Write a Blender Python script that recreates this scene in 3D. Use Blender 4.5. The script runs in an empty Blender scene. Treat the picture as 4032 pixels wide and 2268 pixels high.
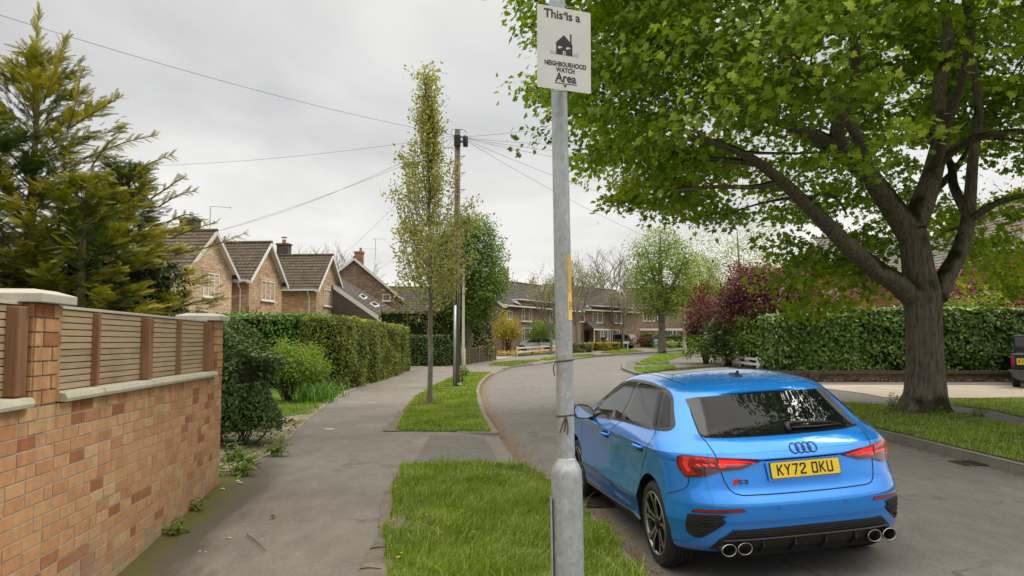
import bpy, bmesh, math, random
import numpy as np
from mathutils import Vector, Matrix
R = math.radians
SC = bpy.context.scene
COL = SC.collection
# ---------------- camera ----------------
PITCH = R(3.99); EYE = 1.6; FOC = 3028.0; WPX = 4032.0
cam_d = bpy.data.cameras.new("Camera"); cam = bpy.data.objects.new("Camera", cam_d); COL.objects.link(cam)
cam.location = (0, 0, EYE); cam.rotation_euler = (R(90)+PITCH, 0, 0)
cam_d.sensor_width = 36.0; cam_d.lens = 36.0*FOC/WPX; cam_d.clip_start = .05; cam_d.clip_end = 3000
SC.camera = cam
# ---------------- world: overcast sky ----------------
W = bpy.data.worlds.new("World"); SC.world = W; W.use_nodes = True
SUN_EL, SUN_AZ = 52, 62          # azimuth clockwise from +Y
def build_world():
    n = W.node_tree.nodes; l = W.node_tree.links; n.clear()
    out = n.new('ShaderNodeOutputWorld'); bg = n.new('ShaderNodeBackground'); bg.inputs[1].default_value = .1
    sky = n.new('ShaderNodeTexSky'); sky.sky_type = 'NISHITA'; sky.sun_disc = False
    sky.sun_elevation = R(SUN_EL); sky.sun_rotation = R(SUN_AZ)
    tc = n.new('ShaderNodeTexCoord'); sep = n.new('ShaderNodeSeparateXYZ'); l.new(tc.outputs['Generated'], sep.inputs[0])
    # cloud layer seen in perspective: divide direction by height
    ad = n.new('ShaderNodeMath'); ad.operation = 'ADD'; ad.inputs[1].default_value = .22; l.new(sep.outputs[2], ad.inputs[0])
    mx = n.new('ShaderNodeMath'); mx.operation = 'MAXIMUM'; mx.inputs[1].default_value = .05; l.new(ad.outputs[0], mx.inputs[0])
    dx = n.new('ShaderNodeMath'); dx.operation = 'DIVIDE'; l.new(sep.outputs[0], dx.inputs[0]); l.new(mx.outputs[0], dx.inputs[1])
    dy = n.new('ShaderNodeMath'); dy.operation = 'DIVIDE'; l.new(sep.outputs[1], dy.inputs[0]); l.new(mx.outputs[0], dy.inputs[1])
    cb = n.new('ShaderNodeCombineXYZ'); l.new(dx.outputs[0], cb.inputs[0]); l.new(dy.outputs[0], cb.inputs[1])
    no = n.new('ShaderNodeTexNoise'); no.inputs['Scale'].default_value = 1.15; no.inputs['Detail'].default_value = 7; no.inputs['Roughness'].default_value = .52
    no.inputs['Distortion'].default_value = .35
    l.new(cb.outputs[0], no.inputs['Vector'])
    cr = n.new('ShaderNodeValToRGB'); e = cr.color_ramp.elements
    e[0].position = .34; e[0].color = (5.8, 5.74, 5.70, 1); e[1].position = .64; e[1].color = (8.35, 8.22, 7.95, 1)
    l.new(no.outputs['Fac'], cr.inputs[0])
    # overcast luminance: brighter to the zenith, a pale band at the horizon
    ra = n.new('ShaderNodeValToRGB'); q = ra.color_ramp.elements
    q[0].position = 0; q[0].color = (.98, .975, .95, 1); q[1].position = 1; q[1].color = (3.0, 2.88, 2.7, 1)
    a = q.new(.10); a.color = (.98, .975, .96, 1); a = q.new(.30); a.color = (.76, .765, .775, 1); a = q.new(.45); a.color = (.92, .92, .91, 1)
    l.new(sep.outputs[2], ra.inputs[0])
    mu = n.new('ShaderNodeMixRGB'); mu.blend_type = 'MULTIPLY'; mu.inputs[0].default_value = 1
    l.new(cr.outputs[0], mu.inputs[1]); l.new(ra.outputs[0], mu.inputs[2])
    mi = n.new('ShaderNodeMixRGB'); mi.inputs[0].default_value = .94
    l.new(sky.outputs[0], mi.inputs[1]); l.new(mu.outputs[0], mi.inputs[2])
    l.new(mi.outputs[0], bg.inputs[0]); l.new(bg.outputs[0], out.inputs[0])
build_world()
sd = bpy.data.lights.new("Sun", 'SUN'); sd.energy = 1.6; sd.angle = R(22); sd.color = (1, .96, .90)
so = bpy.data.objects.new("Sun", sd); COL.objects.link(so)
_d = Vector((math.sin(R(SUN_AZ))*math.cos(R(SUN_EL)), math.cos(R(SUN_AZ))*math.cos(R(SUN_EL)), math.sin(R(SUN_EL))))
so.rotation_euler = (-_d).to_track_quat('-Z', 'Y').to_euler()
SC.view_settings.view_transform = 'Standard'; SC.view_settings.look = 'None'
SC.view_settings.exposure = 0.38; SC.view_settings.gamma = 1.0; SC.view_settings.use_curve_mapping = False
SC.cycles.max_bounces = 8; SC.cycles.transparent_max_bounces = 12; SC.cycles.caustics_reflective = False; SC.cycles.caustics_refractive = False
SC.cycles.use_denoising = True
rng = np.random.default_rng(7); random.seed(7)
# ---------------- layout helpers ----------------
def sstep(a, b, x):
    t = min(max((x-a)/(b-a), 0.0), 1.0); return t*t*(3-2*t)
def interp(tab, v):
    if v <= tab[0][0]: return tab[0][1]
    for (a, b), (c, d) in zip(tab, tab[1:]):
        if v <= c: return b+(d-b)*(v-a)/(c-a)
    return tab[-1][1]
KL = [(-30, 3.2), (2, 1.05), (5.56, .93), (6.6, .86), (7.9, .68), (10.3, .14), (12, -.06), (13.6, -.22), (17, -.55), (20.8, -.80), (24.8, -1.06), (28.5, -1.15), (31.8, -1.11), (35, -.97), (38.5, -.72), (44, .08), (48.8, 2.06), (55, 4.2), (63, 6.9), (68, 9.6), (73, 13.0), (79, 16.2), (84, 19.2), (90, 24), (96, 34), (100, 60), (103, 140)]
KR = [(-30, 8.2), (2, 6.9), (9.3, 6.2), (13.6, 6.2), (20, 5.9), (28, 5.55), (35.5, 5.5), (39, 5.55), (46, 6.6), (52, 8.2), (58, 10.6), (62, 12.9), (65, 15.9), (67.5, 19.5), (70, 26), (73, 42), (78, 140)]
def kl(Y): return interp(KL, Y)
def kr(Y): return interp(KR, Y)
def base(Y): return .012*(Y-9) if Y < 9 else 0.0 if Y < 22 else .0125*(Y-22)**2/12 if Y < 28 else min(.0125*(Y-22)+.0, .9) if Y > 30 else .075
def base(Y):
    if Y < 9: return .012*(max(Y, -20)-9)
    if Y < 22: return 0.0
    if Y < 28: return .0125*(Y-22)**2/12
    return min(.0375+.0125*(Y-28), .95)
def rz(X, Y):
    d = X-kl(Y)
    w = min(kr(Y)-kl(Y), 14)
    return base(Y)-.115+.055*min(max(d, 0), w*.48)-.02*max(0, d-w*.48)
DROPL = [(10.25, 13.65), (36.6, 40.6), (46.9, 48.7), (59, 61.5)]
def lz(X, Y):
    z = base(Y)
    if Y < 8.87: z -= .045*sstep(-1.0, -3.0, X)*(8.87-max(Y, 3))
    for a, b in DROPL:
        if a-.3 < Y < b+.3: z -= .075*sstep(a-.25, a+.1, Y)*sstep(b+.25, b-.1, Y)*sstep(kl(Y)-1.1, kl(Y), X)
    return z
def gz(X, Y):
    if X < kl(Y): return lz(X, Y)
    if X < kr(Y): return rz(X, Y)
    return base(Y)+.10
KD = 4032/2576
def ray(x, y):
    u = (x*KD-2016)/FOC; w = -(y*KD-1134)/FOC; c, s = math.cos(PITCH), math.sin(PITCH)
    return (u, c-w*s, s+w*c)
def gp(x, y, dz=0.0):
    """ground point seen at photo position (2576 px wide frame)"""
    r = ray(x, y); t = 2.0
    while t < 400:
        if EYE+r[2]*t <= gz(r[0]*t, r[1]*t)+dz: break
        t *= 1.004
    return Vector((r[0]*t, r[1]*t, gz(r[0]*t, r[1]*t)))
def at(x, y, Y):
    r = ray(x, y); k = Y/r[1]; return Vector((r[0]*k, Y, EYE+r[2]*k))
# ---------------- materials ----------------
def newmat(name):
    m = bpy.data.materials.new(name); m.use_nodes = True
    nt = m.node_tree; b = nt.nodes['Principled BSDF']; return m, nt, nt.nodes, nt.links, b
def N(ns, t, **k):
    x = ns.new(t)
    for a, v in k.items():
        if a in x.inputs: x.inputs[a].default_value = v
        else: setattr(x, a, v)
    return x
def ramp(ns, stops):
    r = ns.new('ShaderNodeValToRGB'); e = r.color_ramp.elements
    while len(e) < len(stops): e.new(.5)
    for i, (p, c) in enumerate(stops): e[i].position = p; e[i].color = (*c, 1) if len(c) == 3 else c
    return r
def coords(ns, ls, scale=(1, 1, 1), rot=(0, 0, 0), kind='Object'):
    t = ns.new('ShaderNodeTexCoord'); m = ns.new('ShaderNodeMapping'); m.inputs['Scale'].default_value = scale; m.inputs['Rotation'].default_value = rot
    ls.new(t.outputs[kind], m.inputs[0]); return m.outputs[0]
def plain(name, col, rough=.6, metal=0, var=.12, scale=6, bump=0, coat=0, spec=.5, emit=None):
    m, nt, ns, ls, b = newmat(name)
    b.inputs['Roughness'].default_value = rough; b.inputs['Metallic'].default_value = metal
    b.inputs['Specular IOR Level'].default_value = spec
    if coat: b.inputs['Coat Weight'].default_value = coat; b.inputs['Coat Roughness'].default_value = .03
    v = coords(ns, ls); no = N(ns, 'ShaderNodeTexNoise', Scale=scale, Detail=6.0, Roughness=.6); ls.new(v, no.inputs['Vector'])
    if var > 0:
        r = ramp(ns, [(.3, tuple(c*(1-var) for c in col)), (.7, tuple(min(1, c*(1+var)) for c in col))]); ls.new(no.outputs['Fac'], r.inputs[0]); ls.new(r.outputs[0], b.inputs['Base Color'])
    else: b.inputs['Base Color'].default_value = (*col, 1)
    if bump:
        n2 = N(ns, 'ShaderNodeTexNoise', Scale=scale*6, Detail=5.0); ls.new(v, n2.inputs['Vector'])
        bp = N(ns, 'ShaderNodeBump', Strength=bump, Distance=.01); ls.new(n2.outputs['Fac'], bp.inputs['Height']); ls.new(bp.outputs[0], b.inputs['Normal'])
    if emit: b.inputs['Emission Color'].default_value = (*emit[:3], 1); b.inputs['Emission Strength'].default_value = emit[3]
    return m
def leafmat(name, stops, trans=.35, rough=.5, nscale=.6):
    """foliage: colour by per-leaf value plus slow noise"""
    m, nt, ns, ls, b = newmat(name)
    a = N(ns, 'ShaderNodeAttribute', attribute_name='var')
    v = coords(ns, ls); no = N(ns, 'ShaderNodeTexNoise', Scale=nscale, Detail=3.0); ls.new(v, no.inputs['Vector'])
    mx = N(ns, 'ShaderNodeMix', data_type='FLOAT'); mx.inputs[0].default_value = .3; ls.new(a.outputs['Fac'], mx.inputs[2]); ls.new(no.outputs['Fac'], mx.inputs[3])
    r = ramp(ns, stops); ls.new(mx.outputs[0], r.inputs[0])
    ls.new(r.outputs[0], b.inputs['Base Color']); b.inputs['Roughness'].default_value = rough; b.inputs['Specular IOR Level'].default_value = .35
    tr = ns.new('ShaderNodeBsdfTranslucent'); hs = N(ns, 'ShaderNodeHueSaturation', Hue=.49, Saturation=1.15, Value=1.25); ls.new(r.outputs[0], hs.inputs['Color']); ls.new(hs.outputs[0], tr.inputs[0])
    ms = ns.new('ShaderNodeMixShader'); ms.inputs[0].default_value = trans
    ls.new(b.outputs[0], ms.inputs[1]); ls.new(tr.outputs[0], ms.inputs[2]); ls.new(ms.outputs[0], ns['Material Output'].inputs[0])
    return m
def barkmat(name, c1, c2, scale=8, stretch=.25, bump=.6, moss=None):
    m, nt, ns, ls, b = newmat(name); v = coords(ns, ls, (1, 1, stretch))
    w = N(ns, 'ShaderNodeTexNoise', Scale=scale, Detail=8.0, Roughness=.65, Distortion=.6); ls.new(v, w.inputs['Vector'])
    r = ramp(ns, [(.32, c1), (.62, c2)]); ls.new(w.outputs['Fac'], r.inputs[0]); col = r.outputs[0]
    if moss:
        v2 = coords(ns, ls); q = N(ns, 'ShaderNodeTexNoise', Scale=1.3, Detail=6.0); ls.new(v2, q.inputs['Vector'])
        g = ns.new('ShaderNodeNewGeometry'); sp = ns.new('ShaderNodeSeparateXYZ'); ls.new(g.outputs['Normal'], sp.inputs[0])
        ma = N(ns, 'ShaderNodeMath', operation='MULTIPLY_ADD'); ma.inputs[1].default_value = .35; ls.new(sp.outputs[2], ma.inputs[0]); ls.new(q.outputs['Fac'], ma.inputs[2])
        rr = ramp(ns, [(.58, (0, 0, 0)), (.70, (1, 1, 1))]); ls.new(ma.outputs[0], rr.inputs[0])
        mm = ns.new('ShaderNodeMixRGB'); ls.new(rr.outputs[0], mm.inputs[0]); ls.new(col, mm.inputs[1]); mm.inputs[2].default_value = (*moss, 1); col = mm.outputs[0]
    ls.new(col, b.inputs['Base Color']); b.inputs['Roughness'].default_value = .9; b.inputs['Specular IOR Level'].default_value = .2
    bp = N(ns, 'ShaderNodeBump', Strength=bump, Distance=.05); ls.new(w.outputs['Fac'], bp.inputs['Height']); ls.new(bp.outputs[0], b.inputs['Normal'])
    return m
# ---------------- objects ----------------
def tag(o, label=None, cat=None, group=None, kind=None):
    if label: o['label'] = label
    if cat: o['category'] = cat
    if group: o['group'] = group
    if kind: o['kind'] = kind
    return o
def empty(name, loc=(0, 0, 0), rz=0, label=None, cat=None, group=None):
    o = bpy.data.objects.new(name, None); COL.objects.link(o); o.location = loc; o.rotation_euler = (0, 0, rz); o.empty_display_size = .2
    return tag(o, label, cat, group)
def link(name, me, parent=None, loc=None):
    o = bpy.data.objects.new(name, me); COL.objects.link(o)
    if parent is not None: o.parent = parent
    if loc is not None: o.location = loc
    return o
def pydata(name, v, f, mat, parent=None, smooth=False, loc=None, uv=None):
    me = bpy.data.meshes.new(name); me.from_pydata([tuple(x) for x in v], [], f); me.update()
    for x in (mat if isinstance(mat, (list, tuple)) else [mat]): me.materials.append(x)
    if smooth: me.polygons.foreach_set('use_smooth', [True]*len(me.polygons))
    return link(name, me, parent, loc)
def npmesh(name, V, F, mat, var=None, parent=None, loc=None, smooth=False):
    """V (n,3) verts, F (m,k) faces of one size"""
    V = np.asarray(V, np.float32); F = np.asarray(F, np.int32); k = F.shape[1]
    me = bpy.data.meshes.new(name); me.vertices.add(len(V)); me.vertices.foreach_set('co', V.ravel())
    me.loops.add(F.size); me.loops.foreach_set('vertex_index', F.ravel())
    me.polygons.add(len(F)); me.polygons.foreach_set('loop_start', np.arange(0, F.size, k, dtype=np.int32)); me.polygons.foreach_set('loop_total', np.full(len(F), k, np.int32))
    me.polygons.foreach_set('use_smooth', np.full(len(F), bool(smooth)))
    me.materials.append(mat)
    if var is not None:
        a = me.attributes.new('var', 'FLOAT', 'POINT'); a.data.foreach_set('value', np.asarray(var, np.float32))
    me.update(calc_edges=True); me.validate()
    return link(name, me, parent, loc)
def leaves(name, tv, tf, P, Nrm, spin, size, var, mat, parent=None, loc=None):
    """stamp template leaf (tv in xy plane, tip +y) at P, facing Nrm"""
    tv = np.asarray(tv, float); tf = np.asarray(tf, int); n = len(P)
    Nrm = Nrm/np.maximum(np.linalg.norm(Nrm, axis=1, keepdims=True), 1e-6)
    a = np.where(np.abs(Nrm[:, 2:3]) < .9, np.array([[0, 0, 1.]]), np.array([[1., 0, 0]]))
    T = np.cross(a, Nrm); T /= np.linalg.norm(T, axis=1, keepdims=True); B = np.cross(Nrm, T)
    c, s = np.cos(spin)[:, None], np.sin(spin)[:, None]
    U = T*c+B*s; Wv = -T*s+B*c
    V = P[:, None, :]+size[:, None, None]*(tv[None, :, 0:1]*U[:, None, :]+tv[None, :, 1:2]*Wv[:, None, :]+tv[None, :, 2:3]*Nrm[:, None, :])
    F = (tf[None, :, :]+(np.arange(n)*len(tv))[:, None, None]).reshape(-1, tf.shape[1])
    return npmesh(name, V.reshape(-1, 3), F, mat, np.repeat(var, len(tv)), parent, loc)
OVAL = ([(0, 0, 0), (-.28, .35, .05), (0, .42, -.03), (.28, .35, .05), (-.2, .75, .03), (.2, .75, .03), (0, 1, -.06)],
        [(0, 2, 1), (0, 3, 2), (1, 2, 4), (2, 3, 5), (2, 6, 4), (2, 5, 6)])
QUAD = ([(0, 0, 0), (-.3, .5, .06), (0, 1, -.04), (.3, .5, .06)], [(0, 3, 2), (0, 2, 1)])
def maple_template():
    pts = []; 
    out = [(-.04, 0), (-.30, -.10), (-.22, .08), (-.52, .16), (-.38, .28), (-.46, .52), (-.26, .48), (-.14, .62), (0, .95), (.14, .62), (.26, .48), (.46, .52), (.38, .28), (.52, .16), (.22, .08), (.30, -.10), (.04, 0)]
    v = [(0, .25, .05)]+[(x, y, -.12*(x*x+(y-.3)**2)) for x, y in out]
    n = len(out); f = [(0, i+1, i) for i in range(1, n)]
    return v, [(a, b, c) for a, b, c in f]
MAPLE = maple_template()
class MB:
    """collects shapes into one mesh"""
    def __init__(s): s.v = []; s.f = []; s.m = []
    def add(s, v, f, mi=0):
        o = len(s.v); s.v += [tuple(x) for x in v]; s.f += [tuple(i+o for i in q) for q in f]; s.m += [mi]*len(f); return s
    def box(s, c, d, rz=0, mi=0, M=None):
        x, y, z = d[0]/2, d[1]/2, d[2]/2; cs, sn = math.cos(rz), math.sin(rz)
        v = []
        for a, b, e in ((-x, -y, -z), (x, -y, -z), (x, y, -z), (-x, y, -z), (-x, -y, z), (x, -y, z), (x, y, z), (-x, y, z)):
            p = Vector((c[0]+a*cs-b*sn, c[1]+a*sn+b*cs, c[2]+e)); v.append(M @ p if M else p)
        return s.add(v, [(0, 3, 2, 1), (4, 5, 6, 7), (0, 1, 5, 4), (1, 2, 6, 5), (2, 3, 7, 6), (3, 0, 4, 7)], mi)
    def tube(s, pts, rad, n=8, mi=0, cap=True):
        pts = [Vector(p) for p in pts]; rad = rad if isinstance(rad, (list, tuple)) else [rad]*len(pts); vs = []
        up = None
        for i, p in enumerate(pts):
            d = (pts[min(i+1, len(pts)-1)]-pts[max(i-1, 0)]).normalized()
            if up is None: up = d.orthogonal().normalized()
            else: up = (up-d*up.dot(d)).normalized() if (up-d*up.dot(d)).length > 1e-5 else d.orthogonal().normalized()
            b = d.cross(up)
            for k in range(n):
                a = 2*math.pi*k/n; vs.append(p+(up*math.cos(a)+b*math.sin(a))*rad[i])
        f = [(i*n+k, i*n+(k+1) % n, (i+1)*n+(k+1) % n, (i+1)*n+k) for i in range(len(pts)-1) for k in range(n)]
        if cap: f += [tuple(range(n-1, -1, -1)), tuple((len(pts)-1)*n+k for k in range(n))]
        return s.add(vs, f, mi)
    def lathe(s, prof, n=24, M=None, mi=0, close=False):
        """prof: (r,z) list"""
        vs = []
        for r_, z_ in prof:
            for k in range(n):
                a = 2*math.pi*k/n; p = Vector((r_*math.cos(a), r_*math.sin(a), z_)); vs.append(M @ p if M else p)
        f = [(i*n+k, i*n+(k+1) % n, (i+1)*n+(k+1) % n, (i+1)*n+k) for i in range(len(prof)-1) for k in range(n)]
        if close: f += [tuple(range(n-1, -1, -1)), tuple((len(prof)-1)*n+k for k in range(n))]
        return s.add(vs, f, mi)
    def prism(s, poly, fn, t0, t1, mi=0):
        """poly 2D outline, fn(a,b,t)->3D, between t0 and t1"""
        n = len(poly); v = [fn(a, b, t0) for a, b in poly]+[fn(a, b, t1) for a, b in poly]
        return s.add(v, [tuple(range(n-1, -1, -1)), tuple(range(n, 2*n))]+[(i, (i+1) % n, n+(i+1) % n, n+i) for i in range(n)], mi)
    def build(s, name, mat, parent=None, smooth=False, loc=None, bevel=0, autos=None):
        me = bpy.data.meshes.new(name); me.from_pydata(s.v, [], s.f); me.update()
        for x in (mat if isinstance(mat, (list, tuple)) else [mat]): me.materials.append(x)
        me.polygons.foreach_set('material_index', s.m)
        bm = bmesh.new(); bm.from_mesh(me); bmesh.ops.recalc_face_normals(bm, faces=bm.faces)
        if bevel: bmesh.ops.bevel(bm, geom=[e for e in bm.edges if len(e.link_faces) == 2 and e.calc_face_angle(0) > .5], offset=bevel, segments=2, affect='EDGES', profile=.6)
        if smooth or autos:
            for f in bm.faces: f.smooth = True
        if autos:
            for e in bm.edges:
                if len(e.link_faces) == 2 and e.calc_face_angle(0) > R(autos): e.smooth = False
        bm.to_mesh(me); bm.free()
        return link(name, me, parent, loc)
def clone(o, parent=None, loc=None, rz=None, label=None, scale=None):
    c = o.copy(); COL.objects.link(c)
    if parent is not None: c.parent = parent
    if loc is not None: c.location = loc
    if rz is not None: c.rotation_euler = (0, 0, rz)
    if scale is not None: c.scale = scale
    if label: c['label'] = label
    for ch in list(o.children): clone(ch, c)
    return c
def sheet(name, poly, zf, mat, step=1.0, off=0.0, kind='structure', uvs=False):
    bm = bmesh.new(); f = bm.faces.new([bm.verts.new((x, y, 0)) for x, y in poly])
    if f.normal.z < 0: f.normal_flip()
    bm.faces.ensure_lookup_table(); f.normal_update()
    xs = [p[0] for p in poly]; ys = [p[1] for p in poly]
    for ax, lo, hi in ((0, min(xs), max(xs)), (1, min(ys), max(ys))):
        n = min(int((hi-lo)/step), 120)
        for i in range(1, n+1):
            c = lo+(hi-lo)*i/(n+1); co = (c, 0, 0) if ax == 0 else (0, c, 0); no = (1, 0, 0) if ax == 0 else (0, 1, 0)
            bmesh.ops.bisect_plane(bm, geom=bm.verts[:]+bm.edges[:]+bm.faces[:], plane_co=co, plane_no=no)
    bmesh.ops.triangulate(bm, faces=bm.faces[:])
    for v in bm.verts: v.co.z = zf(v.co.x, v.co.y)+off
    bmesh.ops.recalc_face_normals(bm, faces=bm.faces)
    s = sum(f.normal.z for f in bm.faces)
    if s < 0: bmesh.ops.reverse_faces(bm, faces=bm.faces)
    for f in bm.faces: f.smooth = True
    me = bpy.data.meshes.new(name); bm.to_mesh(me); bm.free(); me.materials.append(mat)
    o = link(name, me)
    if kind: o['kind'] = kind
    return o
def fnoise(X, Y, s=1.0, seed=0):
    r = np.random.default_rng(seed); t = 0
    for k in range(6):
        a = r.uniform(0, 6.28); f = s*r.uniform(.6, 2.2); ph = r.uniform(0, 6.28)
        t = t+np.sin((X*math.cos(a)+Y*math.sin(a))*f+ph+1.3*np.sin((X*math.sin(a)-Y*math.cos(a))*f*.7+ph))
    return t/6
# ---------------- ground materials ----------------
def asphalt(name, c1, c2, speck=.5, moss=False, leaflit=False):
    m, nt, ns, ls, b = newmat(name); v = coords(ns, ls)
    big = N(ns, 'ShaderNodeTexNoise', Scale=.55, Detail=5.0, Roughness=.6); ls.new(v, big.inputs['Vector'])
    r = ramp(ns, [(.3, c1), (.7, c2)]); ls.new(big.outputs['Fac'], r.inputs[0])
    sp = N(ns, 'ShaderNodeTexNoise', Scale=42.0, Detail=6.0, Roughness=.9); ls.new(v, sp.inputs['Vector'])
    rs = ramp(ns, [(.36, (.45,)*3), (.5, (1, 1, 1)), (.68, (1.5, 1.47, 1.4))]); ls.new(sp.outputs['Fac'], rs.inputs[0])
    mu = ns.new('ShaderNodeMixRGB'); mu.blend_type = 'MULTIPLY'; mu.inputs[0].default_value = speck; ls.new(r.outputs[0], mu.inputs[1]); ls.new(rs.outputs[0], mu.inputs[2]); col = mu.outputs[0]
    # streaks of worn binder and fine cracks
    wv = coords(ns, ls, (1, .35, 1), (0, 0, .15)); st = N(ns, 'ShaderNodeTexNoise', Scale=5.0, Detail=7.0, Roughness=.7); ls.new(wv, st.inputs['Vector'])
    r3 = ramp(ns, [(.33, (.82, .815, .81)), (.67, (1.15, 1.14, 1.12))]); ls.new(st.outputs['Fac'], r3.inputs[0])
    m3 = ns.new('ShaderNodeMixRGB'); m3.blend_type = 'MULTIPLY'; m3.inputs[0].default_value = .8; ls.new(col, m3.inputs[1]); ls.new(r3.outputs[0], m3.inputs[2]); col = m3.outputs[0]
    vo = N(ns, 'ShaderNodeTexVoronoi', Scale=.75, feature='DISTANCE_TO_EDGE'); dn = N(ns, 'ShaderNodeTexNoise', Scale=3.5, Detail=6.0); ls.new(v, dn.inputs['Vector'])
    vm = ns.new('ShaderNodeMixRGB'); vm.inputs[0].default_value = .35; ls.new(v, vm.inputs[1]); ls.new(dn.outputs['Color'], vm.inputs[2]); ls.new(vm.outputs[0], vo.inputs['Vector'])
    rc = ramp(ns, [(.0, (.62, .60, .58)), (.018, (1, 1, 1))]); ls.new(vo.outputs['Distance'], rc.inputs[0])
    gm = ramp(ns, [(.42, (0, 0, 0)), (.60, (1, 1, 1))]); ls.new(big.outputs['Fac'], gm.inputs[0])
    m4 = ns.new('ShaderNodeMixRGB'); m4.blend_type = 'MULTIPLY'; ls.new(gm.outputs[0], m4.inputs[0]); ls.new(col, m4.inputs[1]); ls.new(rc.outputs[0], m4.inputs[2]); col = m4.outputs[0]
    if moss:
        # damp soil and moss along the foot of the wall
        sx = ns.new('ShaderNodeSeparateXYZ'); ls.new(v, sx.inputs[0])
        ln = N(ns, 'ShaderNodeMath', operation='MULTIPLY_ADD'); ln.inputs[1].default_value = .1176; ls.new(sx.outputs[1], ln.inputs[0]); ls.new(sx.outputs[0], ln.inputs[2])   # X+.1176Y
        mr = N(ns, 'ShaderNodeMapRange'); mr.inputs[1].default_value = -2.35; mr.inputs[2].default_value = -1.35; mr.inputs[3].default_value = 1; mr.inputs[4].default_value = 0; ls.new(ln.outputs[0], mr.inputs[0])
        fy = N(ns, 'ShaderNodeMapRange'); fy.inputs[1].default_value = 9.2; fy.inputs[2].default_value = 12; fy.inputs[3].default_value = 1; fy.inputs[4].default_value = 0; ls.new(sx.outputs[1], fy.inputs[0])
        q = N(ns, 'ShaderNodeTexNoise', Scale=2.6, Detail=9.0, Roughness=.68); ls.new(wv, q.inputs['Vector'])
        a1 = N(ns, 'ShaderNodeMath', operation='MULTIPLY'); ls.new(mr.outputs[0], a1.inputs[0]); ls.new(fy.outputs[0], a1.inputs[1])
        a2 = N(ns, 'ShaderNodeMath', operation='ADD'); ls.new(a1.outputs[0], a2.inputs[0]); ls.new(q.outputs['Fac'], a2.inputs[1])
        rd = ramp(ns, [(.72, (0, 0, 0)), (1.0, (1, 1, 1))]); ls.new(a2.outputs[0], rd.inputs[0])
        md = ns.new('ShaderNodeMixRGB'); ls.new(rd.outputs[0], md.inputs[0]); ls.new(col, md.inputs[1]); md.inputs[2].default_value = (.105, .092, .070, 1); col = md.outputs[0]
        q2 = N(ns, 'ShaderNodeTexNoise', Scale=3.4, Detail=9.0, Roughness=.75); v2 = coords(ns, ls, (1, .6, 1)); ls.new(v2, q2.inputs['Vector'])
        a3 = N(ns, 'ShaderNodeMath', operation='MULTIPLY'); ls.new(q2.outputs['Fac'], a3.inputs[0]); ls.new(a1.outputs[0], a3.inputs[1])
        r5 = ramp(ns, [(.29, (0, 0, 0)), (.40, (.9, .9, .9))]); ls.new(a3.outputs[0], r5.inputs[0])
        mg = ns.new('ShaderNodeMixRGB'); ls.new(r5.outputs[0], mg.inputs[0]); ls.new(col, mg.inputs[1]); mg.inputs[2].default_value = (.115, .112, .022, 1); col = mg.outputs[0]
    if leaflit:
        # silt washed against the near kerb
        sx = ns.new('ShaderNodeSeparateXYZ'); ls.new(v, sx.inputs[0])
        cu = ns.new('ShaderNodeFloatCurve'); cv = cu.mapping.curves[0]
        mr = N(ns, 'ShaderNodeMapRange'); mr.inputs[1].default_value = 0; mr.inputs[2].default_value = 40; ls.new(sx.outputs[1], mr.inputs[0])
        tb = [0, 5.56, 7.9, 10.3, 13.6, 20.8, 24.8, 28.5, 31.8, 38.5]
        while len(cv.points) < len(tb): cv.points.new(.5, .5)
        for p, y in zip(cv.points, tb): p.location = (y/40, (kl(y)+2)/4)
        cu.mapping.update(); ls.new(mr.outputs[0], cu.inputs['Value'])
        k4 = N(ns, 'ShaderNodeMath', operation='MULTIPLY_ADD'); k4.inputs[1].default_value = 4; k4.inputs[2].default_value = -2; ls.new(cu.outputs[0], k4.inputs[0])
        sb = N(ns, 'ShaderNodeMath', operation='SUBTRACT'); ls.new(sx.outputs[0], sb.inputs[0]); ls.new(k4.outputs[0], sb.inputs[1])
        m2 = N(ns, 'ShaderNodeMapRange'); m2.inputs[1].default_value = 0; m2.inputs[2].default_value = .75; m2.inputs[3].default_value = .55; m2.inputs[4].default_value = 0; ls.new(sb.outputs[0], m2.inputs[0])
        q = N(ns, 'ShaderNodeTexNoise', Scale=7.0, Detail=8.0, Roughness=.8); vs = coords(ns, ls, (1, .5, 1)); ls.new(vs, q.inputs['Vector'])
        ad = N(ns, 'ShaderNodeMath', operation='ADD'); ls.new(m2.outputs[0], ad.inputs[0]); ls.new(q.outputs['Fac'], ad.inputs[1])
        rd = ramp(ns, [(.82, (0, 0, 0)), (.96, (1, 1, 1))]); ls.new(ad.outputs[0], rd.inputs[0])
        md = ns.new('ShaderNodeMixRGB'); ls.new(rd.outputs[0], md.inputs[0]); ls.new(col, md.inputs[1]); md.inputs[2].default_value = (.20, .145, .09, 1); col = md.outputs[0]
    ls.new(col, b.inputs['Base Color']); b.inputs['Roughness'].default_value = .88; b.inputs['Specular IOR Level'].default_value = .3
    bp = N(ns, 'ShaderNodeBump', Strength=.5, Distance=.006); ls.new(sp.outputs['Fac'], bp.inputs['Height']); ls.new(bp.outputs[0], b.inputs['Normal'])
    return m
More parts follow.
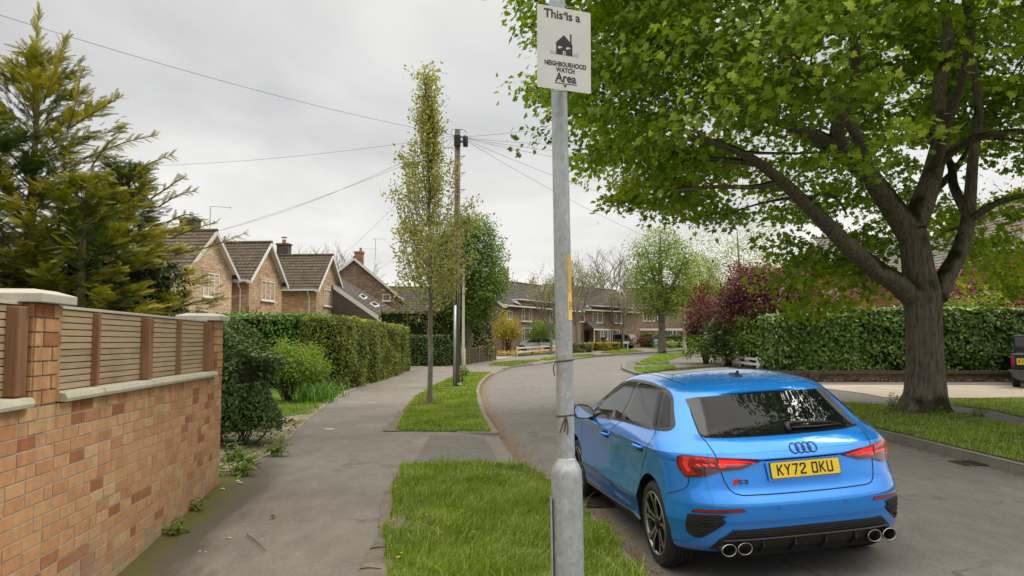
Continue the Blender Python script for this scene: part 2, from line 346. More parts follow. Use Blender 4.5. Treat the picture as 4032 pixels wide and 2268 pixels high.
def soilmat(name, stops, scale=3.0, fine=40.0, bump=.6):
    m, nt, ns, ls, b = newmat(name); v = coords(ns, ls)
    a = N(ns, 'ShaderNodeTexNoise', Scale=scale, Detail=8.0, Roughness=.65); c = N(ns, 'ShaderNodeTexNoise', Scale=fine, Detail=5.0, Roughness=.8); ls.new(v, a.inputs['Vector']); ls.new(v, c.inputs['Vector'])
    mx = N(ns, 'ShaderNodeMix', data_type='FLOAT'); mx.inputs[0].default_value = .5; ls.new(a.outputs['Fac'], mx.inputs[2]); ls.new(c.outputs['Fac'], mx.inputs[3])
    r = ramp(ns, stops); ls.new(mx.outputs[0], r.inputs[0]); ls.new(r.outputs[0], b.inputs['Base Color']); b.inputs['Roughness'].default_value = .95; b.inputs['Specular IOR Level'].default_value = .15
    bp = N(ns, 'ShaderNodeBump', Strength=bump, Distance=.02); ls.new(c.outputs['Fac'], bp.inputs['Height']); ls.new(bp.outputs[0], b.inputs['Normal'])
    return m
M_ROAD = asphalt('road_asphalt', (.165, .154, .138), (.200, .187, .167), .6, leaflit=True)
M_PATH = asphalt('path_asphalt', (.172, .156, .132), (.236, .215, .184), .55, moss=True)
M_PATCH = asphalt('patch_asphalt', (.140, .130, .114), (.175, .162, .143), .6)
M_RPATH = asphalt('far_asphalt', (.13, .12, .107), (.17, .158, .14), .5)
M_LAWN = soilmat('lawn_turf', [(.34, (.040, .070, .012)), (.47, (.085, .150, .022)), (.58, (.13, .21, .035)), (.70, (.20, .24, .07))], 1.2, 30)
M_TURF = soilmat('turf_soil', [(.36, (.060, .070, .020)), (.50, (.105, .130, .032)), (.64, (.22, .19, .105))], 2.6, 45)
M_GRAV = soilmat('gravel', [(.34, (.10, .085, .055)), (.46, (.30, .245, .17)), (.60, (.46, .40, .31)), (.70, (.16, .17, .05))], 1.2, 55, 1.0)
M_SOIL = soilmat('bed_soil', [(.35, (.05, .038, .026)), (.6, (.12, .09, .06))], 3, 30)
M_CONC = soilmat('drive_concrete', [(.3, (.34, .29, .225)), (.6, (.46, .40, .32)), (.75, (.53, .47, .39))], .8, 60, .2)
M_PINK = soilmat('drive_paving', [(.3, (.28, .22, .18)), (.7, (.40, .33, .28))], .8, 60, .2)
M_KERB = soilmat('kerb_concrete', [(.3, (.155, .138, .115)), (.5, (.235, .212, .178)), (.7, (.31, .285, .24))], 2.5, 60, .3)
M_DIRT = soilmat('bare_dirt', [(.35, (.12, .10, .075)), (.5, (.20, .17, .13)), (.65, (.28, .235, .175))], 5, 60, .6)
# ---------------- land and road ----------------
Ys = [-15, -5, 0, 3, 5.56, 6.6, 7.9, 9, 10.3, 12, 13.6, 15, 17, 19, 20.8, 22.8, 24.8, 26.6, 28.5, 30, 31.8, 33.5, 35, 36.8, 38.5, 41, 44, 46.5, 48.8, 52, 55, 59, 63, 65.5, 68, 70.5, 73, 76, 79, 81.5, 84, 87, 90, 93, 96, 100, 103]
def strip(name, Lf, Rf, zf, mat, Ys, nx=14, p=1.0, off=0.0, grade=False):
    V = []; F = []
    for y in Ys:
        a, c = Lf(y), Rf(y)
        for i in range(nx+1):
            t = i/nx; t = 1-(1-t)**3 if grade == 'R' else t**3 if grade == 'L' else t
            x = a+(c-a)*t; V.append((x, y, zf(x, y)+off))
    for j in range(len(Ys)-1):
        for i in range(nx): q = j*(nx+1)+i; F.append((q, q+1, q+nx+2, q+nx+1))
    o = pydata(name, V, F, mat, smooth=True); o['kind'] = 'structure'; return o
YF = sorted(set(Ys+[9.9, 10.1, 10.25, 10.45, 13.4, 13.6, 13.75, 13.95, 36.4, 36.6, 40.5, 40.8, 46.8, 47, 48.6, 49, 58.8, 59.2, 61.4, 61.8]))
strip('road', kl, kr, rz, M_ROAD, YF, 12)
strip('left_pavement', lambda y: -60, lambda y: kl(y), lz, M_PATH, YF, 26, grade='R')
strip('right_pavement', kr, lambda y: max(150, kr(y)), gz, M_RPATH, [y for y in YF if y <= 73]+[78], 20, grade='L')
# open country as one sheet out to the horizon, below everything
gv = []; gf = []
xs = [-900, -300, -120, -60, -30, 0, 30, 60, 120, 300, 900]; ys = [-300, -60, -15, 10, 40, 70, 103, 140, 200, 400, 900]
for y in ys:
    for x in xs: gv.append((x, y, base(y)-.35+(.32 if y >= 140 else 0)))
for j in range(len(ys)-1):
    for i in range(len(xs)-1): q = j*len(xs)+i; gf.append((q, q+1, q+len(xs)+1, q+len(xs)))
o = pydata('ground', gv, gf, M_LAWN); o['kind'] = 'structure'
far = strip('far_lawn', lambda y: kl(y)+.0 if y < 103 else -150, lambda y: 150, lambda x, y: base(y)+.02, M_LAWN, [103.01, 120, 150], 6)
# ---------------- kerbs ----------------
def kerb_line(name, pts, zt, side, wid=.13, drop=.16, mat=None, stone=.915, gap=.006):
    """kerb stones along pts; side +1: body lies to the left of travel"""
    mb = MB(); L = [0]
    for a, c in zip(pts, pts[1:]): L.append(L[-1]+math.dist(a, c))
    def P(s):
        for i in range(len(L)-1):
            if s <= L[i+1] or i == len(L)-2:
                t = (s-L[i])/(L[i+1]-L[i]); a, c = pts[i], pts[i+1]; d = Vector((c[0]-a[0], c[1]-a[1])).normalized()
                return Vector((a[0]+(c[0]-a[0])*t, a[1]+(c[1]-a[1])*t)), d
    n = max(1, int(L[-1]/stone)); st = L[-1]/n
    for k in range(n):
        j = random.uniform(-.004, .004); v = []
        for s in (k*st+gap, (k+1)*st-gap):
            p, d = P(s); nn = Vector((-d.y, d.x))*side
            z = zt(p.x, p.y)+j; w = p+nn*wid
            v += [(p.x, p.y, z-drop), (p.x, p.y, z-.02), (p.x+nn.x*.02, p.y+nn.y*.02, z), (w.x, w.y, z), (w.x, w.y, z-drop)]
        mb.add(v, [(0, 1, 6, 5), (1, 2, 7, 6), (2, 3, 8, 7), (3, 4, 9, 8), (4, 3, 2, 1, 0), (5, 6, 7, 8, 9)])
    o = mb.build(name, mat or M_KERB); o['kind'] = 'structure'; return o
def klpts(a, b, n): return [(kl(a+(b-a)*i/n), a+(b-a)*i/n) for i in range(n+1)]
def krpts(a, b, n): return [(kr(a+(b-a)*i/n), a+(b-a)*i/n) for i in range(n+1)]
kt = lambda x, y: base(y)+.006
for a, b, n in ((3, 10.2, 8), (13.7, 36.5, 30), (40.7, 46.8, 8), (48.8, 58.8, 8), (61.7, 81, 16)):
    kerb_line('kerb', klpts(a, b, n), (lambda x, y: base(y)-.055) if a == 3 else kt, 1)
for a, b, n in ((10.3, 13.6, 4), (36.6, 40.6, 4), (46.9, 48.7, 3)):
    kerb_line('dropped_kerb', klpts(a, b, n), lambda x, y: rz(kl(y), y)+.028, 1, .26)
kerb_line('kerb', klpts(84, 99, 10), kt, 1)
kerb_line('kerb', krpts(2, 17.5, 14), lambda x, y: base(y)+.105, -1, .13, .26)
kerb_line('kerb', krpts(17.6, 34, 10), lambda x, y: rz(kr(y), y)+.03, -1, .13, .26)
kerb_line('kerb', krpts(34.2, 69, 30), lambda x, y: base(y)+.105, -1, .13, .26)
# short kerb return at the verge corner by the crossing
kerb_line('kerb', [(kl(13.72)-.03, 13.68), (kl(13.72)-.75, 13.74)], lambda x, y: base(y)+.012, -1, .05, .2)
kerb_line('kerb', [(-1.40, 10.18), (-.55, 10.22)], lambda x, y: base(y)+.006, 1, .05, .2)
# ---------------- crossing patches ----------------
sheet('crossing_patch', [(-1.30, 10.42), (-.32, 10.40), (-.55, 13.5), (-1.40, 13.3)], lz, M_PATCH, .4, .004)
sheet('crossing_patch', [(-.325, 10.4), (kl(10.4)-.27, 10.38), (kl(13.4)-.27, 13.4), (-.555, 13.5), (-.47, 12.2)], lz, M_PATCH, .4, .006)
# ---------------- verges, gardens ----------------
def GP(*pts, dz=0.0): return [tuple(gp(x, y, dz)[:2]) for x, y in pts]
def wob(poly, amp, step=.25, seed=1):
    r = random.Random(seed); out = []
    for i, p in enumerate(poly):
        q = poly[(i+1) % len(poly)]; L = math.dist(p, q); n = max(1, int(L/step))
        for k in range(n):
            t = k/n; a = 0 if k == 0 else amp; out.append((p[0]+(q[0]-p[0])*t+r.uniform(-a, a), p[1]+(q[1]-p[1])*t+r.uniform(-a, a)))
    return out
def Lverge(a, b, left): return [(kl(y)-.13, y) for y in np.linspace(a, b, 12)]+left
V1 = wob([(-.62, 3.2), (1.00, 3.2), (.90, 5.56), (.83, 6.6), (.64, 7.9), (.30, 9.6), (.02, 10.26), (-1.42, 10.05), (-1.30, 8.3), (-1.12, 6.9), (-.86, 5.4)], .05)
V2 = Lverge(13.8, 36.3, [(-1.98, 36.5), (-2.35, 34), (-2.62, 31), (-2.82, 27.7), (-2.78, 22), (-2.62, 19), (-2.45, 17), (-2.20, 14.6), (-2.1, 13.9)])
V3 = GP((1228, 919), (1244, 914.5), (1290, 909.5), (1337, 906), (1364, 907.5), (1340, 911), (1310, 916), (1288, 921.5))
V4 = GP((1357, 904), (1400, 897), (1441, 893.5), (1486, 891.8), (1498, 894.3), (1441, 900), (1400, 904.5), (1375, 907.5))
V5 = GP((1509, 888.5), (1533, 882.3), (1578, 878), (1619, 883.8), (1585, 887), (1557, 889.6))
verge = lambda n, p, m=M_LAWN, off=.012, st=.8: sheet(n, p, gz, m, st, off)
sheet('verge', V1, gz, M_TURF, .3, .010); sheet('verge', V2, gz, M_TURF, .6, .010)
for p in (V3, V4, V5): verge('verge', p)
# bare worn soil at the edge of the near verge
DIRT = wob([(-.95, 4.3), (-.62, 4.3), (-.70, 5.6), (-.95, 6.1), (-.98, 7.4), (-1.12, 8.3), (-1.24, 9.9), (-1.40, 9.9), (-1.36, 8.4), (-1.28, 7.6), (-1.12, 6.6), (-1.10, 5.6)], .010, .05, 5)
sheet('worn_soil', DIRT, gz, M_DIRT, .3, .014)
sheet('worn_soil', wob([(-1.46, 10.0), (-1.05, 10.02), (-1.08, 10.14), (-1.43, 10.15)], .02, .1, 6), gz, M_DIRT, .3, .016)
sheet('worn_soil', wob([(-2.30, 13.85), (-1.98, 13.82), (-2.15, 14.8), (-2.40, 17.4), (-2.62, 18), (-2.42, 15.9)], .04, .2, 7), gz, M_DIRT, .3, .015)
# gardens on the left of the path
GARD = [(-3.50, 9.6), (-3.42, 11.1), (-3.72, 13.1), (-4.14, 15.6), (-4.75, 20), (-5.15, 24), (-5.24, 26.6), (-5.15, 33), (-4.98, 38.5), (-4.9, 40), (-60, 40), (-60, 9.6)]
sheet('garden_gravel', GARD, gz, M_GRAV, 1.2, .008)
LAWN2 = [(-4.55, 17.2), (-4.9, 20.2), (-5.3, 24.2), (-5.45, 25.5), (-14, 25.5), (-14, 13.5), (-6.2, 13.5), (-5.2, 14.8)]
sheet('garden_lawn', wob(LAWN2, .12, .5, 9), gz, M_LAWN, 1.2, .016)
sheet('garden_lawn', [(-60, 43), (-7.5, 43)]+GP((1160, 917.5), (1246, 905))+[tuple(at(1250, 897, 57)[:2])]+GP((1300, 896), (1400, 888), (1441, 884), (1529, 879.5), (1600, 875.5))+[(14, 110), (-60, 110)], lambda x, y: base(y), M_LAWN, 3, .012)
sheet('driveway', GP((1247, 905.2), (1302, 897.3), (1297, 893))+[tuple(at(1250, 893, 66)[:2])], gz, M_PINK, 2, .02)
sheet('driveway', GP((1062, 925), (1084, 918.5), (1080, 916))+[(-9, 46), (-10, 42.5), (-6, 41.8)], gz, M_GRAV, 2, .02)
# right hand side
RL1 = [(kr(y)+.13, y) for y in np.linspace(2.2, 16.8, 12)]+GP((2116, 1014.6), (2226, 1020.5), (2280, 1024), (2394, 1036.7), (2451, 1052), (2576, 1075), (2700, 1100))+[(9.6, 8), (9.3, 2.2)]
sheet('lawn', RL1, gz, M_TURF, .8, .012)
sheet('lawn', GP((2376, 1003.5), (2700, 1002), (2800, 1085), (2576, 1051), (2495, 1032), (2385, 1019.5)), gz, M_TURF, .8, .012)
sheet('driveway', GP((2060, 969), (2800, 971), (2800, 1001), (2376, 1002.3), (2226, 1001), (2171, 990), (2076, 978)), gz, M_CONC, 1.5, .012)
for p in (((1594.6, 926), (1694.6, 921), (1701, 926), (1640, 936), (1606, 940.5)), ((1598, 914.7), (1683, 909.9), (1683, 916.6), (1601, 918.4)), ((1609, 910.5), (1638, 898.6), (1651, 890.7), (1723.6, 889), (1747, 891.8), (1710.7, 898.6), (1683, 906.6), (1640, 909.5))):
    verge('verge', GP(*p))
sheet('garden_bed', GP((1770, 912), (1794, 916), (1856, 925), (1900, 932))+[(8.9, 30), (9, 28.2), (40, 28.4), (40, 70), (24, 70)], gz, M_SOIL, 3, .012)
verge('verge', GP((1636, 879), (1681, 880.2), (1761, 875.8), (1800, 874), (1800, 871), (1700, 872), (1640, 874)))
# ---------------- grass blades ----------------
def inpoly(px, py, poly):
    ins = np.zeros(len(px), bool); j = len(poly)-1
    for i in range(len(poly)):
        xi, yi = poly[i]; xj, yj = poly[j]
        c = ((yi > py) != (yj > py)) & (px < (xj-xi)*(py-yi)/((yj-yi) if yj != yi else 1e-9)+xi); ins ^= c; j = i
    return ins
GZV = np.vectorize(gz)
BL = ([(-.5, 0, 0), (.5, 0, 0), (-.34, .0, .5), (.34, 0, .5), (0, 0, 1)], [(0, 1, 3), (0, 3, 2), (2, 3, 4)])
def grass(name, poly, dens, h, w, seed, mat, lab=None, clump=.6, lean=.75, bare=-.50, kind='stuff', widen=0.0):
    r = np.random.default_rng(seed); P = np.array(poly); x0, y0 = P.min(0)-widen; x1, y1 = P.max(0)+widen
    n = int((x1-x0)*(y1-y0)*dens); X = r.uniform(x0, x1, n); Y = r.uniform(y0, y1, n)
    # nearer the camera more blades are needed
    X += r.normal(0, widen or .02, n); Y += r.normal(0, widen or .02, n)
    k = inpoly(X, Y, poly); X, Y = X[k], Y[k]
    cl = fnoise(X, Y, 3.2, seed)*.7+fnoise(X, Y, 9, seed+1)*.5; keep = cl > bare+r.normal(0, .18, len(X)); X, Y, cl = X[keep], Y[keep], cl[keep]
    n = len(X); H = h*np.clip(.55+clump*(cl+.35)+r.normal(0, .25, n), .25, 2.2); Wd = w*r.uniform(.6, 1.3, n)
    Z = GZV(X, Y)+.008
    az = r.uniform(0, 6.28, n); cx = fnoise(X, Y, 5, seed+5)*3; la = lean*np.abs(r.normal(.6, .5, n)); az2 = cx+r.normal(0, 1.1, n)
    dx, dy = np.cos(az2)*la*H, np.sin(az2)*la*H
    tv = np.array(BL[0]); ux, uy = np.cos(az), np.sin(az)
    V = np.zeros((n, 5, 3))
    for i in range(5):
        t = tv[i, 2]; V[:, i, 0] = X+ux*tv[i, 0]*Wd+dx*t*t; V[:, i, 1] = Y+uy*tv[i, 0]*Wd+dy*t*t; V[:, i, 2] = Z+H*t*(1-.25*la*t)
    F = (np.array(BL[1])[None]+(np.arange(n)*5)[:, None, None]).reshape(-1, 3)
    var = np.clip(.5+.30*fnoise(X, Y, 2.6, seed+3)+r.normal(0, .25, n), 0, 1)
    dry = r.random(n) < .12; var[dry] = 1.0
    o = npmesh(name, V.reshape(-1, 3), F, mat, np.repeat(var, 5)); tag(o, lab, 'grass', kind=kind); return o
M_BLADE = leafmat('grass_blade', [(.0, (0.0585, 0.111, 0.013)), (.35, (0.15, 0.24, 0.026)), (.62, (0.26, 0.377, 0.0455)), (.8, (0.377, 0.468, 0.091)), (1, (0.598, 0.52, 0.26))], .35, .45, 1.5)
grass('grass', V1, 6500, .066, .0080, 11, M_BLADE, 'long bright green grass on the near verge around the sign post', widen=.03, clump=1.1, bare=-.36)
grass('grass', V1, 420, .15, .0085, 41, M_BLADE, 'taller tufts and seed leaves standing in the near verge grass', clump=1.2, bare=.22, lean=.9)
grass('grass', [p for p in V2 if p[1] < 22.5]+[(-2.80, 22.5), (-2.62, 19), (-2.45, 17), (-2.20, 14.6), (-2.1, 13.9)], 2200, .075, .012, 12, M_BLADE, 'green grass on the verge around the slim young tree', widen=.04)
grass('grass', [(kl(y)-.1, y) for y in np.linspace(22.0, 36.3, 9)]+[(-1.98, 36.5), (-2.35, 34), (-2.62, 31), (-2.82, 27.7), (-2.80, 22.0)], 900, .07, .02, 13, M_BLADE, 'grass on the verge around the foot of the telegraph pole', widen=.04)
RLn = [p for p in RL1]
grass('grass', RLn, 1000, .075, .015, 14, M_BLADE, 'green grass between the kerb and path under the big maple', bare=-.30)
grass('grass', GP((2376, 1003.5), (2700, 1002), (2800, 1085), (2576, 1051), (2495, 1032), (2385, 1019.5)), 700, .05, .016, 15, M_BLADE, 'grass strip between the right path and the concrete drive')
grass('grass', wob(LAWN2, .12, .5, 9), 160, .10, .022, 16, M_BLADE, 'rough grass in the front garden before the green hedge')
grass('grass', [(-3.50, 10.3), (-3.46, 11.1), (-3.76, 13.1), (-4.18, 15.6), (-4.79, 20), (-5.15, 24), (-5.9, 24), (-5.2, 18), (-4.6, 14), (-4.4, 10.3)], 700, .045, .009, 17, M_BLADE, 'sparse weeds and moss in the gravel beside the path', bare=.18)
for i, p in enumerate((V3, V4, V5)):
    grass('grass', p, 260, .09, .05, 20+i, M_BLADE, ['mown grass verge island beyond the telegraph pole', 'narrow grass verge in front of the white garden fence', 'grass verge at the foot of the bare pollard tree'][i])
for i, p in enumerate((((1594.6, 926), (1694.6, 921), (1701, 926), (1640, 936), (1606, 940.5)), ((1598, 914.7), (1683, 909.9), (1683, 916.6), (1601, 918.4)), ((1609, 910.5), (1638, 898.6), (1651, 890.7), (1723.6, 889), (1747, 891.8), (1710.7, 898.6), (1683, 906.6), (1640, 909.5)))):
    grass('grass', GP(*p), 260, .09, .05, 30+i, M_BLADE, ['grass strip just above the blue car roof', 'middle grass strip between two narrow crossings', 'grass verge around the leafy street tree on the bend'][i])
# ---------------- garden wall with timber screens ----------------
def brickgeo_mat(name, stops):
    m, nt, ns, ls, b = newmat(name); a = N(ns, 'ShaderNodeAttribute', attribute_name='var')
    r = ramp(ns, stops); ls.new(a.outputs['Fac'], r.inputs[0]); v = coords(ns, ls)
    n1 = N(ns, 'ShaderNodeTexNoise', Scale=14.0, Detail=8.0, Roughness=.7); ls.new(v, n1.inputs['Vector'])
    r1 = ramp(ns, [(.3, (.78, .76, .74)), (.7, (1.14, 1.12, 1.08))]); ls.new(n1.outputs['Fac'], r1.inputs[0])
    mu = ns.new('ShaderNodeMixRGB'); mu.blend_type = 'MULTIPLY'; mu.inputs[0].default_value = 1; ls.new(r.outputs[0], mu.inputs[1]); ls.new(r1.outputs[0], mu.inputs[2])
    # weather stains: dark runs under the coping, pale salts near the foot
    vs = coords(ns, ls, (3.5, 3.5, .35)); st = N(ns, 'ShaderNodeTexNoise', Scale=1.6, Detail=6.0, Roughness=.7); ls.new(vs, st.inputs['Vector'])
    sx = ns.new('ShaderNodeSeparateXYZ'); ls.new(v, sx.inputs[0])
    top = N(ns, 'ShaderNodeMapRange'); top.inputs[1].default_value = .82; top.inputs[2].default_value = 1.2; ls.new(sx.outputs[2], top.inputs[0])
    ml = N(ns, 'ShaderNodeMath', operation='MULTIPLY'); rr = ramp(ns, [(.42, (0, 0, 0)), (.68, (1, 1, 1))]); ls.new(st.outputs['Fac'], rr.inputs[0]); ls.new(rr.outputs[0], ml.inputs[0]); ls.new(top.outputs[0], ml.inputs[1])
    m2 = ns.new('ShaderNodeMixRGB'); m2.blend_type = 'MULTIPLY'; ls.new(ml.outputs[0], m2.inputs[0]); ls.new(mu.outputs[0], m2.inputs[1]); m2.inputs[2].default_value = (.60, .60, .50, 1)
    bot = N(ns, 'ShaderNodeMapRange'); bot.inputs[1].default_value = .30; bot.inputs[2].default_value = -.05; ls.new(sx.outputs[2], bot.inputs[0])
    q = N(ns, 'ShaderNodeTexNoise', Scale=2.5, Detail=7.0); ls.new(v, q.inputs['Vector']); r6 = ramp(ns, [(.42, (0, 0, 0)), (.62, (.75, .75, .75))]); ls.new(q.outputs['Fac'], r6.inputs[0])
    m6 = N(ns, 'ShaderNodeMath', operation='MULTIPLY'); ls.new(r6.outputs[0], m6.inputs[0]); ls.new(bot.outputs[0], m6.inputs[1])
    m3 = ns.new('ShaderNodeMixRGB'); ls.new(m6.outputs[0], m3.inputs[0]); ls.new(m2.outputs[0], m3.inputs[1]); m3.inputs[2].default_value = (.42, .33, .24, 1)
    ls.new(m3.outputs[0], b.inputs['Base Color']); b.inputs['Roughness'].default_value = .9; b.inputs['Specular IOR Level'].default_value = .2
    # drag-faced texture: short horizontal creases
    vc = coords(ns, ls, (1, 1, 2.6)); cn = N(ns, 'ShaderNodeTexNoise', Scale=9.0, Detail=3.0, Distortion=2.2); ls.new(vc, cn.inputs['Vector'])
    rc = ramp(ns, [(.47, (1, 1, 1)), (.5, (0, 0, 0)), (.53, (1, 1, 1))]); ls.new(cn.outputs['Fac'], rc.inputs[0])
    b1 = N(ns, 'ShaderNodeBump', Strength=.35, Distance=.003); ls.new(rc.outputs[0], b1.inputs['Height'])
    b2 = N(ns, 'ShaderNodeBump', Strength=.5, Distance=.0016); n3 = N(ns, 'ShaderNodeTexNoise', Scale=90.0, Detail=4.0); ls.new(v, n3.inputs['Vector']); ls.new(n3.outputs['Fac'], b2.inputs['Height']); ls.new(b1.outputs[0], b2.inputs['Normal'])
    ls.new(b2.outputs[0], b.inputs['Normal']); return m
M_BRICK = brickgeo_mat('wall_brick', [(0, (.64, .42, .225)), (.25, (.61, .355, .185)), (.62, (.57, .305, .155)), (.80, (.52, .255, .125)), (.87, (.63, .41, .22)), (.94, (.43, .185, .09)), (1, (.36, .14, .07))])
M_MORTAR = soilmat('mortar', [(.3, (.36, .32, .26)), (.7, (.50, .45, .37))], 4, 80, .4)
M_STONE = soilmat('cast_stone', [(.3, (.30, .29, .19)), (.45, (.43, .41, .30)), (.62, (.55, .52, .42)), (.75, (.33, .34, .20))], 3.2, 40, .3)
M_CAP = soilmat('pier_cap_stone', [(.3, (.40, .38, .30)), (.7, (.56, .53, .45))], 2.2, 40, .2)
def woodmat(name, stops, axis=0):
    m, nt, ns, ls, b = newmat(name); sc = (.25, .25, .25); sc = tuple(.16 if i == axis else 5.0 for i in range(3))
    v = coords(ns, ls, sc); n1 = N(ns, 'ShaderNodeTexNoise', Scale=16.0, Detail=8.0, Roughness=.7, Distortion=.5); ls.new(v, n1.inputs['Vector'])
    v2 = coords(ns, ls); n2 = N(ns, 'ShaderNodeTexNoise', Scale=1.8, Detail=5.0); ls.new(v2, n2.inputs['Vector'])
    a = N(ns, 'ShaderNodeAttribute', attribute_name='var')
    mx = N(ns, 'ShaderNodeMix', data_type='FLOAT'); mx.inputs[0].default_value = .5; ls.new(n1.outputs['Fac'], mx.inputs[2]); ls.new(n2.outputs['Fac'], mx.inputs[3])
    ad = N(ns, 'ShaderNodeMath', operation='MULTIPLY_ADD'); ad.inputs[1].default_value = .22; ls.new(a.outputs['Fac'], ad.inputs[0]); ls.new(mx.outputs[0], ad.inputs[2])
    r = ramp(ns, stops); ls.new(ad.outputs[0], r.inputs[0]); ls.new(r.outputs[0], b.inputs['Base Color']); b.inputs['Roughness'].default_value = .75; b.inputs['Specular IOR Level'].default_value = .25
    bp = N(ns, 'ShaderNodeBump', Strength=.3, Distance=.004); ls.new(n1.outputs['Fac'], bp.inputs['Height']); ls.new(bp.outputs[0], b.inputs['Normal']); return m
M_SLAT = woodmat('weathered_slat', [(.34, (.17, .115, .065)), (.48, (.31, .225, .14)), (.62, (.42, .325, .215)), (.80, (.44, .31, .17))], 0)
M_POSTW = woodmat('stained_post', [(.34, (.15, .070, .035)), (.52, (.26, .135, .070)), (.72, (.36, .23, .14))], 2)
WY0, WX0 = 8.87, -3.34
wall = empty('garden_wall', (WX0, WY0, 0), math.atan2(-1, .1176), 'orange and buff brick garden wall with stone coping along the footway', 'wall')
# local frame: +x runs towards the camera along the wall, +y away from the path is -y
def brick_set(name, rects, parent, seed, deep=.012):
    """bricks as separate shapes; rects: (origin, axis u, normal n, length, z0, z1)"""
    r = random.Random(seed); V = []; F = []; var = []
    for (o, u, n, L, z0, z1, first) in rects:
        o = Vector(o); u = Vector(u); n = Vector(n); rows = max(1, round((z1-z0)/.0845)); ch = (z1-z0)/rows
        for k in range(rows):
            x = (-.1125 if (k % 2 == first) else 0.0)
            while x < L-.01:
                bl = .1025 if r.random() < .16 else .215; a = max(x, 0)+(.005 if x > 0 else 0); e = min(x+bl, L)-(0 if x+bl >= L else 0)
                if e-a > .02:
                    zz0 = z0+k*ch+.005; zz1 = z0+(k+1)*ch-.005; j = r.uniform(-.002, .003); c = .0012
                    b0 = len(V); vv = r.random()**.8
                    for (s, z, d) in ((a, zz0, -.02), (e, zz0, -.02), (e, zz1, -.02), (a, zz1, -.02), (a, zz0, deep-c+j), (e, zz0, deep-c+j), (e, zz1, deep-c+j), (a, zz1, deep-c+j), (a+c, zz0+c, deep+j), (e-c, zz0+c, deep+j), (e-c, zz1-c, deep+j), (a+c, zz1-c, deep+j)):
                        p = o+u*s+n*d; V.append((p.x, p.y, z)); var.append(vv)
                    F += [tuple(b0+i for i in q) for q in ((0, 1, 5, 4), (1, 2, 6, 5), (2, 3, 7, 6), (3, 0, 4, 7), (4, 5, 9, 8), (5, 6, 10, 9), (6, 7, 11, 10), (7, 4, 8, 11), (8, 9, 10, 11))]
                x += bl+.010
    return npmesh(name, V, F, M_BRICK, var, parent)
SL = 1.215     # underside of coping
brick_set('brickwork', [((0, 0, 0), (1, 0, 0), (0, 1, 0), 8.0, -.36, SL, 0), ((0, -.33, 0), (0, 1, 0), (-1, 0, 0), .33, -.36, SL, 1)], wall, 3)
MB().box((4.0, -.158, .42), (7.980, .333, 1.578)).build('mortar_core', M_MORTAR, wall)
PIERS = (.02, 4.02)
def coping(x0, x1, name='coping'):
    V = MB(); x = x1; r = random.Random(int(x1*10))
    while x > x0+.05:
        w = min(.60, x-x0); j = r.uniform(-.003, .003)
        V.prism([(.055, SL+.004), (.060, SL+.028), (.045, SL+.060), (-.345, SL+.075), (-.38, SL+.03), (-.38, SL+.004)], lambda a, b, t: (t, a+j, b), x-w+.003, x-.003); x -= w
    return V.build(name, M_STONE, wall, bevel=.004)
coping(.34, 4.0); coping(4.40, 8.0)
for i, px in enumerate(PIERS):
    brick_set('pier', [((px, .005, 0), (1, 0, 0), (0, 1, 0), .325, SL+.005, 1.83, i), ((px, -.325, 0), (0, 1, 0), (-1, 0, 0), .33, SL+.005, 1.83, 1-i), ((px+.325, -.325, 0), (0, 1, 0), (1, 0, 0), .33, SL+.005, 1.83, 1-i)], wall, 20+i)
    MB().box((px+.1625, -.16, 1.52), (.322, .322, .62)).build('pier_core', M_MORTAR, wall)
    c = MB(); cx, cy, w = px+.1625, -.16, .235
    c.add([(cx-w, cy-w, 1.832), (cx+w, cy-w, 1.832), (cx+w, cy+w, 1.832), (cx-w, cy+w, 1.832), (cx-w, cy-w, 1.885), (cx+w, cy-w, 1.885), (cx+w, cy+w, 1.885), (cx-w, cy+w, 1.885), (cx-w+.09, cy-w+.09, 1.915), (cx+w-.09, cy-w+.09, 1.915), (cx+w-.09, cy+w-.09, 1.915), (cx-w+.09, cy+w-.09, 1.915)],
          [(3, 2, 1, 0), (0, 1, 5, 4), (1, 2, 6, 5), (2, 3, 7, 6), (3, 0, 4, 7), (4, 5, 9, 8), (5, 6, 10, 9), (6, 7, 11, 10), (7, 4, 8, 11), (8, 9, 10, 11)])
    c.build('pier_cap', M_CAP, wall, bevel=.006)
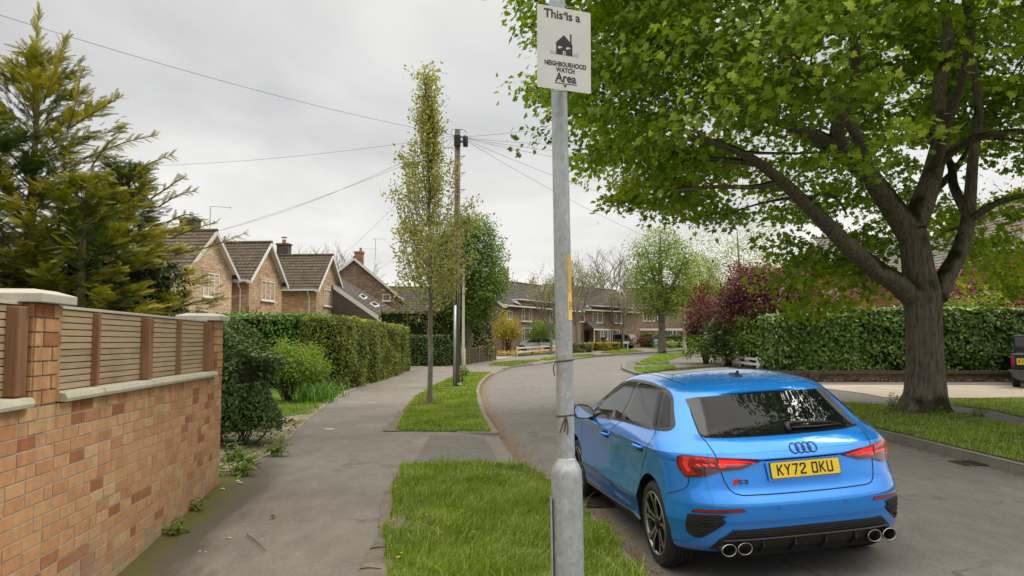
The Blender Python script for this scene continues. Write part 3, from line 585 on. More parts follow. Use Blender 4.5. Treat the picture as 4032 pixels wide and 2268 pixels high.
def screen(x0, x1, posts, battens, lab):
    t = empty('timber_screen', (WX0, WY0, 0), math.atan2(-1, .1176), lab, 'fence panel', 'timber screens on the garden wall')
    V = []; F = []; var = []; r = random.Random(int(x0*7)); n = 12; z0, z1 = 1.285, 1.815; h = (z1-z0)/n
    segs = []; cuts = sorted([x0, x1]+[p for p in posts+battens])
    for k in range(n):
        a = z0+k*h
        for s0, s1 in zip(cuts, cuts[1:]):
            b0 = len(V); vv = r.random()
            for x in (s0, s1):
                for (y, z) in ((-.118, a+.001), (-.069, a+.001), (-.066, a+.003), (-.066, a+h-.0075), (-.072, a+h-.005), (-.118, a+h-.002)): V.append((x, y, z)); var.append(vv)
            F += [tuple(b0+i for i in q) for q in ((0, 1, 7, 6), (1, 2, 8, 7), (2, 3, 9, 8), (3, 4, 10, 9), (4, 5, 11, 10), (5, 0, 6, 11))]
    npmesh('slats', V, F, M_SLAT, var, t)
    MB().box(((x0+x1)/2, -.125, (z0+z1)/2), (x1-x0, .012, z1-z0-.01)).build('back_board', M_POSTW, t)
    MB().box(((x0+x1)/2, -.09, z1+.010), (x1-x0, .07, .020)).build('top_rail', M_STONE2, t, bevel=.003)
    for p in posts: MB().box((p, -.035, (z0+z1)/2-.006), (.115, .075, z1-z0-.012)).build('post', M_POSTW, t, bevel=.008)
    for p in battens: MB().box((p, -.045, (z0+z1)/2-.004), (.042, .045, z1-z0-.008)).build('batten', M_POSTW, t, bevel=.004)
M_STONE2 = woodmat('bleached_rail', [(.3, (.40, .36, .29)), (.7, (.58, .53, .45))], 0)
screen(.35, 4.01, [.45, 2.33], [1.42, 3.33], 'long slatted timber screen between the two brick piers')
screen(4.36, 7.9, [4.46, 6.3], [5.4, 7.2], 'near slatted timber screen cut off by the left picture edge')
# ---- blue hatchback body surface: a stack of plan outlines ----
#        z     W     R      F     Lr   Lf   nr   nf
CST = [(.190, .800, .300, 4.05, .50, .60, 3.0, 2.6),
       (.230, .860, .160, 4.20, .42, .60, 3.4, 2.6),
       (.290, .884, .070, 4.28, 0.44, .60, 3.2, 2.6),
       (.370, .892, .022, 4.32, 0.50, .60, 3.1, 2.6),
       (.430, .903, .010, 4.34, 0.52, .62, 3.0, 2.6),
       (.460, .908, .001, 4.34, .53, .62, 3.0, 2.6),
       (.480, .907, -.006, 4.345, .54, .63, 3.0, 2.6),
       (.555, .897, -.012, 4.35, 0.54, .64, 3.0, 2.6),
       (.585, .893, -.010, 4.345, .53, .64, 3.0, 2.6),
       (.605, .891, .000, 4.345, 0.52, .64, 3.0, 2.6),
       (.645, .888, .026, 4.335, 0.50, .64, 3.0, 2.6),
       (.690, .886, .050, 4.32, 0.48, .66, 2.9, 2.6),
       (.760, .887, .068, 4.29, 0.48, .70, 2.8, 2.6),
       (.835, .892, .082, 4.22, 0.50, .75, 2.8, 2.6),
       (.862, .894, .090, 4.16, .51, .78, 2.8, 2.6),
       (.874, .895, .080, 4.13, .52, .79, 2.8, 2.6),
       (.893, .899, .090, 4.10, 0.52, .80, 2.8, 2.6),
       (.917, .907, .106, 3.95, .54, .80, 2.8, 2.6),
       (.928, .903, .113, 3.95, 0.54, .80, 2.8, 2.6),
       (.955, .890, .140, 3.72, 0.55, .60, 2.8, 4.0),
       (.990, .870, .190, 3.48, 0.56, .60, 2.9, 4.0),
       (1.020, .850, .255, 3.36, 0.56, .60, 3.0, 4.0),
       (1.055, .832, .330, 3.24, 0.54, .60, 3.0, 4.0),
       (1.120, .796, .425, 3.10, 0.50, .60, 3.2, 4.0),
       (1.200, .746, .540, 2.93, 0.46, .60, 3.6, 4.0),
       (1.275, .697, .650, 2.77, .42, .60, 4.0, 4.0),
       (1.300, .680, .682, 2.72, .42, .60, 4.0, 4.0),
       (1.325, .661, .722, 2.66, .44, .60, 3.9, 4.0),
       (1.350, .636, .790, 2.59, .48, .55, 3.7, 4.0),
       (1.375, .600, .900, 2.52, .54, .55, 3.4, 4.0),
       (1.395, .556, 1.04, 2.45, .60, .55, 3.1, 3.2),
       (1.412, .490, 1.20, 2.36, .60, .54, 2.8, 2.4),
       (1.426, .400, 1.37, 2.26, .52, .46, 2.6, 2.3),
       (1.437, .270, 1.55, 2.13, .36, .32, 2.4, 2.2),
       (1.443, .120, 1.74, 1.97, .14, .12, 2.2, 2.1)]
def cr1(p0, p1, p2, p3, t):
    return .5*((2*p1)+(-p0+p2)*t+(2*p0-5*p1+4*p2-p3)*t*t+(-p0+3*p1-3*p2+p3)*t**3)
def cstat(s):
    n = len(CST); s = min(max(s, 0), n-1.0001); i = int(s); t = s-i
    a, b, c, d = CST[max(i-1, 0)], CST[i], CST[min(i+1, n-1)], CST[min(i+2, n-1)]
    return [cr1(a[k], b[k], c[k], d[k], t) for k in range(8)]
_zt = [(cstat(k*.02)[0], k*.02) for k in range(int((len(CST)-1)*50))]
def cz(z):
    lo, hi = 0, len(_zt)-1
    while hi-lo > 1:
        m = (lo+hi)//2
        if _zt[m][0] <= z: lo = m
        else: hi = m
    z0, s0 = _zt[lo]; z1, s1 = _zt[hi]
    return cstat(s0+(s1-s0)*min(max((z-z0)/max(z1-z0, 1e-9), 0), 1))
def haunch(y, z):
    g = max(0, 1-((z-.60)/.42)**2)
    return g*(.014*math.exp(-((y-.84)/.40)**2)+.012*math.exp(-((y-3.45)/.40)**2))
def side_x(y, z):
    _, W, R, F, Lr, Lf, nr, nf = cz(z)
    if y < R+Lr:
        q = min(max((R+Lr-y)/Lr, 0), 1); x = W*(1-q*q)**(1/nr) if q < 1 else 0
    elif y > F-Lf:
        q = min(max((y-F+Lf)/Lf, 0), 1); x = W*(1-q*q)**(1/nf) if q < 1 else 0
    else: x = W
    return x+haunch(y, z)*(1 if x > .6 else 0)
def rear_y(x, z):
    _, W, R, F, Lr, Lf, nr, nf = cz(z)
    q = min(abs(x)/W, 1)
    return R+Lr*(1-math.sqrt(max(0, 1-q**nr)))
# ---------------- blue hatchback ----------------
CO = Vector((2.1195, 5.4484, -.0852)); CYAW, CROLL = .14274, .0581
def carpaint(name, col, metal=.25, rough=.32, coat=1.0):
    m, nt, ns, ls, b = newmat(name); b.inputs['Base Color'].default_value = (*col, 1); b.inputs['Metallic'].default_value = metal; b.inputs['Roughness'].default_value = rough
    b.inputs['Coat Weight'].default_value = coat; b.inputs['Coat Roughness'].default_value = .02; b.inputs['Coat IOR'].default_value = 1.55
    # a film of road dust low on the body
    v = coords(ns, ls); sx = ns.new('ShaderNodeSeparateXYZ'); ls.new(v, sx.inputs[0])
    mr = N(ns, 'ShaderNodeMapRange'); mr.inputs[1].default_value = .62; mr.inputs[2].default_value = .2; ls.new(sx.outputs[2], mr.inputs[0])
    q = N(ns, 'ShaderNodeTexNoise', Scale=3.0, Detail=6.0); ls.new(v, q.inputs['Vector'])
    ml = N(ns, 'ShaderNodeMath', operation='MULTIPLY'); ls.new(mr.outputs[0], ml.inputs[0]); ls.new(q.outputs['Fac'], ml.inputs[1])
    sc = N(ns, 'ShaderNodeMath', operation='MULTIPLY'); sc.inputs[1].default_value = .28; ls.new(ml.outputs[0], sc.inputs[0])
    mx = ns.new('ShaderNodeMixRGB'); mx.inputs[1].default_value = (*col, 1); mx.inputs[2].default_value = (.18, .16, .13, 1); ls.new(sc.outputs[0], mx.inputs[0]); ls.new(mx.outputs[0], b.inputs['Base Color'])
    return m
M_BLUE = carpaint('blue_paint', (.004, .275, .93), .38, .22)
def gloss(name, col, rough=.05, metal=0, spec=.5, coat=0):
    m, nt, ns, ls, b = newmat(name); b.inputs['Base Color'].default_value = (*col, 1); b.inputs['Roughness'].default_value = rough; b.inputs['Metallic'].default_value = metal; b.inputs['Specular IOR Level'].default_value = spec
    if coat: b.inputs['Coat Weight'].default_value = coat
    return m
M_GLASS = gloss('tinted_glass', (.005, .006, .007), .015, 0, .32, 0)
M_GLASS2 = gloss('side_glass', (.010, .014, .013), .015, 0, .38, 0)
M_GBLACK = gloss('gloss_black', (.012, .012, .014), .12)
M_BLACK = plain('black_plastic', (.018, .018, .019), .55, 0, .15, 20)
M_GAP_SHADE = plain('gap_and_shade', (.004, .006, .012), .8, 0, 0)  # near-black for panel joints and for shade painted in recesses
M_TRIM = plain('grey_trim', (.085, .088, .092), .38, .2, .1)
M_TYRE = plain('tyre_rubber', (.022, .021, .020), .72, 0, .25, 12, .2)
M_RIM = gloss('machined_alloy', (.40, .40, .38), .35, .75)
M_RIMD = gloss('dark_alloy', (.022, .023, .025), .25, .3)
M_CHROME = gloss('steel_tip', (.55, .53, .50), .22, 1)
M_SOOT_SHADE = plain('soot_and_shade', (.006, .006, .006), .9, 0, 0)  # near-black for exhaust soot and for shade painted into hollows
M_RED = gloss('red_lens', (.34, .003, .005), .06, 0, .6, 1)
M_REDD = gloss('dark_red_lens', (.075, .002, .004), .06, 0, .6, 1)
M_REDL = gloss('bright_red_lens', (.95, .045, .045), .12, 0, .6, 1)
M_LIT = plain('lit_red_bar', (.8, .03, .03), .3, 0, 0, emit=(1, .012, .012, 1.1))
M_PLATE = plain('plate_yellow', (.86, .60, .025), .35, 0, .04, 3)
M_PBLK = plain('plate_black', (.012, .012, .012), .4, 0, 0)
car = empty('blue_hatchback', CO, 0, 'bright blue five-door hatchback parked at the kerb seen from behind', 'car')
car.rotation_euler = Matrix(((math.cos(CYAW), -math.sin(CYAW), 0), (math.sin(CYAW), math.cos(CYAW), 0), (0, 0, 1))).__matmul__(Matrix.Rotation(-CROLL, 3, 'Y')).to_euler()
def car_body(parent, mat):
    NS, NT = 4*(len(CST)-1), 44; V = []; F = []
    rings = []
    for i in range(NS+1):
        z, Wd, Rr, Fr, Lr, Lf, nr, nf = cstat(i/4)
        row = []
        def pt(x, y): V.append((x, y, z)); row.append(len(V)-1)
        for k in range(NT+1):         # rear, centre -> left
            a = k/NT; xx = (1-(1-a)**1.6)
            th = math.pi/2*a; x = Wd*math.sin(th)**(2/nr); y = Rr+Lr*(1-math.cos(th))
            y = Rr+Lr*(1-math.sqrt(max(0, 1-(x/Wd)**nr))); pt(-(x+haunch(y, z)*(x/Wd)**6), y)
        ns_ = 40
        for k in range(1, ns_):
            t = k/ns_; y = Rr+Lr+(Fr-Lf-Rr-Lr)*t; pt(-(Wd+haunch(y, z)), y)
        for k in range(NT, -1, -1):
            th = math.pi/2*k/NT; x = Wd*math.sin(th)**(2/nf); y = Fr-Lf*(1-math.sqrt(max(0, 1-(x/Wd)**nf))); pt(-(x+haunch(y, z)*(x/Wd)**6), y)
        nleft = len(row)
        for k in range(nleft-2, 0, -1):
            x, y, zz = V[row[k]]; pt(-x, y)
        rings.append(row)
    n = len(rings[0])
    for i in range(len(rings)-1):
        for k in range(n): F.append((rings[i][k], rings[i+1][k], rings[i+1][(k+1) % n], rings[i][(k+1) % n]))
    F.append(tuple(rings[0])); F.append(tuple(reversed(rings[-1])))
    me = bpy.data.meshes.new('body'); me.from_pydata(V, [], F); me.update()
    bm = bmesh.new(); bm.from_mesh(me); bmesh.ops.recalc_face_normals(bm, faces=bm.faces); bm.to_mesh(me); bm.free()
    me.materials.append(mat); me.materials.append(M_SOOT_SHADE)
    return link('body', me, parent)
body = car_body(car, M_BLUE)
# wheel arches cut from the body
def cut_arches(body, ys, zc, rad, depth=.62):
    mb = MB()
    for y in ys:
        for sgn in (-1, 1):
            a, c = sorted((sgn*depth, sgn*1.2))
            mb.lathe([(rad, a), (rad, c)], 48, Matrix(((0, 0, 1, 0), (1, 0, 0, y), (0, 1, 0, zc), (0, 0, 0, 1))), close=True)
    cu = mb.build('cutter', M_SOOT_SHADE, body.parent); bpy.context.view_layer.update(); md = body.modifiers.new('b', 'BOOLEAN'); md.object = cu; md.operation = 'DIFFERENCE'; md.solver = 'EXACT'; md.material_mode = 'TRANSFER'
    bpy.context.view_layer.update(); dg = bpy.context.evaluated_depsgraph_get(); me = bpy.data.meshes.new_from_object(body.evaluated_get(dg)); body.modifiers.clear(); body.data = me
    bpy.data.objects.remove(cu, do_unlink=True)
    me.polygons.foreach_set('use_smooth', [True]*len(me.polygons))
    bm = bmesh.new(); bm.from_mesh(me)
    for e in bm.edges:
        if len(e.link_faces) == 2 and e.calc_face_angle(0) > R(32): e.smooth = False
    bm.to_mesh(me); bm.free()
AXR, AXF, WR = .800, 3.425, .325
cut_arches(body, (AXR, AXF), .335, .372)
# ----- surface patches -----
def snorm(kind, a, b):
    e = .004
    f = (lambda u, v: Vector((-side_x(u, v), u, v))) if kind == 'S' else (lambda u, v: Vector((u, rear_y(u, v), v)))
    p = f(a, b); du = f(a+e, b)-p; dv = f(a, b+e)-p; n = du.cross(dv); n.normalize()
    if kind == 'S' and n.x > 0: n = -n
    if kind == 'R' and n.y > 0: n = -n
    return p, n
def smap(kind, off=0.0, mirror=False):
    def g(a, b, t):
        p, n = snorm(kind, a, b); p = p+n*(off+t)
        return Vector((-p.x, p.y, p.z)) if mirror else p
    return g
def inner(poly, d):
    """inset a 2D outline by d"""
    n = len(poly); out = []; A = sum(poly[i][0]*poly[(i+1) % n][1]-poly[(i+1) % n][0]*poly[i][1] for i in range(n)); s = 1 if A > 0 else -1
    for i in range(n):
        p0, p, p1 = Vector(poly[i-1]), Vector(poly[i]), Vector(poly[(i+1) % n]); e0 = (p-p0).normalized(); e1 = (p1-p).normalized()
        n0 = Vector((-e0.y, e0.x))*s; n1 = Vector((-e1.y, e1.x))*s; m = (n0+n1); m = m.normalized()/max(.35, m.normalized().dot(n0)); out.append(tuple(p+m*d))
    return out
def rounded(poly, r, k=3):
    out = []; n = len(poly)
    for i in range(n):
        p0, p, p1 = Vector(poly[i-1]), Vector(poly[i]), Vector(poly[(i+1) % n]); a = (p0-p); c = (p1-p); ra = min(r, a.length*.45); rc = min(r, c.length*.45)
        A = p+a.normalized()*ra; C = p+c.normalized()*rc
        for j in range(k+1): t = j/k; out.append(tuple(A*(1-t)**2+p*2*t*(1-t)+C*t*t))
    return out
def patch(name, poly, fn, mat, parent, th=.004, step=.03, smooth=True):
    """raised patch over the body: fn(a,b,t)->3D with t along the surface normal"""
    bm = bmesh.new(); f = bm.faces.new([bm.verts.new((x, y, 0)) for x, y in poly])
    xs = [p[0] for p in poly]; ys = [p[1] for p in poly]
    for ax, lo, hi in ((0, min(xs), max(xs)), (1, min(ys), max(ys))):
        n = int((hi-lo)/step)
        for i in range(1, n+1):
            c = lo+(hi-lo)*i/(n+1)
            bmesh.ops.bisect_plane(bm, geom=bm.verts[:]+bm.edges[:]+bm.faces[:], plane_co=(c, 0, 0) if ax == 0 else (0, c, 0), plane_no=(1, 0, 0) if ax == 0 else (0, 1, 0))
    bmesh.ops.triangulate(bm, faces=bm.faces[:])
    bound = [e for e in bm.edges if len(e.link_faces) == 1]
    top = {v: Vector(fn(v.co.x, v.co.y, th)) for v in bm.verts}; low = {v: Vector(fn(v.co.x, v.co.y, -.012)) for e in bound for v in e.verts}
    nv = {v: bm.verts.new(low[v]) for v in low}
    for v, p in top.items(): v.co = p
    for e in bound: bm.faces.new((e.verts[0], e.verts[1], nv[e.verts[1]], nv[e.verts[0]]))
    bmesh.ops.recalc_face_normals(bm, faces=bm.faces)
    c = sum((f.calc_center_median() for f in bm.faces), Vector())/len(bm.faces)
    for f in bm.faces: f.smooth = smooth
    for e in bm.edges:
        if len(e.link_faces) == 2 and e.calc_face_angle(0) > R(40): e.smooth = False
    me = bpy.data.meshes.new(name); bm.to_mesh(me); bm.free(); me.materials.append(mat); return link(name, me, parent)
def both(fn_):
    for m in (False, True): fn_(m)
def ribbon(mb, path, kind, wdt=.004, off=.0012, mirror=False, closed=False, mi=0):
    pts = []
    for i in range(len(path)-1):
        n = max(1, int(math.dist(path[i], path[i+1])/.02))
        for k in range(n): t = k/n; pts.append((path[i][0]+(path[i+1][0]-path[i][0])*t, path[i][1]+(path[i+1][1]-path[i][1])*t))
    pts.append(path[-1]); v = []
    for i, p in enumerate(pts):
        q0, q1 = pts[max(i-1, 0)], pts[min(i+1, len(pts)-1)]; d = Vector((q1[0]-q0[0], q1[1]-q0[1])).normalized(); nn = Vector((-d.y, d.x))*wdt/2
        g = smap(kind, off, mirror); v += [g(p[0]-nn.x, p[1]-nn.y, 0), g(p[0]+nn.x, p[1]+nn.y, 0)]
    mb.add(v, [(2*i, 2*i+1, 2*i+3, 2*i+2) for i in range(len(pts)-1)], mi)
mirp = lambda P, m: [(-a, b) for a, b in P]
# side windows: black surround then panes
DLO = rounded([(2.74, .972), (2.62, 1.12), (2.44, 1.265), (2.22, 1.335), (2.02, 1.366), (1.72, 1.372), (1.42, 1.366), (1.10, 1.346), (.95, 1.322), (.862, 1.285), (.605, 1.082), (.63, 1.045), (.80, 1.044), (1.6, 1.026), (2.4, .984)], .05)
FWIN = [(2.60, .996), (2.50, 1.15), (2.36, 1.258), (2.17, 1.318), (1.99, 1.343), (1.80, 1.348), (1.715, 1.18), (1.735, 1.040)]
RWIN = [(1.585, 1.048), (1.60, 1.18), (1.685, 1.350), (1.40, 1.346), (1.12, 1.328), (1.025, 1.312), (.80, 1.072)]
QWIN = rounded([(.745, 1.073), (.985, 1.306), (.925, 1.294), (.865, 1.262), (.655, 1.085), (.665, 1.073)], .02)
ROOFL = [(3.02, .985), (2.80, 1.14), (2.58, 1.275), (2.32, 1.353), (2.05, 1.388)]
for m in (False, True):
    g = smap('S', 0, m)
    w = patch('side_window', DLO, g, M_GBLACK, car, .003)
    patch('pane', FWIN, g, M_GLASS2, w, .0055); patch('pane', RWIN, g, M_GLASS, w, .0055); patch('pane', QWIN, g, M_GLASS, w, .0055)
    mb = MB(); gap = lambda P, wd=.005: ribbon(mb, P, 'S', wd, .0014, m)
    gap([(.78, 1.044), (.745, 1.01), (.751, .963), (.80, .90), (.86, .84), (.98, .75), (1.04, .66), (1.07, .58), (1.10, .53), (1.20, .42), (1.27, .345), (1.34, .312), (1.70, .292), (3.10, .262)])
    gap([(1.66, 1.03), (1.80, .97), (1.885, .91), (1.93, .81), (1.94, .70), (1.93, .56), (1.95, .42), (1.96, .29)])
    gap([(3.02, .90), (3.10, .74), (3.14, .60), (3.12, .30)])
    gap([(.455, .62), (.36, .648), (.30, .672), (.275, .70), (.275, .77)])
    mb.build('door_gap', M_GAP_SHADE, car)
    # sill and skirt
    patch('side_skirt', [(1.20, .262), (1.32, .296), (1.60, .282), (3.02, .245), (3.06, .215), (3.02, .192), (1.25, .192)], g, M_BLACK, car, .010)
    patch('skirt_blade', [(1.17, .275), (1.34, .305), (1.70, .287), (3.05, .254), (3.05, .246), (1.70, .278), (1.34, .294), (1.22, .262)], g, M_TRIM, car, .013)
    # door handles: dark patch painted as recess shade, and bar
    for hy, hz in ((2.10, .862), (1.03, .888)):
        rc_ = patch('door_handle', rounded([(hy-.11, hz-.03), (hy+.11, hz-.03), (hy+.11, hz+.026), (hy-.11, hz+.026)], .028, 5), g, carpaint_dark if False else M_GAP_SHADE, car, .0016)
        mb = MB(); s = 1 if m else -1; x = side_x(hy, hz)
        mb.tube([(s*(x-.008), hy-.115, hz+.004), (s*(x+.022), hy-.085, hz+.006), (s*(x+.032), hy, hz+.008), (s*(x+.022), hy+.085, hz+.006), (s*(x-.008), hy+.115, hz+.004)], [.012, .015, .017, .015, .012], 10)
        mb.build('grip', M_BLUE, rc_, smooth=True)
    # mirror
    s = 1 if m else -1; mb = MB()
    prof = [(-.115, -.05), (-.10, .035), (-.03, .075), (.075, .085), (.105, .03), (.085, -.055), (-.02, -.075)]
    cx, cy, cz_ = s*.985, 2.60, 1.035
    V = []; prof = rounded(prof, .03, 4); n = len(prof)
    for (dy, k) in ((-.045, .93), (-.03, 1.0), (.02, .98), (.07, .75), (.095, .35)):
        for a, b in prof: V.append((cx+s*a*k, cy+dy, cz_+b*k))
    F = [tuple(range(n))[::-1]]+[(i*n+q, i*n+(q+1) % n, (i+1)*n+(q+1) % n, (i+1)*n+q) for i in range(4) for q in range(n)]+[tuple(4*n+q for q in range(n))]
    mb.add(V, F); mb.tube([(s*.86, 2.60, .965), (s*.90, 2.60, .975), (s*.935, 2.60, .99)], [.035, .03, .028], 10)
    mr_ = mb.build('door_mirror', M_GBLACK, car, autos=35)
    ip = inner(prof, .012); mb = MB(); mb.add([(cx+s*a, cy-.047, cz_+b) for a, b in ip], [tuple(range(len(ip)))[::-1]]); mb.build('mirror_glass', gloss('mirror_glass', (.6, .6, .6), .02, 1), mr_)
# rear screen
TR = [(0, 1.292), (.30, 1.288), (.50, 1.280), (.583, 1.268), (.592, 1.16), (.615, 1.03), (.600, 1.016), (.50, 1.014), (0, 1.012)]
fullR = lambda P: P+[(-a, b) for a, b in reversed(P) if a > 0]
RW = [(-a, b) for a, b in TR if a > 0][::-1]+TR
rs_ = patch('rear_window', RW, smap('R'), M_GBLACK, car, .003)
GL = [(0, 1.284), (.30, 1.281), (.478, 1.272), (.522, 1.122), (.564, 1.024), (.40, 1.020), (0, 1.018)]
patch('screen_glass', [(-a, b) for a, b in GL if a > 0][::-1]+GL, smap('R'), M_GLASS, rs_, .0055)
for m in (False, True):
    P = [(.492, 1.272), (.583, 1.266), (.592, 1.16), (.610, 1.034), (.600, 1.024), (.574, 1.026), (.532, 1.122)]
    patch('corner_fin', P if m else mirp(P, 1), smap('R'), M_TRIM, rs_, .008)
# roof spoiler lip over the screen
sp = MB(); V = []; nS = 28
for i in range(nS+1):
    x = -.60+1.2*i/nS; dip = .010*math.exp(-((abs(x)-.27)/.04)**2)
    y0 = rear_y(x, 1.335); ye = .655+.14*(abs(x)/.60)**2.6
    zt = 1.312-.030*(abs(x)/.6)**2
    V += [(x, y0+.10, 1.338-.05*(abs(x)/.6)**3), (x, y0+.01, 1.330-.032*(abs(x)/.6)**2.2-dip*.3), (x, ye+.02, zt-dip*.4), (x, ye, zt-.008), (x, ye+.004, zt-.018), (x, ye+.07, zt-.026), (x, y0+.06, 1.30-.03*(abs(x)/.6)**2)]
F = [(i*7+k, i*7+k+1, i*7+k+8, i*7+k+7) for i in range(nS) for k in range(6)]+[(i*7+6, i*7, i*7+7, i*7+13) for i in range(nS)]+[tuple(range(7)), tuple(nS*7+k for k in range(6, -1, -1))]
sp.add(V, F); spo = sp.build('roof_spoiler', M_BLUE, car, autos=50)
MB().add([(-.22, .672, 1.292), (.22, .672, 1.292), (.22, .664, 1.286), (-.22, .664, 1.286)], [(0, 1, 2, 3)]).build('brake_light', M_REDD, spo)
# tailgate and bumper shut lines
mb = MB(); HL = [(.572, 1.262), (.598, 1.155), (.618, 1.023), (.606, .953), (.594, .891), (.583, .819), (.570, .742), (.545, .682), (.516, .656), (.466, .645), (.07, .643), (0, .643)]
for P in (HL, mirp(HL, 1)): ribbon(mb, P, 'R', .007, .0018)
mb.build('tailgate_gap', M_GAP_SHADE, car)
# dark strip painted as shadow under the tailgate ledge and plate panel
patch('tailgate_shadow', [(-.31, .874), (0, .870), (.31, .874), (.27, .862), (0, .860), (-.27, .862)], smap('R'), M_GAP_SHADE, car, .002)
# tail lamps
TLO = [(.299, .873), (.40, .882), (.598, .897), (.70, .906), (.79, .912), (.818, .90), (.822, .85), (.818, .816), (.79, .762), (.70, .766), (.68, .768), (.576, .804), (.451, .813), (.344, .849)]
for m in (False, True):
    mm = (lambda P: P) if m else (lambda P: [(-a, b) for a, b in P])
    tl = patch('tail_light', mm(TLO), smap('R'), M_REDD, car, .012)
    patch('lens', mm(inner([(.31, .872), (.40, .879), (.595, .893), (.595, .822), (.455, .826), (.36, .852)], .004)), smap('R'), M_RED, tl, .0145)
    patch('light_bar', mm([(.345, .868), (.585, .880), (.585, .866), (.36, .857)]), smap('R'), M_LIT, tl, .0165)
    patch('light_bar', mm([(.545, .866), (.585, .866), (.578, .828), (.545, .832), (.56, .852)]), smap('R'), M_LIT, tl, .0165)
    patch('lens', mm([(.604, .893), (.70, .900), (.785, .904), (.810, .890), (.812, .845), (.80, .80), (.785, .775), (.72, .777), (.752, .83), (.74, .838), (.604, .832)]), smap('R'), M_RED, tl, .0145)
    for k in range(3):
        x = .618+.040*k
        patch('light_bar', mm([(x, .882+.003*k), (x+.022, .884+.003*k), (x+.026, .862), (x+.010, .838), (x-.004, .838), (x+.008, .862)]), smap('R'), M_LIT, tl, .0165)
    patch('lens', mm([(.752, .892), (.785, .895), (.792, .85), (.775, .80), (.755, .80), (.768, .85)]), smap('R'), M_REDL, tl, .0160)
    # reflector, corner vent
    patch('reflector', mm([(.795, .528), (.778, .550), (.492, .562), (.470, .540), (.62, .533)]), smap('R'), M_REDD, car, .006)
    patch('reflector_lens', mm([(.783, .533), (.772, .546), (.498, .557), (.482, .543), (.62, .537)]), smap('R'), M_RED, car, .008)
    vt = patch('corner_vent', mm(rounded([(.815, .513), (.636, .519), (.603, .458), (.735, .352), (.782, .346), (.822, .380), (.826, .44)], .012, 2)), smap('R'), M_BLACK, car, .002)
    mb = MB(); hx, hz = .030, .0135
    for r_ in range(9):
        for c_ in range(5):
            x = .622+.038*c_+(.019 if r_ % 2 else 0); z = .368+.0175*r_
            if z > .508 or x > .765 or z < .46-(x-.605)*.80+.018 or x < .62: continue
            P = [(x-.021, z), (x-.012, z+hz*.55), (x+.012, z+hz*.55), (x+.021, z), (x+.012, z-hz*.55), (x-.012, z-hz*.55)]
            g = smap('R'); mb.prism(mm(P), lambda a, b, t: g(a, b, t), .001, .012)
    mb.build('mesh', M_TRIM2 if 'M_TRIM2' in globals() else M_BLACK, vt)
# rear diffuser
g = smap('R')
dif = patch('diffuser', [(-.640, .345), (-.545, .412), (-.30, .420), (0, .422), (.30, .420), (.545, .412), (.640, .345), (.665, .31), (.69, .272), (.60, .255), (-.60, .255), (-.69, .272), (-.665, .31)], g, M_BLACK, car, .005)
mb = MB()
for r_ in range(3):
    for c_ in range(-17, 18):
        x = .0365*c_+(.018 if r_ % 2 else 0); z = .374+.0165*r_
        if abs(x) > .60-(z-.36)*1.1: continue
        mb.prism([(x-.020, z), (x-.012, z+.0068), (x+.012, z+.0068), (x+.020, z), (x+.012, z-.0068), (x-.012, z-.0068)], lambda a, b, t: g(a, b, t), .004, .011)
mb.build('mesh', M_BLACK, dif)
mb = MB(); V = []
for i in range(25):
    x = -.62+1.24*i/24; y = rear_y(x, .36)
    V += [(x, y-.014, .356-.012*(abs(x)/.62)**3), (x, y-.022, .348-.012*(abs(x)/.62)**3), (x, y-.010, .340-.012*(abs(x)/.62)**3), (x, y+.05, .34)]
mb.add(V, [(i*4+k, i*4+k+1, i*4+k+5, i*4+k+4) for i in range(24) for k in range(3)]); mb.build('lip', M_BLACK, dif)
for x in (-.36, -.13, .10, .33):
    MB().prism([(0, .345), (.02, .345), (.16, .215), (.10, .215), (.0, .285)], lambda a, b, t, x=x: (x+t, rear_y(x, .3)-.03+a, b), 0, .014).build('fin', M_BLACK, dif)
MB().box((0, .26, .235), (1.10, .26, .05)).build('under_tray', M_SOOT_SHADE, dif)
# exhaust tips
for x in (-.603, -.487, .487, .603):
    M_ = Matrix(((1.12, 0, 0, x), (0, 0, -1, .26), (0, .88, 0, .284), (0, 0, 0, 1)))
    ex = MB().lathe([(.032, -.05), (.043, .06), (.048, .19), (.0485, .204), (.0455, .209), (.0425, .204), (.041, .10)], 28, M_).build('exhaust_tip', [M_CHROME], car, smooth=True)
    MB().lathe([(.001, .10), (.0415, .10)], 24, M_).build('bore', M_SOOT_SHADE, ex)
# parking sensors
for x in (-.25, .25):
    mb = MB(); P = [(x+.012*math.cos(a/8*math.pi), .556+.012*math.sin(a/8*math.pi)) for a in range(17)]; ribbon(mb, P, 'R', .002, .0012); mb.build('parking_sensor', M_GAP_SHADE, car)
# four interlocked rings
mb = MB()
for k in range(4):
    cx_ = .030+(k-1.5)*.046; pts = []
    for i in range(33):
        a = i/32*2*math.pi; p, n_ = snorm('R', cx_+.0315*math.cos(a), .930+.0315*math.sin(a)); pts.append(p+n_*.006)
    mb.tube(pts, .0034, 6, cap=False)
mb.build('ring_badge', M_GBLACK, car, smooth=True)
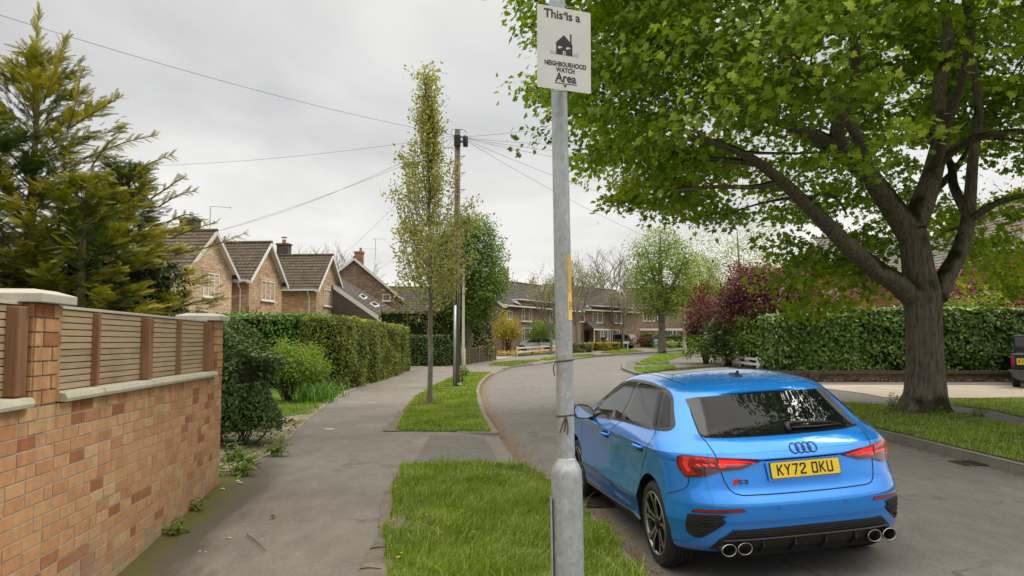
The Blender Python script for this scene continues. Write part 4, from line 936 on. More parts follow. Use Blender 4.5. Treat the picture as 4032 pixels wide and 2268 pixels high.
# number plate
def strokes(mb, P, w, fn, t, dt=.00005):
    for i, (a, b) in enumerate(P):
        a, b = Vector(a), Vector(b); d = (b-a).normalized(); n_ = Vector((-d.y, d.x))*w/2; e = d*w/2
        q = [a-n_-e*.98, b-n_+e*.98, b+n_+e*.98, a+n_-e*.98]
        mb.add([fn(x, y, t+i*dt) for x, y in q], [(0, 1, 2, 3)])
GLY = {'K': [((0, 0), (0, 1)), ((.06, .42), (1, 1)), ((.30, .55), (1, 0))], 'Y': [((0, 1), (.5, .48)), ((1, 1), (.5, .48)), ((.5, .48), (.5, 0))], '7': [((0, 1), (1, 1)), ((1, 1), (.36, 0))],
       '2': [((0, .82), (.0, .93)), ((0, .93), (.12, 1)), ((.12, 1), (.88, 1)), ((.88, 1), (1, .90)), ((1, .90), (1, .68)), ((1, .68), (.0, .14)), ((0, .14), (0, 0)), ((0, 0), (1, 0))],
       'O': [((0, .08), (0, .92)), ((0, .92), (.1, 1)), ((.1, 1), (.9, 1)), ((.9, 1), (1, .92)), ((1, .92), (1, .08)), ((1, .08), (.9, 0)), ((.9, 0), (.1, 0)), ((.1, 0), (0, .08))],
       'U': [((0, 1), (0, .08)), ((0, .08), (.1, 0)), ((.1, 0), (.9, 0)), ((.9, 0), (1, .08)), ((1, .08), (1, 1))]}
pa, pb = Vector((0, .088-.026, .8545)), Vector((0, .066-.026, .7435)); pu = (pa-pb).normalized(); pn = Vector((0, -pu.z, pu.y)); pc_ = (pa+pb)/2
pf = lambda a, b, t: pc_+Vector((a, 0, 0))+pu*b+pn*t
npl = MB().prism(rounded([(-.262, -.0575), (.262, -.0575), (.262, .0575), (-.262, .0575)], .010, 4), pf, -.006, .004).build('number_plate', M_PBLK, car)
MB().prism(rounded([(-.2575, -.0535), (.2575, -.0535), (.2575, .0535), (-.2575, .0535)], .008, 4), pf, .003, .0052).build('plate_face', M_PLATE, npl)
mb = MB(); x = -.2175
for ch in 'KY72 OKU':
    if ch == ' ': x += .030; continue
    for k, s_ in enumerate(GLY[ch]): strokes(mb, [((x+.008+s_[0][0]*.034, -.0325+s_[0][1]*.065), (x+.008+s_[1][0]*.034, -.0325+s_[1][1]*.065))], .0118, pf, .0056+k*.00012)
    x += .050+.011-.0035
mb.build('plate_characters', M_PBLK, npl)
MB().prism([(-.275, -.066), (.275, -.066), (.285, .060), (-.285, .060)], pf, -.022, -.006).build('plate_backing', M_BLUE, npl)
# boot badge: red block and S3
g = smap('R')
patch('model_badge', [(-.523, .712), (-.507, .748), (-.470, .752), (-.486, .716)], g, gloss('badge_red', (.55, .01, .01), .2), car, .006)
mb = MB(); sg = [[((0, 0), (.9, 0)), ((1, .12), (1, .4)), ((.1, .5), (.9, .5)), ((0, .6), (0, .88)), ((.1, 1), (1, 1))], [((0, 1), (.9, 1)), ((1, .62), (1, .9)), ((.25, .5), (.9, .5)), ((1, .1), (1, .38)), ((0, 0), (.9, 0))]]
for i, gl in enumerate(sg):
    for k, (a, b) in enumerate(gl):
        ox = -.478+.036*i
        strokes(mb, [((ox+a[0]*.024, .719+a[1]*.022), (ox+b[0]*.024, .719+b[1]*.022))], .0062, g, .0072+k*.0002)
mb.build('badge_letters', M_GBLACK, car)
# wiper
mb = MB(); W_ = lambda x, z, h: Vector((x, rear_y(x, z), z))+snorm('R', x, z)[1]*h
mb.tube([W_(.005, 1.022, .02), W_(.02, 1.052, .03), W_(.07, 1.060, .032), W_(.20, 1.052, .032), W_(.345, 1.046, .028)], [.018, .020, .014, .012, .009], 8)
mb.tube([W_(.04, 1.036, .018), W_(.25, 1.032, .018), W_(.46, 1.034, .014)], [.010, .008, .004], 6)
mb.tube([W_(.345, 1.046, .026), W_(.44, 1.040, .02)], [.004, .003], 6); mb.build('rear_wiper', M_BLACK, car, smooth=True)
# roof aerial
az = 1.396
mb = MB(); mb.add([(-.05, 1.02, az-.02), (.05, 1.02, az-.02), (.03, 1.20, az+.012), (-.03, 1.20, az+.012), (-.028, 1.03, az+.014), (.028, 1.03, az+.014), (.012, 1.18, az+.028), (-.012, 1.18, az+.028)], [(3, 2, 1, 0), (0, 1, 5, 4), (1, 2, 6, 5), (2, 3, 7, 6), (3, 0, 4, 7), (4, 5, 6, 7)])
mb.add([(-.010, 1.03, az+.01), (.010, 1.03, az+.01), (.006, 1.10, az+.02), (-.006, 1.10, az+.02), (-.006, 1.035, az+.052), (.006, 1.035, az+.052), (.004, 1.055, az+.053), (-.004, 1.055, az+.053)], [(3, 2, 1, 0), (0, 1, 5, 4), (1, 2, 6, 5), (2, 3, 7, 6), (3, 0, 4, 7), (4, 5, 6, 7)])
mb.build('roof_aerial', M_BLACK, car, bevel=.003)
# glass roof panel and windscreen, roof ditch lines
def roofz(x, y):
    lo, hi = 1.25, 1.4429
    for _ in range(22):
        m_ = (lo+hi)/2; _, Wd, Rr, Fr, Lr, Lf, nr, nf = cz(m_)
        ins = abs(x) < Wd and Rr < y < Fr and abs(x) < side_x(y, m_)
        if ins: lo = m_
        else: hi = m_
    return lo
patch('glass_roof', rounded([(-.43, 1.50), (.43, 1.50), (.42, 2.34), (-.42, 2.34)], .05), lambda a, b, t: Vector((a, b, roofz(a, b)+t)), M_GLASS, car, .002, .06)
mb = MB()
for s in (-1, 1):
    P = [(s*(.50-.02*((y-1.2)/.9)**2), y) for y in np.linspace(.95, 2.45, 14)]; v = []
    for x_, y_ in P: v += [(x_-.003, y_, roofz(x_-.003, y_)+.0015), (x_+.003, y_, roofz(x_+.003, y_)+.0015)]
    mb.add(v, [(2*i, 2*i+1, 2*i+3, 2*i+2) for i in range(len(P)-1)])
mb.build('roof_seam', M_GAP_SHADE, car)
def front_y(x, z):
    _, Wd, Rr, Fr, Lr, Lf, nr, nf = cz(z); return Fr-Lf*(1-math.sqrt(max(0, 1-(min(abs(x)/Wd, 1))**nf)))
patch('windscreen', [(-.70, 1.0), (.70, 1.0), (.56, 1.36), (-.56, 1.36)], lambda a, b, t: Vector((a, front_y(a, b)+t, b+t*.8)), M_GLASS, car, .003, .06)
# ----- wheels -----
def make_wheel(parent, x, y, side, rad=WR, wid=.225, name='wheel', tyre=True):
    w = empty(name, (0, 0, 0)); w.parent = parent; w.location = (x, y, rad)
    # local: axle along x, outer face at side*0
    Mx = Matrix(((0, 0, side, 0), (1, 0, 0, 0), (0, 1, 0, 0), (0, 0, 0, 1)))
    r0 = rad*.755
    prof = [(r0-.012, -wid+.01), (r0+.02, -wid), (rad-.025, -wid+.005), (rad-.004, -wid+.028), (rad, -wid+.05)]
    for k in range(4): c = -wid+.05+(wid-.1)*(k+.5)/4; prof += [(rad, c-.012), (rad-.007, c-.010), (rad-.007, c-.004), (rad, c-.002)]
    prof += [(rad, -.05), (rad-.004, -.028), (rad-.028, -.004), (r0+.028, .002), (r0+.004, -.004), (r0-.012, -.012)]
    MB().lathe(prof, 60, Mx).build('tyre', M_TYRE, w, autos=40)
    rim = MB().lathe([(r0-.004, -.010), (r0-.002, -.004), (r0-.012, -.003), (r0-.018, -.018), (r0-.028, -.06), (r0-.03, -wid+.02)], 60, Mx).build('rim', [M_RIM], w, smooth=True)
    MB().lathe([(r0-.019, -.02), (r0-.031, -.07), (r0-.04, -.15), (.02, -.15)], 40, Mx).build('barrel', M_RIMD, rim, smooth=True)
    MB().lathe([(.155, -.10), (.16, -.085), (.06, -.08), (.02, -.08)], 40, Mx).build('brake_disc', M_TRIM, rim)
    face = MB(); dark = MB(); ro = r0-.010
    T = lambda r_, a, d: Mx @ Vector((r_*math.cos(a), r_*math.sin(a), d))
    for k in range(5):
        A = k*2*math.pi/5+.31
        for s in (-1, 1):
            # each arm: from hub to rim, flaring outwards
            pin = .045; a0 = A+s*.33; a1 = A+s*.10; a2 = A+s*.27
            P = [(.048, A+s*.60, -.030), (.048, A+s*.04, -.030), (.140, A+s*.085, -.014), (ro, A+s*.17, -.006), (ro, A+s*.40, -.006), (.150, A+s*.250, -.014)]
            top = [T(*p) for p in P]; bot = [T(p[0], p[1], p[2]-.032) for p in P]
            face.add(top, [(0, 1, 2, 5), (5, 2, 3, 4)])
            dark.add(top+bot, [(i, (i+1) % 6, 6+(i+1) % 6, 6+i) for i in range(6)])
        # short cross link between arms
        P = [(.172, A-.125, -.017), (.172, A+.125, -.017), (.184, A+.13, -.016), (.184, A-.13, -.016)]
        face.add([T(*p) for p in P], [(0, 1, 2, 3)]); dark.add([T(*p) for p in P]+[T(p[0], p[1], -.045) for p in P], [(i, (i+1) % 4, 4+(i+1) % 4, 4+i) for i in range(4)])
    face.build('spoke_faces', M_RIM, rim); dark.build('spoke_sides', M_RIMD, rim)
    MB().lathe([(.058, -.045), (.056, -.026), (.034, -.018), (.030, -.016), (.001, -.015)], 24, Mx).build('hub_cap', M_GBLACK, rim, smooth=True)
    return w
for x, y, s in ((-.890, AXR, -1), (.890, AXR, 1), (-.885, AXF, -1), (.885, AXF, 1)): make_wheel(car, x, y, s)
MB().box((0, .95, .30), (1.2, .9, .16)).box((0, 2.2, .26), (1.5, 2.2, .14)).build('underbody', M_SOOT_SHADE, car)
# ---------------- vegetation helpers ----------------
def rnorm(n, r): v = r.normal(0, 1, (n, 3)); return v/np.linalg.norm(v, axis=1, keepdims=True)
def curve(pts, k=5):
    """Catmull-Rom through 3D points"""
    P = [Vector(p) for p in pts]; out = []
    for i in range(len(P)-1):
        a, b, c, d = P[max(i-1, 0)], P[i], P[i+1], P[min(i+2, len(P)-1)]
        for j in range(k): t = j/k; out.append(.5*((2*b)+(-a+c)*t+(2*a-5*b+4*c-d)*t*t+(-a+3*b-3*c+d)*t**3))
    out.append(P[-1]); return out
def taper(r0, r1, n, p=1.0): return [r0+(r1-r0)*(i/(n-1))**p for i in range(n)]
def nearest(pts, q):
    A = np.array([tuple(p) for p in pts]); d = np.linalg.norm(A-np.array(q), axis=1); return int(d.argmin())
def hedge(name, poly, z0, z1, mat, tpl, n, size, seed, label, cat='hedge', group=None, lump=.12, core=None, coremat=None, topz=None, spin_up=False, top_frac=.28, rough=.10, facing=None, parent=None):
    """clipped hedge: solid core coloured as inner shade and leaves over its faces. poly is the plan outline"""
    r = np.random.default_rng(seed); P = np.array(poly); c = P.mean(0)
    h = empty(name, (c[0], c[1], 0), 0, label, cat, group) if parent is None else parent
    # core, slightly smaller
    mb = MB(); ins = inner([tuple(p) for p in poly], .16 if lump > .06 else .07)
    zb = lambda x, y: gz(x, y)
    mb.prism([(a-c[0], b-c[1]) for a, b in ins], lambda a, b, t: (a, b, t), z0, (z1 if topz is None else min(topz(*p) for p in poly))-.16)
    mb.build('shade_core', coremat or M_TWIG, h)  # solid block; its dark colour stands for shade inside the hedge
    per = [(P[i], P[(i+1) % len(P)]) for i in range(len(P))]; L = np.array([np.linalg.norm(b-a) for a, b in per]); A = sum(P[i][0]*P[(i+1) % len(P)][1]-P[(i+1) % len(P)][0]*P[i][1] for i in range(len(P)))/2; sg = -1 if A > 0 else 1
    w = L.copy()
    if facing is not None:
        for i, (a, b) in enumerate(per):
            d = (b-a)/L[i]; nn = np.array([-d[1], d[0]])*sg; mid = (a+b)/2
            if np.dot(nn, -mid) < 0: w[i] *= facing
    w /= w.sum(); nt = int(n*top_frac); ns_ = n-nt
    e = r.choice(len(per), ns_, p=w); t = r.random(ns_)
    A0 = np.array([per[i][0] for i in e]); B0 = np.array([per[i][1] for i in e]); XY = A0+(B0-A0)*t[:, None]; D = (B0-A0)/np.linalg.norm(B0-A0, axis=1, keepdims=True); NN = np.stack([-D[:, 1], D[:, 0]], 1)*sg
    TZ = np.array([topz(x, y) for x, y in XY]) if topz else np.full(ns_, z1); Z = z0+(TZ-z0)*r.random(ns_)**.92
    bul = lump*(fnoise(XY[:, 0]*1.0+XY[:, 1]*1.0, Z*1.6, 1.8, seed)*1.3); edge = np.clip((TZ-Z)/.25, 0, 1); dep = np.abs(r.normal(0, rough, ns_))
    off = (bul-dep)-.10*(1-edge)**2
    pos = np.stack([XY[:, 0]+NN[:, 0]*off, XY[:, 1]+NN[:, 1]*off, Z], 1)
    nr = np.stack([NN[:, 0], NN[:, 1], .35+.9*(1-edge)], 1)+r.normal(0, .55, (ns_, 3))
    # top
    x0, y0 = P.min(0); x1, y1 = P.max(0); X = r.uniform(x0, x1, nt*3); Y = r.uniform(y0, y1, nt*3); k = inpoly(X, Y, poly); X, Y = X[k][:nt], Y[k][:nt]
    TZ2 = np.array([topz(x, y) for x, y in zip(X, Y)]) if topz else np.full(len(X), z1)
    pt = np.stack([X, Y, TZ2+lump*.4*fnoise(X, Y, 2.2, seed+2)-np.abs(r.normal(0, .04, len(X)))], 1); nt_ = np.stack([r.normal(0, .5, len(X)), r.normal(0, .5, len(X)), np.ones(len(X))], 1)
    Pp = np.concatenate([pos, pt]); Nn = np.concatenate([nr, nt_]); m = len(Pp)
    sp = r.uniform(0, 6.28, m); sz = size*r.uniform(.65, 1.3, m)
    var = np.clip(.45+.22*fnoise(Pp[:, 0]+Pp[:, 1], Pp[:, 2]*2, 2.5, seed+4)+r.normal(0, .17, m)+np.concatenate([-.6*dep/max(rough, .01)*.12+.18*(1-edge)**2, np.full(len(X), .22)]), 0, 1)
    Pp[:, 0] -= c[0]; Pp[:, 1] -= c[1]
    leaves('foliage', tpl[0], tpl[1], Pp, Nn, sp, sz, var, mat, h); return h
def blob(name, c, rad, mat, tpl, n, size, seed, label, cat='shrub', group=None, stems=6, bottom=.35, shell=.55, lump=.28, z0=None, branchmat=None, up=.5, ncl=None, clr=.18, topflat=0):
    """free-growing shrub: clustered leaves through an uneven rounded volume on visible stems"""
    r = np.random.default_rng(seed); h = empty(name, (c[0], c[1], gz(c[0], c[1]) if z0 is None else z0), 0, label, cat, group)
    ncl = ncl or max(20, n//40); D = rnorm(ncl, r); D[:, 2] = np.abs(D[:, 2])*(1)-bottom*r.random(ncl); D /= np.linalg.norm(D, axis=1, keepdims=True)
    q = (shell+(1-shell)*r.random(ncl)**.6)*(1+lump*fnoise(D[:, 0]*2+D[:, 2], D[:, 1]*2-D[:, 2], 1.6, seed)*1.6)
    hz = rad[2]; C = np.stack([D[:, 0]*rad[0]*q, D[:, 1]*rad[1]*q, hz*.5+D[:, 2]*hz*.52*q], 1); C[:, 2] = np.maximum(C[:, 2], .06)
    e = r.integers(0, ncl, n); P = C[e]+r.normal(0, 1, (n, 3))*np.array([clr, clr, clr*.8]); P[:, 2] = np.maximum(P[:, 2], .03)
    Nn = D[e]*.7+np.array([0, 0, up])+r.normal(0, .6, (n, 3))
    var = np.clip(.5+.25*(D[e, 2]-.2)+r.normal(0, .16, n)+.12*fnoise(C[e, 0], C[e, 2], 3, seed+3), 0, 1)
    leaves('foliage', tpl[0], tpl[1], P, Nn, r.uniform(0, 6.28, n), size*r.uniform(.6, 1.3, n), var, mat, h)
    mb = MB(); rr = random.Random(seed)
    for i in range(min(stems*6, ncl)):
        k = rr.randrange(ncl); t = Vector(C[k]); b = Vector((rr.uniform(-.12, .12)*rad[0], rr.uniform(-.12, .12)*rad[1], -.02)); m_ = (b+t)*.5+Vector((rr.uniform(-.1, .1), rr.uniform(-.1, .1), .12*hz)); p = curve([b, m_, t], 3)
        r0 = (.022 if i < stems else .010)*max(.5, hz/2); mb.tube(p, taper(r0, r0*.3, len(p)), 5)
    mb.build('stems', branchmat or M_TWIGL, h); return h
def tree(name, base_, trunk, limbs, ncl, nleaf, crown_c, crown_r, mat, tpl, size, seed, label, bark, cat='tree', group=None, shell=.6, power=2.0, spread=.5, flat=.6, cut=None, droop=0, twig=.02, lim_r=None, upb=.8, r0=.2, ash=None, clw=1.0, twigs=True, extra=None, inner_top=False, outv=.16):
    """trunk: list of (point, radius); limbs: lists of points; clusters fill a superellipsoid crown"""
    r = np.random.default_rng(seed); rr = random.Random(seed); o = Vector(base_); h = empty(name, o, 0, label, cat, group)
    mb = MB(); skel = []; srad = []
    def addl(pts, ra, rb, n=9):
        p = curve([Vector(q)-o for q in pts], 6); rd = taper(ra, rb, len(p), .8); mb.tube(p, rd, n); skel.extend(p[2:]); srad.extend(rd[2:])
    tp = curve([Vector(p)-o for p, _ in trunk], 5); tr = np.interp(np.linspace(0, len(trunk)-1, len(tp)), range(len(trunk)), [a for _, a in trunk]).tolist(); mb.tube(tp, tr, 16)
    half = len(tp)//2; skel.extend(tp[half:]); srad.extend(tr[half:])
    for L in limbs: addl(L[0], L[1], L[2], 10)
    mb.build('trunk', bark, h, smooth=True)
    cc = np.array(crown_c)-np.array(o); cr_ = np.array(crown_r); C = []
    while len(C) < ncl:
        v = r.uniform(-1, 1, 3); q = (abs(v[0])**power+abs(v[1])**power+abs(v[2])**power)**(1/power)
        if q > 1 or q < shell*r.uniform(.7, 1.15)*(.75 if v[2] > -.35 and inner_top else 1): continue
        p = cc+v*cr_
        nz = fnoise(np.array([p[0]*.9+p[2]*.5]), np.array([p[1]*.9-p[2]*.4]), 1.1, seed+8)[0]
        if nz < -.42*clw: continue
        if cut and not cut(*(p+np.array(o)), v, r): continue
        C.append(p)
    if extra is not None: C += [np.array(tuple(q_))-np.array(o) for q_ in extra]
    C = np.array(C); SK = np.array([tuple(p) for p in skel]); tw = MB(); order = np.argsort(np.linalg.norm(C-SK.mean(0), axis=1)); sk = list(SK); srd = list(srad)
    if twigs:
        for i in order:
            A = np.array(sk); d = np.linalg.norm(A-C[i], axis=1)+np.where(A[:, 2] > C[i, 2]+.6, 1.2, 0); j = int(d.argmin()); a = Vector(A[j]); b = Vector(C[i]); dist_ = (b-a).length
            m1 = a.lerp(b, .4)+Vector((rr.uniform(-.1, .1), rr.uniform(-.1, .1), rr.uniform(.0, .16)))*dist_; rad_ = min(srd[j]*.7, twig*(.7+dist_*.5)); p = curve([a, m1, b], 3); tw.tube(p, taper(rad_, rad_*.4, len(p)), 5, cap=False)
            if len(sk) < 2600:
                for q in p[1:]: sk.append(np.array(tuple(q))); srd.append(rad_*.7)
        tw.build('branches', bark, h)
    e = r.integers(0, len(C), nleaf); S = spread*r.uniform(.6, 1.25, len(C))
    off = np.clip(r.normal(0, 1, (nleaf, 3)), -1.8, 1.8)*S[e][:, None]*np.array([1, 1, flat])
    P = C[e]+off; P[:, 2] -= droop*np.linalg.norm(off[:, :2], axis=1)
    out = (P-cc)/cr_; Nn = out*.55*np.array([1, 1, .4])+np.array([0, 0, upb])+r.normal(0, .45, (nleaf, 3))
    cv = r.normal(0, .10, len(C)); var = np.clip(.42+cv[e]+r.normal(0, .13, nleaf)+outv*np.clip(np.linalg.norm(out, axis=1)-.6, -.3, .6), 0, 1)  # outer leaves yellower: newer growth, plus sunlit highlights put into the colour
    leaves('crown', tpl[0], tpl[1], P, Nn, r.uniform(0, 6.28, nleaf), size*r.uniform(.65, 1.25, nleaf), var, mat, h); return h
def bare_tree(name, base_, hgt, spread_, seed, label, bark, levels=4, group=None, buds=None, nb=0, bsize=.08, trunk_h=.3, r0=.12, upright=.5, nsub=4, lean=0):
    rr = random.Random(seed); r = np.random.default_rng(seed); o = Vector(base_); h = empty(name, o, 0, label, 'tree', group); mb = MB(); tips = []
    mb.tube(curve([(0, 0, -.1), (rr.uniform(-.1, .1), 0, hgt*trunk_h*.5), (0, 0, hgt*trunk_h)], 4), taper(r0, r0*.75, 9), 9); mb.build('trunk', bark, h, smooth=True)
    br = MB()
    def grow(p, d, L, rad, lv):
        q = [p]; dd = d.copy()
        for i in range(3): dd = (dd+Vector((rr.gauss(0, .16), rr.gauss(0, .16), rr.uniform(0, .16)*upright))).normalized(); q.append(q[-1]+dd*L/3)
        br.tube(q, taper(rad, rad*.5, 4), 5 if lv > 1 else 4, cap=False)
        if lv <= 2: tips.extend(q[1:])
        if lv == 0: return
        for i in range(nsub):
            t = rr.uniform(.35, 1); k = min(int(t*3), 2); pp = q[k].lerp(q[k+1], t*3-k); ax = dd.orthogonal().normalized(); a = rr.uniform(0, 6.28); side = (ax*math.cos(a)+dd.cross(ax)*math.sin(a)); nd = (dd+side*rr.uniform(.45, .95)+Vector((0, 0, .25*upright))).normalized(); grow(pp, nd, L*rr.uniform(.55, .78), rad*.55, lv-1)
    for i in range(7):
        a = i*.9+rr.uniform(-.3, .3); s_ = spread_*rr.uniform(.5, 1); grow(Vector((0, 0, hgt*trunk_h*rr.uniform(.8, 1))), Vector((math.cos(a)*s_, math.sin(a)*s_, 1)).normalized(), hgt*.36, r0*.5, levels-1)
    br.build('branches', bark, h)
    if buds and nb:
        T = np.array([tuple(t) for t in tips]); e = r.integers(0, len(T), nb); P = T[e]+r.normal(0, .06+bsize*.5, (nb, 3)); leaves('buds', QUAD[0], QUAD[1], P, rnorm(nb, r)+np.array([0, 0, .5]), r.uniform(0, 6.28, nb), bsize*r.uniform(.5, 1.3, nb), r.random(nb), buds, h)
    return h
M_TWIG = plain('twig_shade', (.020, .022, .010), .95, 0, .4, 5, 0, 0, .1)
M_TWIGL = plain('twig_brown', (.10, .075, .05), .9, 0, .3, 8, 0, 0, .1)
M_BARK = barkmat('maple_bark', (.070, .057, .044), (.24, .20, .155), 20, .16, 1.0, moss=(0.0276, 0.0294, 0.0092))
M_BARK2 = barkmat('pale_bark', (.13, .12, .095), (.27, .25, .20), 10, .4, .4)
M_BARK3 = barkmat('grey_twigs', (.16, .135, .105), (.28, .245, .20), 10, .4, .2)
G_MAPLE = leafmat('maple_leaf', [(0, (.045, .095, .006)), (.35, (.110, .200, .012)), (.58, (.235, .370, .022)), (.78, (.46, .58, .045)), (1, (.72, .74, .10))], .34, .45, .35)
G_LAUREL = leafmat('laurel_leaf', [(0, (0.0345, 0.0784, 0.0174)), (.4, (0.0862, 0.174, 0.0313)), (.7, (0.201, 0.313, 0.0557)), (1, (0.459, 0.54, 0.131))], .15, .28, .5)
G_BOX = leafmat('dark_leaf', [(0, (0.0263, 0.0507, 0.0137)), (.45, (0.0632, 0.113, 0.0254)), (.75, (0.145, 0.205, 0.0488)), (1, (0.29, 0.312, 0.0878))], .18, .35, .8)
G_BEECH = leafmat('hedge_leaf', [(0, (0.03, 0.0825, 0.012)), (.4, (0.075, 0.188, 0.024)), (.7, (0.165, 0.315, 0.045)), (1, (0.33, 0.48, 0.09))], .22, .32, .6)
G_YEW = leafmat('yew_spray', [(0, (0.0365, 0.0567, 0.0081)), (.4, (0.109, 0.146, 0.0162)), (.65, (0.228, 0.263, 0.0304)), (.85, (0.437, 0.446, 0.0506)), (1, (0.693, 0.648, 0.101))], .18, .6, .5)
G_LIME = leafmat('lime_leaf', [(0, (0.0574, 0.107, 0.0082)), (.4, (0.131, 0.221, 0.0164)), (.7, (0.238, 0.344, 0.0328)), (1, (0.369, 0.451, 0.082))], .4, .45, 1)
G_CONI = leafmat('cypress_spray', [(0, (.016, .036, .010)), (.30, (.040, .080, .015)), (.50, (.11, .155, .020)), (.70, (.27, .28, .032)), (.86, (.48, .44, .07)), (1, (.62, .54, .16))], .2, .6, .35)
G_IVY = leafmat('ivy_leaf', [(0, (0.0128, 0.0256, 0.0144)), (.5, (0.032, 0.0576, 0.0288)), (1, (0.08, 0.128, 0.056))], .1, .3, 1)
G_HORN = leafmat('hornbeam_leaf', [(0, (0.193, 0.179, 0.069)), (.4, (0.359, 0.359, 0.11)), (.75, (0.524, 0.538, 0.166)), (1, (0.635, 0.524, 0.276))], .4, .5, .8)
G_MID = leafmat('green_leaf', [(0, (0.0514, 0.0966, 0.0161)), (.4, (0.105, 0.193, 0.0258)), (.75, (0.21, 0.306, 0.0483)), (1, (0.374, 0.435, 0.0805))], .3, .45, .5)
G_YELG = leafmat('spring_leaf', [(0, (0.0924, 0.132, 0.0198)), (.4, (0.185, 0.264, 0.033)), (.75, (0.33, 0.409, 0.0594)), (1, (0.502, 0.528, 0.132))], .38, .5, .4)
G_PALE = leafmat('birch_leaf', [(0, (.16, .20, .05)), (.5, (.28, .33, .09)), (1, (.42, .45, .18))], .4, .5, .5)
G_RED = leafmat('red_leaf', [(0, (.045, .016, .014)), (.45, (.105, .028, .024)), (.8, (.19, .055, .04)), (1, (.28, .13, .06))], .3, .45, .8)
G_PINK = leafmat('plum_leaf', [(0, (.10, .02, .04)), (.5, (.22, .04, .09)), (1, (.36, .11, .17))], .3, .5, .8)
G_COP = leafmat('copper_leaf', [(0, (.25, .09, .05)), (.5, (.42, .19, .11)), (1, (.58, .34, .22))], .35, .5, .8)
G_GOLD = leafmat('gold_leaf', [(0, (.16, .15, .015)), (.5, (.36, .31, .025)), (1, (.58, .47, .08))], .35, .5, .8)
G_PIER = leafmat('bronze_leaf', [(0, (0.06, 0.105, 0.0225)), (.5, (0.165, 0.195, 0.045)), (1, (0.36, 0.255, 0.09))], .2, .4, .6)
# ---------------- the big maple ----------------
mb_ = gp(2326, 1036, 0); MX, MY = 8.72, 16.4; MZ = gz(MX, MY)
a_ = lambda x, y, dy=0: at(x, y, MY+dy)
trunk = [(Vector((MX, MY, MZ-.15)), .68), (Vector((MX, MY, MZ+.12)), .53), (a_(2328, 990), .425), (a_(2327, 920), .375), (a_(2324, 830), .36), (a_(2320, 745), .38), (a_(2312, 690), .33), (a_(2303, 630), .30), (a_(2292, 575), .30)]
limbs = [([a_(2310, 760), a_(2262, 716, -.2), a_(2200, 675, -.5), a_(2140, 625, -.9), a_(2085, 570, -1.2), a_(2030, 515, -1.6), a_(1965, 455, -2.0), a_(1905, 408, -2.5), a_(1835, 372, -3.0), a_(1740, 345, -3.6)], .27, .05),
 ([a_(2292, 590), a_(2240, 515, -.2), a_(2185, 440, -.5), a_(2135, 385, -.8), a_(2070, 348, -1.2), a_(1990, 318, -1.7), a_(1890, 290, -2.3)], .30, .06),
 ([a_(2120, 372, -.9), a_(2105, 330, -1.2), a_(2130, 260, -1.4), a_(2155, 180, -1.5), a_(2145, 90, -1.6), a_(2120, -30, -1.5)], .17, .07),
 ([a_(2292, 580), a_(2325, 500, .2), a_(2350, 420, .4), a_(2368, 330, .6), a_(2362, 230, .8), a_(2385, 110, .9), a_(2370, -60, 1)], .29, .09),
 ([a_(2355, 745), a_(2382, 690, .2), a_(2410, 640, .3), a_(2432, 570, .4), a_(2440, 500, .4), a_(2448, 400, .3), a_(2462, 290, .2), a_(2450, 150, .1)], .24, .07),
 ([a_(2432, 560, .4), a_(2490, 520, .0), a_(2540, 500, -.4), a_(2620, 485, -1)], .10, .04),
 ([a_(2436, 540, .4), a_(2400, 470, .9), a_(2385, 400, 1.3), a_(2300, 300, 2.2)], .14, .06),
 ([a_(2350, 420, .4), a_(2410, 370, -.3), a_(2480, 340, -1.2), a_(2600, 330, -2.5)], .13, .05),
 ([a_(2185, 440, -.5), a_(2160, 350, -2.0), a_(2080, 240, -3.8), a_(1960, 130, -5.4)], .15, .05),
 ([a_(2350, 420, .4), a_(2390, 280, -2.0), a_(2440, 120, -4.0), a_(2420, -60, -5.5)], .15, .05),
 ([a_(2240, 515, -.2), a_(2160, 440, 1.8), a_(2080, 380, 3.8), a_(1980, 330, 5.2)], .13, .05),
 ([a_(2325, 500, .2), a_(2400, 430, 2.4), a_(2450, 350, 4.5)], .12, .05),
 ([a_(2030, 515, -1.6), a_(2060, 490, -1.7), a_(2105, 500, -1.8), a_(2130, 540, -1.9)], .05, .02),
 ([a_(1965, 455, -2.0), a_(1900, 470, -2.3), a_(1800, 470, -2.8), a_(1690, 480, -3.2)], .07, .025),
 ([a_(1905, 408, -2.5), a_(1790, 400, -1.5), a_(1650, 380, -.6), a_(1520, 370, 0)], .08, .025)]
SPR = [at(x+rng.normal(0, 26), y+rng.normal(0, 16), MY+1.6+rng.normal(0, .5)) for x, y in ((1985, 610), (2030, 640), (2080, 655), (2120, 690), (2060, 700), (2000, 690), (2150, 620), (2110, 745), (2040, 750), (2180, 700), (2210, 610), (2160, 575), (2140, 660), (2190, 650)) for _ in range(2)]+[at(x+rng.normal(0, 22), y+rng.normal(0, 18), MY+3.0+rng.normal(0, .9)) for x, y in ((2440, 640), (2480, 600), (2520, 640), (2560, 600), (2500, 700), (2550, 680), (2450, 560), (2400, 580), (2530, 540), (2570, 730)) for _ in range(2)]
CX, CY, CZ = 8.9, 15.2, 8.7
def mcut(x, y, z, v, r):
    d = math.hypot(x-MX, y-MY)
    if z < 4.2+.25*math.sin(x*1.7+y): return False
    if d < 3.4 and z < 6.0 and r.random() < .9: return False
    if z < 6.6 and x > 4.6 and y < 19 and r.random() < .72: return False
    if x > 11 and z < 7 and r.random() < .45: return False
    return True
